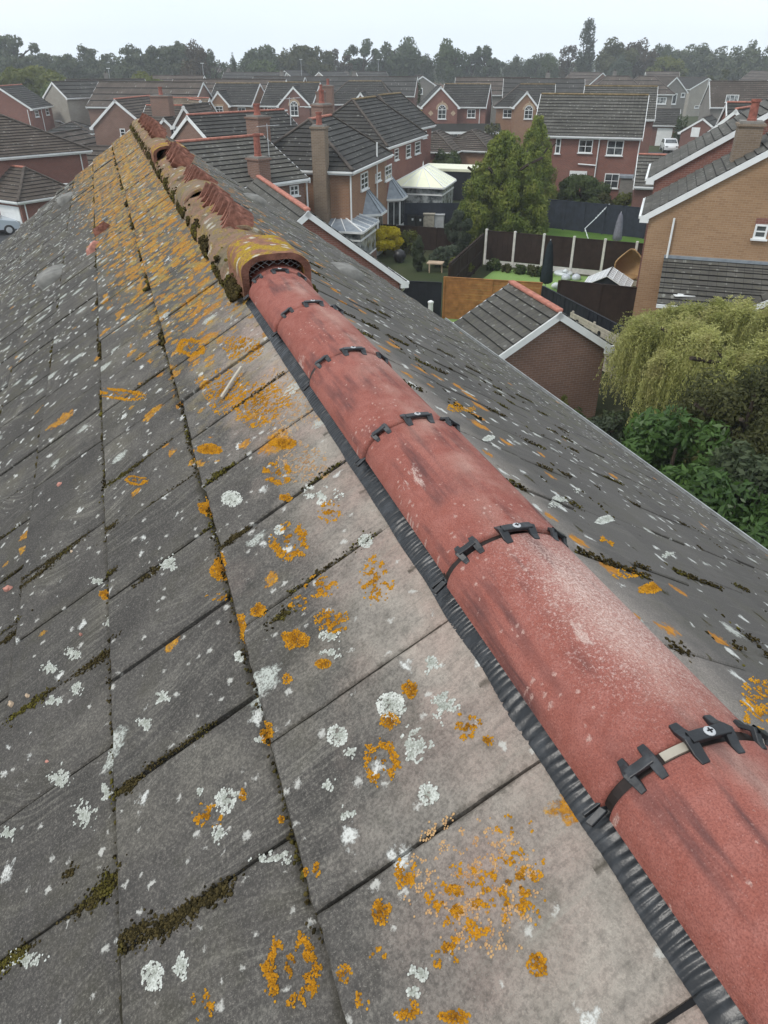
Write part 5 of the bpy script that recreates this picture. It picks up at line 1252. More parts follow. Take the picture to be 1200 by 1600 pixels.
# far rooftops: ridge centre pixel, turn, span, length, wall, roof, hip, label
FAR = [
 (358, 124, -98, 8, 17, 'brick_tan', 'tile_brown', 0, 'long plain brown roof behind the tan middle row house'), (436, 120, -100, 8, 9, 'brick_dark', 'tile_grey', 0, 'distant grey roof just above the red gable of the middle row'),
 (398, 113, -98, 8, 15, 'stone_pale', 'tile_grey', 0, 'distant long grey roof with white gable end, left of centre'), (348, 107, -60, 8, 9, 'stone_grey', 'tile_brown', 0, 'distant brown roof under the small dark fir'),
 (461, 110, -35, 8, 9, 'stone_pale', 'tile_grey', 0, 'small pale gable left of the silvery roof'), (500, 104, -98, 8, 10, 'stone_pale', 'tile_pale', 0, 'distant silvery grey roof left of centre'),
 (548, 108, -80, 8, 8, 'stone_pale', 'tile_brown', 0, 'distant brown roof with white gable below the centre trees'), (518, 112, -40, 7, 9, 'stone_pale', 'tile_grey', 0, 'distant white edged gable left of centre row'),
 (580, 112, -70, 8, 8, 'stone_grey', 'tile_grey', 0, 'distant dark gable beneath the two round trees'), (560, 120, -98, 9, 20, 'brick_dark', 'tile_grey', 0, 'very long low grey roof across the centre'),
 (622, 101, 30, 9, 10, 'stone_pale', 'tile_grey', 0, 'distant broad gable roof below the large round tree'), (690, 105, -100, 9, 17, 'brick_tan', 'tile_brown', 0, 'long tan walled roof with three chimneys in the centre'),
 (655, 118, 10, 5, 6, 'stone_grey', 'tile_grey', 0, 'small white edged gable above the dark cypress'), (742, 104, -70, 8, 11, 'stone_pale', 'tile_grey', 0, 'distant white fronted house with window band, centre right'),
 (815, 102, -70, 8, 13, 'stone_pale', 'tile_grey', 0, 'distant long roofed house with window band, right of centre'), (770, 121, -98, 8, 12, 'stone_grey', 'tile_brown', 0, 'brown roof above the wide grey roof, with small gable'),
 (866, 98, -98, 8, 11, 'stone_pale', 'tile_grey', 0, 'farthest grey roof left of the pair of white gables'), (885, 98, 25, 7, 9, 'stone_grey', 'tile_grey', 0, 'distant tall narrow gable among grey roofs, right of centre'),
 (912, 99, -70, 8, 11, 'stone_pale', 'tile_pale', 0, 'distant pale grey roof below the poplar'), (944, 98, -20, 8, 9, 'stone_pale', 'tile_grey', 0, 'distant pale gable right of the poplar'),
 (917, 113, 33, 8.5, 10, 'brick_brown', 'tile_brown', 0, 'brown brick gable with two white windows above the wide grey roof'), (965, 119, -98, 9, 10, 'stone_grey', 'tile_brown', .35, 'plain hipped brown roof right of the brown brick gable'),
 (1010, 119, -98, 9, 9, 'stone_grey', 'tile_brown', .35, 'second plain brown roof joined to the grey stone gable'), (988, 108, 30, 7, 9, 'brick_dark', 'tile_brown', 0, 'small white edged gable in front of the farthest trees'),
 (965, 98, -95, 8, 10, 'stone_grey', 'tile_grey', 0, 'farthest low grey roof below the dark round trees'), (1040, 101, 60, 8, 10, 'stone_pale', 'tile_grey', 0, 'farthest roof with white edge below the pale green tree'),
 (1082, 106, -72, 9, 11, 'brick_dark', 'tile_pale', 0, 'silvery blue roof with white window below it on the right'), (1150, 107, -80, 9, 12, 'stone_grey', 'tile_pale', 0, 'silvery roof behind a bare tree at the right'),
 (1085, 98, -98, 8, 12, 'stone_grey', 'tile_grey', 0, 'low grey roof under the right hand wood'), (1152, 98, 20, 7, 8, 'stone_pale', 'tile_brown', 0, 'farthest small white edged gable at right'),
 (1172, 106, 25, 7, 9, 'brick_dark', 'tile_brown', 0, 'brown gable with white edge near the right border'), (1192, 99, 25, 7, 9, 'stone_pale', 'tile_brown', 0, 'farthest white edged gable cut by the right border'),
 (1195, 111, 25, 9, 9, 'brick_brown', 'tile_brown', 0, 'large white edged brown gable cut by the right border'),
 (165, 124, -70, 8, 11, 'stone_grey', 'tile_grey', 0, 'grey roofed bungalow in front of the left wood'), (125, 127, -40, 6, 8, 'stone_pale', 'tile_grey', 0, 'small grey gable left end of the bungalow by the wood'),
 (235, 128, -98, 9, 14, 'brick_brown', 'tile_brown', 0, 'brown roof with red ridge behind the brown gabled house'), (270, 118, -98, 8, 12, 'brick_brown', 'tile_brown', 0, 'distant brown roof with pots below the tall wood'),
 (850, 123, -98, 8, 12, 'stone_grey', 'tile_grey', 0, 'grey roof in line behind the brown brick gable'), (1035, 112, -98, 8, 8, 'stone_grey', 'tile_brown', 0, 'brown roof rising behind the grey stone gable')]
for i, (px, py, rot, w, l, wall, roof, hip, lab) in enumerate(FAR):
    zr = -2.3
    p = P(px, max(py, 99.5), zr)
    if p[1] > 420: p = p * (420 / p[1]); 
    h = house('house', p[0], p[1], lab, group='distant houses')
    v = Vol(h, p[0], p[1], rot, w, l, zr - w * .29, zr, hip, hip, wall=wall, roof=roof, ridge='ridge_dark', fine=False, courses=8)
    if i % 3 == 0 or rot > 0:
        v.window('f', (v.w / 2 - 1.2, v.w / 2 - .2, -5.2, -4.2), 2, 1, 'glass', px=False, fr=.12) if not hip else None
    if abs(rot) > 50:
        for c in (-.25, .25): v.window('R', (v.l / 2 + c * v.l - .8, v.l / 2 + c * v.l + .8, v.ze - 1.5, v.ze - .45), 3, 1, 'glass_pale', px=False, fr=.12)
    if i % 4 == 1: chimney(h, p[0] + .8 * math.cos(i), p[1] + .5, zr - .9, zr + .6, .35, .3, rot, 'stone_grey', 1, potr=.1, poth=.3, pot='ridge_dark')
# filler rows between, seen only as slivers of roof
# ------------------------------------------------------------------ fences
def fence(label, p0, p1, h, n, mat, post='same', postw=.1, cap=.0, name='fence', base=0., boards='v', gravel=None, lift=0.):
    p0 = np.array([p0[0], p0[1], G + lift]); p1 = np.array([p1[0], p1[1], G + lift]); d = p1 - p0; L = np.linalg.norm(d); d /= L; nn = np.cross(d, ZZ)
    e = empty(name, (p0 + p1) / 2, label, 'fence')
    pm = mat if post == 'same' else post; st = L / n
    for i in range(n):
        a, b = p0 + d * (i * st + postw / 2), p0 + d * ((i + 1) * st - postw / 2); w = np.linalg.norm(b - a); m = MB(); z0 = .28 if gravel else .04
        if boards == 'v':
            k = max(4, int(w / .14))
            for j in range(k):
                c = a + d * (w * (j + .5) / k); off = .008 if j % 2 else -.008
                m.box(c + nn * off + ZZ * (z0 + (h - z0) / 2), d * (w / k * .5), nn * .011, ZZ * ((h - z0) / 2 - (.006 if j % 2 else 0)))
            for zz in (.3, h * .5, h - .12): m.box((a + b) / 2 - nn * .035 + ZZ * (zz + z0 * .3), d * w / 2, nn * .02, ZZ * .035)
        else:
            k = int((h - z0) / .11)
            for j in range(k):
                zz = z0 + (h - z0) * (j + .5) / k; m.box((a + b) / 2 + nn * (.006 * (j % 2)) + ZZ * zz, d * w / 2, nn * .012, ZZ * ((h - z0) / k * .46))
        m.box((a + b) / 2 + ZZ * (h + .012), d * w / 2, nn * .04, ZZ * .012)
        m.build('fence_panel', M[mat], e)
        if gravel: MB().box((a + b) / 2 + ZZ * .135, d * w / 2, nn * .025, ZZ * .13).build('gravel_board', M[gravel], e)
    for i in range(n + 1):
        c = p0 + d * i * st; MB().box(c + ZZ * (h + cap) / 2, d * postw / 2, nn * postw / 2, ZZ * (h + cap) / 2).build('fence_post', M[pm], e, bevel=.01)
    return e
B = lambda px, py: P(px, py)[:2]
f1a, f1b = np.array(B(757, 413)), np.array(B(1036, 441))
fence('dark brown panel fence with white concrete posts across the middle garden', f1a, f1b, 1.82, 6, 'fence_brown', 'concrete', .13, .1, gravel='concrete')
fence('dark brown side fence running from the white posts to the orange fence', B(752, 416), B(700, 470), 1.75, 4, 'fence_brown', gravel=None)
fence('orange brown horizontal slat fence panels', (2.65, 32.75), (6.7, 31.75), 1.85, 2, 'fence_orange', 'same', .09, .02, boards='h')
fence('black fence left of the orange slat panels', (-.6, 33.3), (2.5, 32.8), 1.6, 2, 'fence_black', 'same', .09, .02)
fence('charcoal back fence behind the grey folded parasol', B(850, 356), B(1004, 373), 1.85, 5, 'fence_blue', 'same', .1, .05)
fence('charcoal fence below the white conservatory', B(616, 362), B(722, 362), 1.8, 3, 'fence_blue', 'same', .1, .05)
fence('brown fence behind the yellow shrub', B(590, 386), B(712, 395), 1.35, 4, 'fence_brown', 'same', .1)
fence('dark brown fence with small screw heads in front of the glass roofed hutch', (7.6, 32.4), (14.2, 29.6), 1.8, 4, 'fence_brown', 'same', .1)
fence('black fence running beside the small brick garage roof', (6.75, 31.6), (9.0, 24.6), 1.75, 4, 'fence_black', 'same', .09, .02)
fence('weathered grey wooden gate fence beside the ochre house', B(1000, 372), B(1036, 372), 2.1, 1, 'fence_weathered', 'same', .1)
fence('red brown fence by the parked white car', P(1053, 228)[:2], P(1080, 226)[:2], 2.2, 2, 'fence_redbrown', 'same', .1)
m = MB(); s0, s1 = np.array([7.25, 28.4, G]), np.array([8.75, 24.2, G]); d = (s1 - s0); L = np.linalg.norm(d); d /= L; nn = np.cross(d, ZZ)
e = empty('slatted_screen', (s0 + s1) / 2, 'pale grey slatted wooden screen with two dark holes beside the black fence', 'screen')
m = MB()
for j in range(15): m.box((s0 + s1) / 2 + ZZ * (.15 + .1 * j), d * L / 2, nn * .015, ZZ * .042)
m.build('slats', M['wood_pale'], e); m = MB()
for t in (.02, .35, .68, .98): m.box(s0 + d * L * t + nn * -.04 + ZZ * .8, d * .04, nn * .03, ZZ * .85)
m.build('posts', M['wood_pale'], e)
m = MB()
for t in (.12, .45): m.lathe(s0 + d * L * t + ZZ * 1.35 + nn * .016, [(.1, 0), (.1, .01)], 12, 0, nn)
for t in (.12, .45): m.lathe(s0 + d * L * t + ZZ * 1.35 - nn * .026, [(.1, 0), (.1, .01)], 12, 0, nn)
m.build('light_fitting', M['dark'], e)
# ------------------------------------------------------------------ garden things
def parasol(label, px, py, h, r_, mat, pole='metal_grey'):
    c = P(px, py); e = empty('parasol', c, label, 'parasol')
    m = MB(); m.lathe(c, [(.24, 0), (.24, .05), (.05, .08)], 12); m.build('base', M['concrete'], e)
    m = MB(); m.tube([c, c + ZZ * (h + .08)], .022, 8); m.build('pole', M[pole], e)
    m = MB(); n = 16
    prf = [(.03, h + .02), (r_ * .45, h * .93), (r_ * .75, h * .7), (r_ * .95, h * .42), (r_ * 1.1, h * .24), (r_ * .8, h * .2)]
    rs = [[c + np.array([math.cos(2 * math.pi * i / n), math.sin(2 * math.pi * i / n), 0]) * rr * (1 if i % 2 else .68) + ZZ * zz for i in range(n)] for rr, zz in prf]
    for u, w in zip(rs, rs[1:]):
        for i in range(n): m.poly([u[i], w[i], w[(i + 1) % n], u[(i + 1) % n]])
    m.poly(rs[0]); m.poly(rs[-1][::-1]); m.build('canopy', M[mat], e, True)
parasol('folded grey parasol standing on the back lawn', 962, 386, 2.0, .27, 'fabric_grey')
parasol('tall folded black parasol behind the orange fence corner', 851, 458, 2.5, .30, 'fabric_dark')
# rattan egg chair
c = P(979, 447); e = empty('egg_chair', c, 'rattan egg chair with pointed top on the patio', 'chair')
m = MB(); n = 20; K = 12; rows = []
fc = np.array([-.35, -.94, 0]); fc /= np.linalg.norm(fc); sd_ = np.cross(fc, ZZ)
for k in range(K + 1):
    t = k / K; zz = .25 + 1.55 * t; rr = .72 * math.sin(math.pi * (t * .93 + .04)) ** .6 * (1 if t < .6 else 1 - (t - .6) * 1.1)
    rows.append([c + ZZ * zz + (sd_ * math.cos(a) - fc * math.sin(a) * .9) * rr for a in np.linspace(-.25, math.pi + .25, n)])
for u, w in zip(rows, rows[1:]):
    for i in range(n - 1): m.poly([u[i], u[i + 1], w[i + 1], w[i]])
sh = m.build('shell', M['rattan'], e, True); md = sh.modifiers.new('solid', 'SOLIDIFY'); md.thickness = .05
m = MB(); m.lathe(c + ZZ * .33 - fc * .2, [(.1, 0), (.5, .02), (.52, .12), (.4, .18)], 18); m.build('cushion', M['rattan'], e, True)
m = MB(); m.lathe(c, [(.45, 0), (.45, .03), (.06, .06), (.05, .3)], 16); m.build('base', M['plastic_black'], e)
# hutch with a translucent pitched roof
c = P(945, 475); c = np.array([c[0], c[1], G]); e = empty('garden_hutch', c, 'low garden hutch with pale gridded clear roof behind the dark brown fence', 'hutch')
a_ = np.array([.92, -.38, 0]); b_ = np.array([.38, .92, 0]); hw, hl, ez, rz = 1.05, .95, .95, 1.5
q = lambda x, y, z: c + a_ * x + b_ * y + ZZ * z
m = MB(); m.box(q(0, 0, ez / 2), a_ * (hw - .12), b_ * (hl - .1), ZZ * ez / 2); m.poly([q(-hw + .12, -hl + .1, ez), q(hw - .12, -hl + .1, ez), q(0, -hl + .1, rz - .06)]); m.poly([q(hw - .12, hl - .1, ez), q(-hw + .12, hl - .1, ez), q(0, hl - .1, rz - .06)]); m.build('hutch_body', M['fence_black'], e)
clr = plain('clear_sheet', (.50, .53, .57), .25, .5, .15, 6); m = MB()
for sx in (-1, 1): m.poly([q(sx * hw, -hl, ez), q(sx * hw, hl, ez), q(0, hl, rz), q(0, -hl, rz)]); m.poly([q(sx * hw, -hl, ez - .02), q(0, -hl, rz - .02), q(0, hl, rz - .02), q(sx * hw, hl, ez - .02)])
m.build('roof', clr, e); m = MB()
for sx in (-1, 1):
    for i in range(7): y = -hl + 2 * hl * i / 6; m.bar(q(sx * hw, y, ez + .015), q(0, y, rz + .015), .04, .03)
    for i in range(5): t = i / 4; m.bar(q(sx * hw * (1 - t), -hl, ez + (rz - ez) * t + .02), q(sx * hw * (1 - t), hl, ez + (rz - ez) * t + .02), .035, .03)
m.build('roof_frame', M['white'], e)
# toys, pots, shelf
M['vinyl_white'] = plain('vinyl_white', (.66, .70, .70), .3, .5, .12, 5); M['orange_plastic'] = plain('orange_plastic', (.55, .22, .03), .4)
c = P(885, 452); e = empty('inflatable_toy', c, 'crumpled white inflatable pool toy with orange end on the turf', 'pool toy'); m = MB()
for i in range(11):
    a = i * .9; rr = .12 + .42 * (i / 11); p = c + np.array([math.cos(a) * rr * 1.15, math.sin(a) * rr * .8, 0]); s = random.uniform(.18, .32)
    m.lathe(p, [(s * .7, .0), (s, s * .45), (s * .85, s * .9), (s * .3, s * 1.25), (.01, s * 1.3)], 10)
m.build('body', M['vinyl_white'], e, True); m = MB()
for dx in (-.08, .12, .3): m.lathe(c + np.array([.2 + dx, -.45, 0]), [(.1, 0), (.14, .06), (.09, .14), (.01, .17)], 9)
m.build('orange_end', M['orange_plastic'], e, True)
for dx, lab in ((-9, 'left clear plastic dome by the gravel board'), (7, 'right clear plastic dome by the gravel board')):
    c = P(893 + dx, 437); m = MB(); m.lathe(c, [(.24, 0), (.25, .1), (.22, .2), (.14, .28), (.02, .32)], 14); m.lathe(c + ZZ * .32, [(.03, 0), (.03, .05)], 8); o = m.build('plant_dome', clr, None, True); tag(o, lab, 'plant cover')
c = P(880, 429); m = MB(); m.lathe(c, [(.5, 0), (.52, .1), (.45, .16), (.1, .1)], 14); m.lathe(c + np.array([.1, .0, .14]), [(.16, 0), (.14, .1), (.03, .16)], 10); tag(m.build('paddling_pool', M['vinyl_white'], None, True), 'small deflated white pool at the foot of the dark fence', 'pool')
c = P(1018, 444); e = empty('plant_shelf', c, 'grey shelf unit with rows of white jars by the dark fence', 'shelf'); m = MB(); a_ = (f1b - f1a) / np.linalg.norm(f1b - f1a); a_ = np.array([*a_, 0.]); b_ = np.cross(a_, ZZ)
for z in (.25, .65, 1.05): m.box(c + ZZ * z, a_ * .5, b_ * .16, ZZ * .02)
for sx in (-1, 1): m.box(c + a_ * sx * .5 + ZZ * .55, a_ * .025, b_ * .16, ZZ * .55)
m.build('frame', M['metal_grey'], e)
for z in (.27, .67):
    for i in range(4): m = MB(); m.lathe(c + a_ * (-.36 + .24 * i) + ZZ * z + b_ * .02, [(.06, 0), (.08, .08), (.07, .18), (.05, .2)], 9); m.build('jar', M['white'], e)
c = P(988, 455); m = MB(); pts = [c + np.array([.38 * math.cos(a), .3 * math.sin(a), .04]) for a in np.linspace(0, 6.28, 18)]; m.tube(pts, .035, 6); tag(m.build('hose_ring', M['plastic_black']), 'black hose coiled on the patio by the egg chair', 'hose')
for i, (px, py, w, lab) in enumerate(((1000, 449, .3, 'long wooden planter on the patio behind the hutch'), (1002, 461, .22, 'green crate beside the hutch roof'))):
    c = P(px, py); m = MB(); m.box(c + ZZ * .18, (w * 2.2, -.1, 0), (.05, .18, 0), (0, 0, .18)); m.box(c + ZZ * .37, (w * 2.1, -.1, 0), (.05, .15, 0), (0, 0, .012), 1); o = m.build('planter', [M['wood_pale'] if i == 0 else M['plastic_black'], M['ground']], None, bevel=.015); tag(o, lab, 'planter')
# patio heater
c = np.array([*P(1060, 500, -9.0)[:2], G]); c = at_dist(1056, 505, 27.2); c = np.array([c[0], c[1], G]); e = empty('patio_heater', c, 'tall pyramid patio heater with white square hood beside the willow', 'patio heater')
hz = at_dist(1061, 459, 27.2)[2] - G
m = MB(); m.box(c + ZZ * .35, (.26, 0, 0), (0, .26, 0), (0, 0, .35)); m.build('base', M['metal_grey'], e, bevel=.02); m = MB(); m.lathe(c + ZZ * .7, [(.06, 0), (.06, hz - .8)], 10); m.build('glass_tube', clr, e)
m = MB()
for sx in (-1, 1):
    for sy in (-1, 1): m.bar(c + np.array([sx * .26, sy * .26, .7]), c + np.array([sx * .13, sy * .13, hz - .06]), .03, .03)
m.build('frame', M['metal_grey'], e)
gm = MB()
for sx, sy in ((1, 0), (-1, 0), (0, 1), (0, -1)):
    for k in range(9):
        t = k / 8 * 2 - 1; o1 = np.array([sx or t, sy or t, 0]); gm.bar(c + o1 * .25 + ZZ * .7, c + o1 * .125 + ZZ * (hz - .06), .008, .008)
gm.build('guard', M['metal_grey'], e); m = MB(); m.box(c + ZZ * hz, (.36, 0, 0), (0, .36, 0), (0, 0, .012)); m.box(c + ZZ * (hz + .03), (.22, 0, 0), (0, .22, 0), (0, 0, .02)); m.build('hood', M['white'], e)
c = at_dist(985, 508, 26.6); e = empty('garden_table', (c[0], c[1], G), 'large grey garden table top left of the patio heater', 'table'); hz = .78; c = np.array([c[0], c[1], G]); a_ = np.array([.8, -.6, 0]); b_ = np.array([.6, .8, 0])
m = MB(); m.box(c + ZZ * hz, a_ * 1.3, b_ * .65, ZZ * .025); m.build('table_top', M['lead'], e, bevel=.02)
for sx in (-1, 1):
    for sy in (-1, 1): MB().box(c + a_ * sx * 1.15 + b_ * sy * .5 + ZZ * hz / 2, a_ * .035, b_ * .035, ZZ * (hz / 2 - .03)).build('leg', M['lead'], e)
# white metal swing frame by the ochre house, rope on the back fence
c = P(1008, 391); e = empty('swing_frame', c, 'white tubular frame with wire chair by the ochre house', 'swing'); m = MB()
m.tube([c, c + np.array([.35, .3, 1.9]), c + np.array([1.5, .2, 1.75])], .035, 8); m.tube([c + np.array([.35, .3, 1.9]), c + np.array([1.5, -.1, 0.])], .03, 8); m.tube([c + np.array([1.5, .2, 1.75]), c + np.array([1.6, .4, 0])], .03, 8)
m.build('frame', M['white'], e); m = MB()
for k in range(7): m.tube([c + np.array([.6 + .42 * math.cos(a), -.05 + .3 * math.sin(a), .25 + .1 * k]) for a in np.linspace(0, 6.28, 14)], .016, 5)
for a in np.linspace(0, 5.6, 8): m.tube([c + np.array([.6 + .42 * math.cos(a), -.05 + .3 * math.sin(a), .25]), c + np.array([.6 + .42 * math.cos(a), -.05 + .3 * math.sin(a), .85])], .014, 5)
m.build('wire_seat', M['white'], e)
p0 = np.array([*P(945, 365)[:2], G + 1.85]); p1 = at_dist(914, 357, P(945, 365)[1] - 2.0); p2 = P(924, 388); m = MB(); m.tube([p0, (p0 + p1) / 2 - ZZ * .05, p1, (p1 + p2) / 2, p2], .022, 6)
for t in np.linspace(0, 1, 12):
    p = p0 + (p1 - p0) * t if t < .6 else p1 + (p2 - p1) * (t - .6) / .4; m.lathe(p - ZZ * .08, [(.03, 0), (.05, .05), (.03, .1)], 6)
tag(m.build('bunting', M['vinyl_white']), 'string of small white flags hanging from the charcoal back fence', 'bunting')
def bin_(px, py, w, h, mat, lab, lid=True):
    c = P(px, py); e = empty('wheelie_bin' if lid else 'storage_box', c, lab, 'bin' if lid else 'storage box'); m = MB(); m.box(c + ZZ * h / 2, (w / 2, -.05, 0), (.05, w / 2, 0), (0, 0, h / 2)); m.build('body', M[mat], e, bevel=.04)
    m = MB(); m.box(c + ZZ * (h + .03), (w / 2 + .03, -.05, 0), (.05, w / 2 + .05, 0), (0, 0, .03)); m.build('lid', M[mat], e, bevel=.02)
    if lid:
        m = MB(); m.box(c + ZZ * (h * .8) - np.array([0, w / 2 + .02, 0]), (.06, 0, 0), (0, .01, 0), (0, 0, .07)); m.build('sticker', M['white'], e)
bin_(644, 362, .58, 1.05, 'plastic_black', 'left black wheelie bin against the charcoal fence'); bin_(656, 362, .55, 1.0, 'plastic_black', 'right black wheelie bin against the charcoal fence')
bin_(670, 362, .75, 1.15, 'wood_pale', 'pale green grey storage cupboard beside the bins', False); bin_(685, 362, .75, 1.1, 'metal_grey', 'light grey storage cupboard right of the bins', False)
c = P(672, 504); m = MB(); m.lathe(c, [(.11, 0), (.11, .85), (.13, .86), (.13, .93), (.05, .98)], 12); tag(m.build('bollard_light', M['white']), 'short white post standing on the turf by the black fence', 'post')
c = P(624, 410); m = MB(); m.lathe(c, [(.14, 0), (.3, .12), (.38, .38), (.3, .62), (.1, .72)], 14); tag(m.build('ball_planter', M['plastic_black'], None, True), 'round black ball planter by the yellow shrub', 'planter')
c = P(680, 425); e = empty('side_table', c, 'small brown wooden table beside the round topiary', 'table'); m = MB(); m.box(c + ZZ * .5, (.42, -.1, 0), (.08, .3, 0), (0, 0, .03)); m.build('table_top', M['sandstone'], e)
for sx in (-1, 1):
    for sy in (-1, 1): MB().box(c + np.array([sx * .34, sy * .22, .24]), (.03, 0, 0), (0, .03, 0), (0, 0, .235)).build('leg', M['sandstone'], e)
# conservatories
def conservatory(label, x, y, rot, w, l, h, hr, roof, hip=.5, g=G):
    r = R(rot); ex = np.array([math.cos(r), math.sin(r), 0]); ey = np.array([-math.sin(r), math.cos(r), 0]); c = np.array([x, y, g]); e = empty('conservatory', c, label, 'conservatory')
    q = lambda a, b, z: c + ex * a + ey * b + ZZ * z; fr = MB(); gl = MB(); dw = MB()
    for (a0, b0), (a1, b1) in (((-w/2, -l/2), (w/2, -l/2)), ((w/2, -l/2), (w/2, l/2)), ((w/2, l/2), (-w/2, l/2)), ((-w/2, l/2), (-w/2, -l/2))):
        p0, p1 = q(a0, b0, 0), q(a1, b1, 0); L = np.linalg.norm(p1 - p0); n = max(3, int(L / .75)); d = (p1 - p0) / L
        dw.box((p0 + p1) / 2 + ZZ * .3, d * L / 2, np.cross(d, ZZ) * .06, ZZ * .3)
        gl.box((p0 + p1) / 2 + ZZ * (.6 + h) / 2, d * L / 2, np.cross(d, ZZ) * .012, ZZ * (h - .6) / 2)
        for i in range(n + 1): pp = p0 + d * L * i / n; fr.bar(pp + ZZ * .6, pp + ZZ * h, .09, .09)
        for z in (.62, h * .78, h - .05): fr.bar(p0 + ZZ * z, p1 + ZZ * z, .1, .09)
    dw.build('dwarf_wall', M['brick_brown'], e); fr.build('frame', M['white'], e); gl.build('glazing', M['glass_pale'], e)
    rf = MB(); o = .15; E = [q(-w/2-o, -l/2-o, h), q(w/2+o, -l/2-o, h), q(w/2+o, l/2+o, h), q(-w/2-o, l/2+o, h)]; A, Bp = q(0, -l/2 + hip * w, hr), q(0, l/2 - hip * w * .3, hr)
    for pts in ([E[0], E[1], A], [E[1], E[2], Bp, A], [E[2], E[3], Bp], [E[3], E[0], A, Bp]): rf.poly(pts)
    rf.build('roof', M[roof], e); rb = MB()
    for p, s_ in ((E[0], A), (E[1], A), (E[2], Bp), (E[3], Bp), (A, Bp)): rb.bar(p + ZZ * .03, s_ + ZZ * .03, .07, .06)
    n = max(4, int(l / .7))
    for i in range(1, n):
        t = i / n
        for u, v_ in ((E[1], E[2]), (E[0], E[3])):
            p = u + (v_ - u) * t; tt = np.clip((t * l - hip * w) / max(.01, l - hip * w * 1.3), 0, 1); top = A + (Bp - A) * tt
            if t * l < hip * w * .95: top = p + (A - u) * (t * l / (hip * w)) + 0 if False else u + (A - u) * min(1, t * l / (hip * w)); 
            rb.bar(p + ZZ * .02, top + ZZ * .02, .04, .04)
    for i in range(1, 4): rb.bar(E[0] + (E[1] - E[0]) * i / 4 + ZZ * .02, A + ZZ * .02, .04, .04)
    rb.lathe(A + ZZ * .05, [(.05, 0), (.03, .2), (.005, .35)], 8); rb.build('roof_bars', M['white'], e)
    gt = MB(); 
    for u, v_ in zip(E, E[1:] + E[:1]): gt.bar(u - ZZ * .05, v_ - ZZ * .05, .1, .1)
    gt.build('gutter', M['white'], e)
cc = P(660, 288, -7.55); conservatory('white conservatory with pale cream glazed roof behind the charcoal fence', cc[0] + .1, cc[1] + .9, -16, 3.7, 4.0, 2.35, 3.4, 'cream', .5)
cc = P(540, 352, -7.75); conservatory('small white conservatory with blue grey roof beside the garage gable', cc[0] - .4, cc[1] + .2, -14, 3.4, 3.2, 2.15, 2.75, 'lead', .5)
m = MB(); p = P(708, 262, -7.6); m.box(p + ZZ * 0, (2.4, -.7, 0), (.5, 1.6, 0), (0, 0, .1)); e = empty('flat_roof_shed', (p[0], p[1], G), 'flat cream roofed dark shed behind the big conifer', 'shed'); m.build('roof', M['cream'], e)
m = MB(); m.box((p[0], p[1], (G - 7.7) / 2), (2.3, -.67, 0), (.47, 1.5, 0), (0, 0, (-7.71 - G) / 2)); m.build('wall', M['fence_black'], e)
# ------------------------------------------------------------------ cars, lamp posts
def car(x, y, rot, paint, label):
    r = R(rot); f = np.array([math.cos(r), math.sin(r), 0]); s = np.array([-math.sin(r), math.cos(r), 0]); c = np.array([x, y, G + .01]); e = empty('parked_car', c, label, 'car', 'parked cars')
    prof_ = [(-2.05, .35), (-2.0, .78), (-1.75, .92), (-1.5, 1.38), (-.6, 1.48), (.35, 1.42), (1.05, .98), (1.85, .84), (2.05, .62), (2.05, .3)]
    m = MB(); n = len(prof_)
    def ring(w, k): return [c + f * a + s * (w * (1 - .16 * max(0, (z - .9) / .6))) + ZZ * z for a, z in prof_]
    Lr, Rr = ring(.86, 0), ring(-.86, 0)
    for i in range(n - 1): m.poly([Rr[i], Rr[i + 1], Lr[i + 1], Lr[i]])
    m.poly(Lr); m.poly(Rr[::-1]); m.poly([Lr[0], Rr[0], Rr[-1], Lr[-1]][::-1]); m.build('body', paint, e, bevel=.05)
    w = MB()
    for sg in (1, -1):
        y_ = lambda z: sg * (.868 * (1 - .16 * max(0, (z - .9) / .6)) + .006)
        for A in ([(-1.5, .98), (-.5, .98), (-.55, 1.38), (-1.38, 1.32)], [(-.42, .98), (.85, .98), (.3, 1.33), (-.46, 1.38)]): w.poly([c + f * a + s * y_(z) + ZZ * z for a, z in (A if sg < 0 else A[::-1])])
    w.poly([c + f * a + s * b + ZZ * z for a, b, z in ((1.0, -.72, 1.03), (1.0, .72, 1.03), (.42, .62, 1.40), (.42, -.62, 1.40))]); w.poly([c + f * a + s * b + ZZ * z for a, b, z in ((-1.76, .7, .98), (-1.76, -.7, .98), (-1.54, -.62, 1.34), (-1.54, .62, 1.34))])
    w.build('windows', M['glass'], e)
    for a in (-1.25, 1.3):
        for sg in (-1, 1):
            t = MB(); t.lathe(c + f * a + s * sg * .72 + ZZ * .31, [(.31, 0), (.32, .03), (.32, .17), (.30, .19), (.2, .19)], 18, 0, s * sg); wh = t.build('wheel', M['plastic_black'], e)
            t = MB(); t.lathe(c + f * a + s * sg * .905 + ZZ * .31, [(.2, 0), (.19, .012), (.03, .02)], 10, 0, s * sg); t.build('rim', M['metal_grey'], wh)
    for sg in (-1, 1): m = MB(); m.box(c + f * 1.95 + s * sg * .62 + ZZ * .7, f * .09, s * .16, ZZ * .07); m.build('headlight', M['glass_pale'], e)
    m = MB(); m.box(c + f * 2.052 + ZZ * .52, f * .012, s * .26, ZZ * .06); m.build('number_plate', M['white'], e)
pw_ = N('car_paint_white', .25, .6); pw_.col((.72, .73, .73)); ps_ = N('car_paint_silver', .25, .6); ps_.col((.42, .47, .52)); pr_ = N('car_paint_red', .25, .6); pr_.col((.42, .03, .035))
p = P(-3, 366); car(p[0] - .6, p[1], 25, ps_.m, 'silver blue car cut by the left border outside the white garage door')
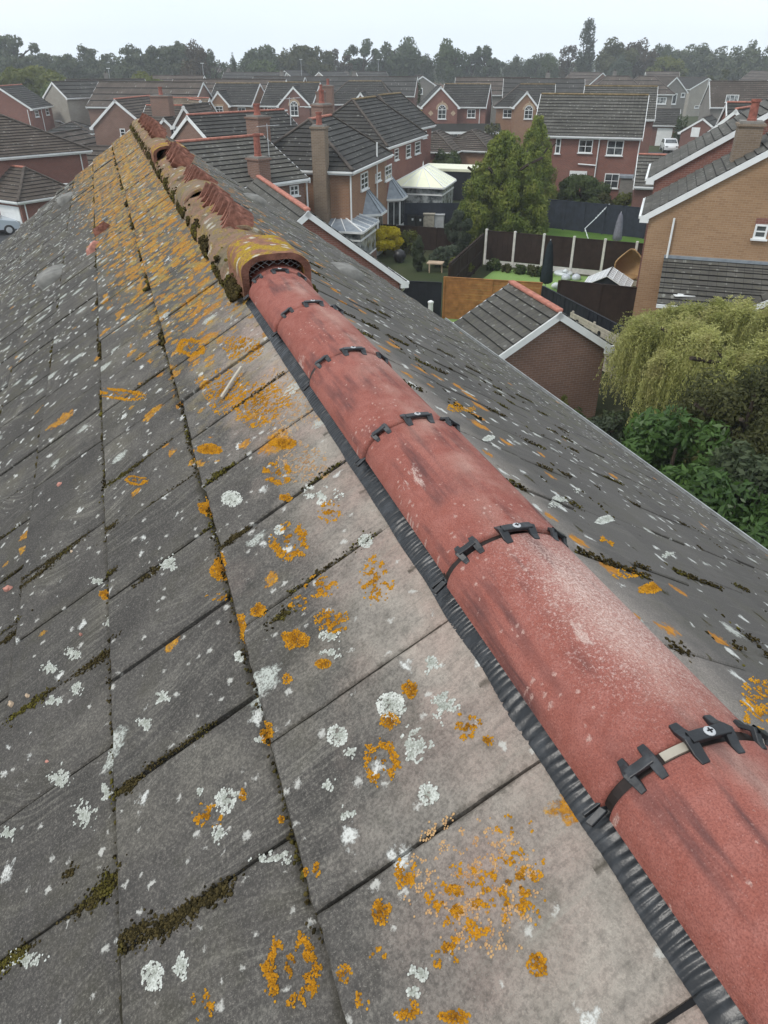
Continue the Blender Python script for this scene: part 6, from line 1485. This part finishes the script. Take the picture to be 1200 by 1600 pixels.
p = P(1040, 236); car(p[0] + .2, p[1] - .5, -100, pw_.m, 'white hatchback parked facing the camera before the white garage door'); p = P(1041, 229); car(p[0] + .3, p[1] + 3.2, -100, pr_.m, 'red car parked close behind the white hatchback')
p = P(338, 214); car(p[0], p[1], -10, pw_.m, 'white car whose roof shows by the arched porch'); p = P(300, 222); 
p = P(1081, 232); car(p[0] + 1.2, p[1], -100, pw_.m, 'white car half hidden behind the red brick gable at right')
def lamp_post(px, top, y, label, h=None):
    p = at_dist(px, top, y); c = np.array([p[0], p[1], G]); H = p[2] - G; e = empty('street_lamp', c, label, 'street lamp', 'street lamps'); m = MB(); m.lathe(c, [(.09, 0), (.08, 1.2), (.055, 1.25), (.045, H)], 8); m.build('pole', M['metal_grey'], e)
    m = MB(); m.box(c + ZZ * (H + .03), (.38, .1, 0), (-.03, .12, 0), (0, 0, .06)); m.build('lamp_head', M['white'], e)
lamp_post(97, 289, 56, 'street lamp head above the left hipped garage roof'); lamp_post(169, 107, 190, 'thin street lamp against the left wood'); lamp_post(316, 99, 190, 'street lamp below the small dark fir'); lamp_post(470, 93, 230, 'tall street lamp left of the silvery roof'); lamp_post(591, 93, 230, 'thin street lamp under the two round trees'); lamp_post(444, 173, 98, 'grey street lamp before the red gable with arched window')
# ------------------------------------------------------------------ trees and shrubs
M['leaf_conifer'] = leafmat('leaf_conifer', (.075, .12, .024), (.30, .35, .065), (.38, .38, .08)); M['leaf_dark'] = leafmat('leaf_dark', (.04, .058, .032), (.115, .145, .07)); M['leaf_green'] = leafmat('leaf_green', (.040, .07, .02), (.12, .155, .045)); M['leaf_olive'] = leafmat('leaf_olive', (.055, .065, .022), (.13, .13, .045))
M['leaf_willow'] = leafmat('leaf_willow', (.30, .32, .09), (.66, .64, .25), (.50, .43, .20)); M['leaf_yellow'] = leafmat('leaf_yellow', (.55, .44, .015), (.86, .72, .04)); M['leaf_brown'] = leafmat('leaf_brown', (.06, .045, .028), (.11, .085, .045)); M['leaf_grey'] = leafmat('leaf_grey', (.055, .075, .05), (.115, .14, .085)); M['leaf_laurel'] = leafmat('leaf_laurel', (.04, .085, .022), (.135, .235, .06), None, .35); M['leaf_lime'] = leafmat('leaf_lime', (.10, .12, .025), (.19, .20, .045)); M['leaf_far'] = leafmat('leaf_far', (.055, .075, .045), (.145, .17, .09), (.18, .17, .10))
def leaves(cent, rad, n, size, asp=1.6, up=0., hollow=.55, seed=0, flat=1., tone_c=.5):
    """leaf quads scattered through clumps: cent (k,3), rad (k,) or (k,3) -> verts, faces, tone"""
    r = np.random.default_rng(seed); cent = np.asarray(cent, float); k = len(cent); rad = np.asarray(rad, float); rad = rad[:, None] * np.ones(3) if rad.ndim == 1 else rad
    w = rad.prod(1) ** (2 / 3); idx = r.choice(k, n, p=w / w.sum()); d = r.normal(size=(n, 3)); d /= np.linalg.norm(d, axis=1)[:, None]
    rr = hollow + (1 - hollow) * r.random(n) ** .7; pos = cent[idx] + d * rad[idx] * rr[:, None]
    nm = d + r.normal(0, .55, (n, 3)); nm /= np.linalg.norm(nm, axis=1)[:, None]
    t = r.normal(size=(n, 3)) + np.array([0, 0, up]); t -= nm * (t * nm).sum(1)[:, None]; t /= np.linalg.norm(t, axis=1)[:, None]; b = np.cross(nm, t)
    s = size * r.uniform(.6, 1.35, n)[:, None]; V = np.stack([pos - t * s * asp / 2, pos + b * s / 2 * .8, pos + t * s * asp / 2, pos - b * s / 2 * .8], 1).reshape(-1, 3)
    ct = r.random(k); tone = np.clip(ct[idx] * tone_c + r.random(n) * (1 - tone_c), 0, 1)
    return V, np.arange(n * 4).reshape(-1, 4), np.repeat(tone, 4)
def crown_clumps(r, kind):
    """clump centres in a unit crown: x,y in -1..1, z in 0..1"""
    C_, R_ = [], []
    if kind == 'round':
        for _ in range(34):
            d = r.normal(size=3); d /= np.linalg.norm(d); q = r.uniform(.35, .8); C_.append((d[0] * q, d[1] * q, .55 + d[2] * q * .46)); s = r.uniform(.2, .36); R_.append((s, s, s * .55))
    elif kind == 'tall':
        for _ in range(40):
            z = r.uniform(.08, .97); w = .75 * math.sin(math.pi * min(1, z * .85 + .12)) ** .7; a = r.uniform(0, 6.28); q = r.uniform(.1, 1) * w * .75; s = r.uniform(.14, .28); C_.append((math.cos(a) * q, math.sin(a) * q, z)); R_.append((s, s, s * .6))
    elif kind == 'open':
        for _ in range(26):
            d = r.normal(size=3); d /= np.linalg.norm(d); q = r.uniform(.5, .9); C_.append((d[0] * q, d[1] * q, .6 + d[2] * q * .42)); s = r.uniform(.14, .26); R_.append((s, s, s * .45))
    elif kind == 'cone':
        for _ in range(60):
            z = r.uniform(0, .97) ; w = (1 - z) ** .75; a = r.uniform(0, 6.28); q = w * r.uniform(.45, .85); s = .10 + .20 * w * r.uniform(.7, 1.2); C_.append((math.cos(a) * q, math.sin(a) * q, z)); R_.append((s, s, s * .5))
    elif kind == 'bigcone':
        for _ in range(260):
            z = r.uniform(0.02, .97); w = min(1, (1 - z) ** .72 * 1.08) * (.82 + .18 * min(1, z / .2)); a = r.uniform(0, 6.28); q = w * r.random() ** .4 * .88; s = .06 + .10 * w * r.uniform(.6, 1.3); C_.append((math.cos(a) * q, math.sin(a) * q, z)); R_.append((s, s, s * .75))
    elif kind == 'dome':
        for _ in range(30):
            a = r.uniform(0, 6.28); z = r.uniform(.1, .85); q = math.sqrt(max(0, 1 - z * z)) * r.uniform(.4, .82); s = r.uniform(.2, .34); C_.append((math.cos(a) * q, math.sin(a) * q, z)); R_.append((s, s, s * .7))
    return np.array(C_), np.array(R_)
PRO = {}
def tree(name, label, x, y, h, w, kind, mat, trunk=.2, n=3500, size=.05, group=None, variant=0, cat=None, z=G, asp=1.6, up=0., hollow=.5, parent_cat='tree'):
    """h total height, w crown width; crown and trunk meshes are shared between copies"""
    e = empty(name, (x, y, z), label, cat or parent_cat, group)
    r = np.random.default_rng(100 + variant * 7 + len(PRO)); PRO[len(PRO)] = 1
    C_, R_ = crown_clumps(r, kind); ch = h * (1 - trunk); sc = np.array([w / 2, w / 2, ch])
    R_ = R_ * sc
    V, Fc, T = leaves(C_ * sc + np.array([0, 0, h * trunk]), R_, n, size * w / 2, asp, up, hollow, 11 + len(PRO))
    mesh_np('crown', V, Fc, M[mat], e, tone=T)
    tr_ = max(.04, w * .03); tm = MB(); tm.lathe((0, 0, 0), [(1.25 * tr_, 0), (tr_, .06 * h), (.75 * tr_, .45 * h), (.3 * tr_, .8 * h)], 9, caps=False)
    for i in range(6):
        a = i * 1.05 + variant; tm.bar((0, 0, h * (.35 + .05 * i)), (math.cos(a) * w * .3, math.sin(a) * w * .3, h * (.62 + .03 * i)), .6 * tr_, .6 * tr_)
    tk = tm.build('trunk', M['bark']); tk.parent = e
    return e
def tree_px(name, label, px, top, y, wpx, kind, mat, **kw):
    p = at_dist(px, top, y); dep = float(np.dot(p, FW)); return tree(name, label, p[0], p[1], p[2] - G, wpx * dep / F, kind, mat, **kw)
tree_px('conifer', 'large bright green conifer in the centre of the gardens', 793, 205, 50.2, 196, 'bigcone', 'leaf_conifer', trunk=.02, n=80000, size=.024, asp=2.4, up=1.2, variant=1)
tree_px('conifer', 'second green conifer behind and right of the large one', 842, 180, 58, 104, 'bigcone', 'leaf_conifer', trunk=.02, n=52000, size=.030, asp=2.4, up=1.2, variant=2)
tree_px('shrub', 'broad rhododendron like shrub right of the conifers', 912, 269, 60, 98, 'dome', 'leaf_green', trunk=.05, n=20000, size=.05, cat='shrub', variant=3); tree_px('shrub', 'yellow green bush beside the grey lean-to', 978, 302, 59, 55, 'dome', 'leaf_lime', trunk=.05, n=2500, size=.12, cat='shrub', variant=4); tree_px('shrub', 'pale feathery bush between the rhododendron and the lean-to', 945, 300, 58.5, 35, 'dome', 'leaf_olive', trunk=.05, n=1500, size=.14, cat='shrub', variant=5)
tree_px('shrub', 'clipped dark green egg topiary on the small lawn', 655, 371, 41.6, 38, 'tall', 'leaf_dark', trunk=.02, n=14000, size=.07, cat='topiary', variant=6); tree_px('shrub', 'bright golden yellow shrub beside the bay windows', 600, 356, 45.5, 72, 'dome', 'leaf_yellow', trunk=.05, n=12000, size=.065, cat='shrub', variant=7); tree_px('shrub', 'thin yellowing shrub by the brown fence', 640, 358, 46, 40, 'dome', 'leaf_lime', trunk=.1, n=900, size=.13, cat='shrub', variant=8)
tree_px('shrub', 'grey green feathery shrub in front of the large conifer', 718, 330, 45.5, 62, 'tall', 'leaf_grey', trunk=.03, n=14000, size=.06, cat='shrub', variant=9, asp=2.6, up=.8); tree_px('shrub', 'green bush below the feathery shrub', 697, 385, 43, 56, 'dome', 'leaf_grey', trunk=.03, n=3000, size=.11, cat='shrub', variant=10); tree_px('climber', 'yellow green climber spilling over the brown side fence', 722, 398, 40.2, 46, 'dome', 'leaf_lime', trunk=.3, n=2600, size=.12, cat='climber', variant=11)
tree_px('hedge_shrub', 'rounded hedge behind the cream roofed conservatory', 697, 233, 74, 62, 'dome', 'leaf_green', trunk=.05, n=4000, size=.10, cat='shrub', variant=12); tree_px('cypress', 'narrow dark cypress left of the arched window house', 655, 130, 112, 14, 'tall', 'leaf_dark', trunk=.03, n=1500, size=.2, cat='tree', variant=13); tree_px('shrub', 'yellow topped bush under the dark cypress', 657, 174, 104, 12, 'dome', 'leaf_yellow', trunk=.2, n=500, size=.2, cat='shrub', variant=14); tree_px('shrub', 'green bush above the low hipped garages', 770, 190, 100, 34, 'dome', 'leaf_olive', trunk=.1, n=900, size=.16, cat='shrub', variant=14)
tree_px('shrub', 'dark garden bush between garage and parked cars', 1068, 180, 108, 28, 'dome', 'leaf_green', trunk=.05, n=1300, size=.16, cat='shrub', variant=15)
for i, (px, py, s) in enumerate(((770, 422, .5), (790, 425, .35), (812, 428, .4), (832, 431, .45), (850, 433, .5))):
    c = P(px, py); tree('border_plant', f'{["first","second","third","fourth","fifth"][i]} low leafy plant from the left under the dark white-posted fence', c[0], c[1], s * 1.3, s * 1.9, 'dome', 'leaf_olive' if i % 2 else 'leaf_green', trunk=.05, n=700, size=.22, cat='plant', variant=16 + i % 2, group='border plants')
# beside the near garage wall and below the gutter
c = at_dist(882, 620, 20.6); tree('conifer', 'small upright lime green conifer at the garage wall foot', c[0], c[1], c[2] - G + .1, .75, 'cone', 'leaf_lime', trunk=.05, n=2200, size=.12, variant=18); 
for px, py, y, w, mt, lab in ((908, 640, 20.2, 1.3, 'leaf_green', 'low green bush beside the small lime conifer'), (942, 655, 19.6, 1.3, 'leaf_grey', 'silvery low bush between garage wall and willow'), (965, 640, 20.6, 1.6, 'leaf_dark', 'dark low bush under the willow edge')):
    c = at_dist(px, py, y); tree('shrub', lab, c[0], c[1], c[2] - G, w, 'dome', mt, trunk=.05, n=2200, size=.10, cat='shrub', variant=19)
def bush_at(lab, px, py, y, rx, mat, n, size, var, up=0., asp=1.6, kind='dome', name='shrub'):
    c = at_dist(px, py, y); return tree(name, lab, c[0], c[1], c[2] - G, rx * 2, kind, mat, trunk=.05, n=n, size=size, cat='shrub' if name == 'shrub' else 'tree', variant=var, asp=asp, up=up)
bush_at('large glossy laurel bush under the willow', 1065, 660, 14.8, 1.7, 'leaf_laurel', 11000, .060, 21, 0, 2.2); bush_at('glossy laurel beside the gutter at the right edge', 1160, 745, 12.6, 1.6, 'leaf_laurel', 9000, .062, 22, 0, 2.2); bush_at('low bright laurel by the roof gutter', 1085, 735, 13.8, 1.0, 'leaf_laurel', 5000, .085, 23, 0, 2.2); bush_at('dark small leaved tree at the right border beside the willow', 1195, 560, 15.6, 2.1, 'leaf_olive', 22000, .032, 24, 0, 1.8, 'round', 'tree')
bush_at('dark undergrowth bush at the corner of the right border', 1215, 700, 13.6, 1.7, 'leaf_dark', 9000, .055, 25, 0, 2.)
# weeping willow
def willow(label, x, y, ztop_, rad, n):
    e = empty('willow_tree', (x, y, G), label, 'tree'); r = np.random.default_rng(21); V, T = [], []; H = ztop_ - G
    heads = []
    for _ in range(52):
        a = r.uniform(0, 6.28); q = r.random() ** .6 * rad * .82; heads.append((math.cos(a) * q, math.sin(a) * q, H - .15 - (q / rad) ** 2 * 1.25 + r.normal(0, .22), r.uniform(.3, .75), r.random()))
    for i in range(n):
        hx, hy, hz, hr, ht = heads[r.integers(len(heads))]; a = r.uniform(0, 6.28); out = np.array([math.cos(a), math.sin(a), 0]); o2 = np.array([hx, hy, 0]); o2 = o2 / (np.linalg.norm(o2) + .3)
        out = out * .75 + o2 * .7; out[2] = 0; L = r.uniform(.9, 2.5); reach = hr * r.uniform(.5, 1.5); k = int(L / .062); tt = np.clip(ht * .6 + r.normal(.2, .2), 0, 1)
        p = np.array([hx, hy, hz]) + r.normal(0, .12, 3); sway = r.normal(0, .06, 2)
        for j in range(k):
            t = j / k; rise = .32 * hr * math.sin(min(1, t * 2.4) * math.pi) if t < .42 else 0
            c = p + out * reach * (1 - math.exp(-3.2 * t)) + np.array([sway[0] * t * 3, sway[1] * t * 3, rise - (max(0, t - .12) ** 1.25) * L])
            if c[2] < .4: break
            for _ in range(2):
                d = np.array([r.normal(0, .6), r.normal(0, .6), -1.1 if t > .3 else .2]); d /= np.linalg.norm(d); b = np.cross(d, r.normal(size=3)); b /= np.linalg.norm(b)
                ln, wd = r.uniform(.06, .12), r.uniform(.010, .017); q = c + r.normal(0, .015, 3); V += [q, q + d * ln * .5 + b * wd, q + d * ln, q + d * ln * .5 - b * wd]; T += [np.clip(tt + r.normal(0, .15), 0, 1)] * 4
    mesh_np('crown', np.array(V), np.arange(len(V)).reshape(-1, 4), M['leaf_willow'], e, tone=T)
    m = MB(); m.lathe((x, y, G), [(.32, 0), (.24, .3), (.2, 1.6), (.17, 2.2)], 10)
    for i in range(7): a = i * .9; m.tube([np.array([x, y, G + 2.0]), np.array([x + math.cos(a) * rad * .3, y + math.sin(a) * rad * .3, G + H * .72]), np.array([x + math.cos(a) * rad * .62, y + math.sin(a) * rad * .62, G + H * .84])], .06, 6)
    m.build('trunk', M['bark'], e)
willow('weeping willow with pale yellow green hanging branches at right', 10.9, 20.2, -6.15, 4.9, 5600)
# ------------------------------------------------------------------ skyline
SKYL = [('fir_tree', 'small dark pointed fir on the left skyline', 362, 82, 210, 20, 'cone', 'leaf_dark', 0), ('tree', 'dark reddish tree rising at the right end of the left wood', 302, 62, 215, 44, 'round', 'leaf_brown', 1), ('tree', 'grey green tree between the left wood and the fir', 333, 78, 215, 34, 'open', 'leaf_far', 2),
 ('tree', 'wide dark green tree right of the fir', 408, 68, 250, 62, 'round', 'leaf_dark', 3), ('tree', 'lower pale green trees under the wide dark tree', 402, 93, 235, 56, 'round', 'leaf_green', 4), ('tree', 'olive green tree between dark crown and bare branches', 446, 72, 250, 40, 'round', 'leaf_olive', 5), ('tree', 'brownish thin crowned tree left of the two round trees', 486, 70, 250, 66, 'round', 'leaf_olive', 6), ('tree', 'thin browning tree left of the openwork tree', 527, 76, 255, 40, 'open', 'leaf_brown', 7),
 ('tree', 'openwork dark tree with sky showing through, left of the largest round tree', 568, 63, 260, 50, 'open', 'leaf_dark', 8), ('tree', 'largest round dark tree in the centre skyline', 628, 55, 260, 62, 'round', 'leaf_dark', 9), ('tree', 'small pale tree tucked below the openwork tree', 597, 72, 262, 32, 'open', 'leaf_grey', 10), ('tree', 'low tree right beside the largest round tree', 662, 80, 262, 36, 'round', 'leaf_far', 11),
 ('tree', 'mid green domed tree right of centre skyline', 706, 60, 262, 48, 'round', 'leaf_green', 12), ('tree', 'grey green tree between domed tree and dark twin crowns', 738, 74, 265, 34, 'open', 'leaf_grey', 13), ('tree', 'dark tree with twin pointed crowns', 764, 67, 265, 44, 'open', 'leaf_dark', 14), ('tree', 'small low tree after the twin crowns', 805, 87, 270, 28, 'round', 'leaf_far', 15),
 ('tree', 'low dark tree left of the reddish one', 838, 84, 275, 34, 'round', 'leaf_dark', 16), ('tree', 'low dark domed tree close to the reddish one', 860, 82, 275, 34, 'round', 'leaf_green', 17), ('tree', 'reddish thin tree at the foot of the poplar', 890, 69, 265, 28, 'open', 'leaf_brown', 18), ('poplar_tree', 'tall narrow poplar like tree, highest on the right skyline', 921, 33, 262, 40, 'tall', 'leaf_grey', 19),
 ('tree', 'olive topped broad tree right of the poplar', 962, 62, 260, 58, 'round', 'leaf_olive', 20), ('tree', 'grey green tree below the olive topped broad tree', 972, 84, 250, 34, 'round', 'leaf_grey', 21), ('tree', 'deep purple green tree in the right skyline', 1004, 62, 262, 42, 'round', 'leaf_brown', 22), ('tree', 'dark round tree beside the gap in the right skyline', 1040, 62, 265, 44, 'round', 'leaf_dark', 23), ('tree', 'pale lime rounded tree in front of the right skyline gap', 1050, 85, 240, 54, 'round', 'leaf_lime', 24),
 ('tree', 'yellow green tree at the left border above the red house', 38, 95, 150, 96, 'round', 'leaf_lime', 25), ('tree', 'tall airy tree at the top left corner', 14, 50, 235, 66, 'open', 'leaf_far', 26), ('tree', 'dark green bushy tree right of the far left house', 92, 128, 128, 70, 'round', 'leaf_green', 27), ('tree', 'olive tree left of the brown gabled house', 148, 140, 122, 52, 'round', 'leaf_lime', 28), ('tree', 'yellow green tree behind the brown gabled house', 216, 110, 150, 60, 'round', 'leaf_lime', 29), ('tree', 'bushy dark hedge tree under the grey bungalow', 115, 150, 118, 50, 'dome', 'leaf_green', 30), ('tree', 'bare branched tree before the silvery right roof', 1128, 106, 190, 34, 'open', 'leaf_olive', 31), ('tree', 'dark hedge tree beside the tan roof house', 310, 128, 150, 26, 'round', 'leaf_dark', 32)]
for nm, lab, px, top, y, w, kind, mt, var in SKYL:
    tree_px(nm, lab, px, top, y, w * 1.35, kind, mt, trunk=.10 if kind != 'cone' else .03, n=5200 if kind != 'open' else 3200, size=.085, group='skyline trees', variant=var % 9)
def wood(label, pts, y, n_per, mat, seed):
    r = np.random.default_rng(seed); C_, R_ = [], []
    for px, top, w in pts:
        p = at_dist(px, top, y + r.uniform(-14, 14)); dep = float(np.dot(p, FW)); W_ = w * dep / F / 2; H = p[2] - G
        for _ in range(22):
            d = r.normal(size=3); d /= np.linalg.norm(d); q = r.uniform(.3, .85); s = W_ * r.uniform(.28, .46); C_.append((p[0] + d[0] * q * W_, p[1] + d[1] * q * W_ * .6, G + H * (.50 + d[2] * q * .46))); R_.append((s, s, s * .75))
    V, Fc, T = leaves(C_, R_, n_per * len(pts), .62, 1.4, 0, .45, seed, tone_c=.7); o = mesh_np('distant_wood', V, Fc, M[mat], None, tone=T); tag(o, label, 'wood', kind='stuff')
wood('dense mixed wood across the left skyline', [(px, 66 + 16 * mnoise.noise((px * .021, 1, 1)) + (10 if px < 60 else 0) - (10 if 200 < px < 280 else 0), 44) for px in range(-60, 320, 14)], 232, 1500, 'leaf_far', 41)
wood('dense dark wood across the right skyline', [(px, 60 + 10 * mnoise.noise((px * .03, 5, 1)), 46) for px in range(1070, 1290, 12)], 268, 1500, 'leaf_far', 42)
wood('low far wood along the whole horizon', [(px, 86 + 7 * mnoise.noise((px * .02, 9, 1)), 36) for px in range(-60, 1300, 16)], 330, 700, 'leaf_far', 43)
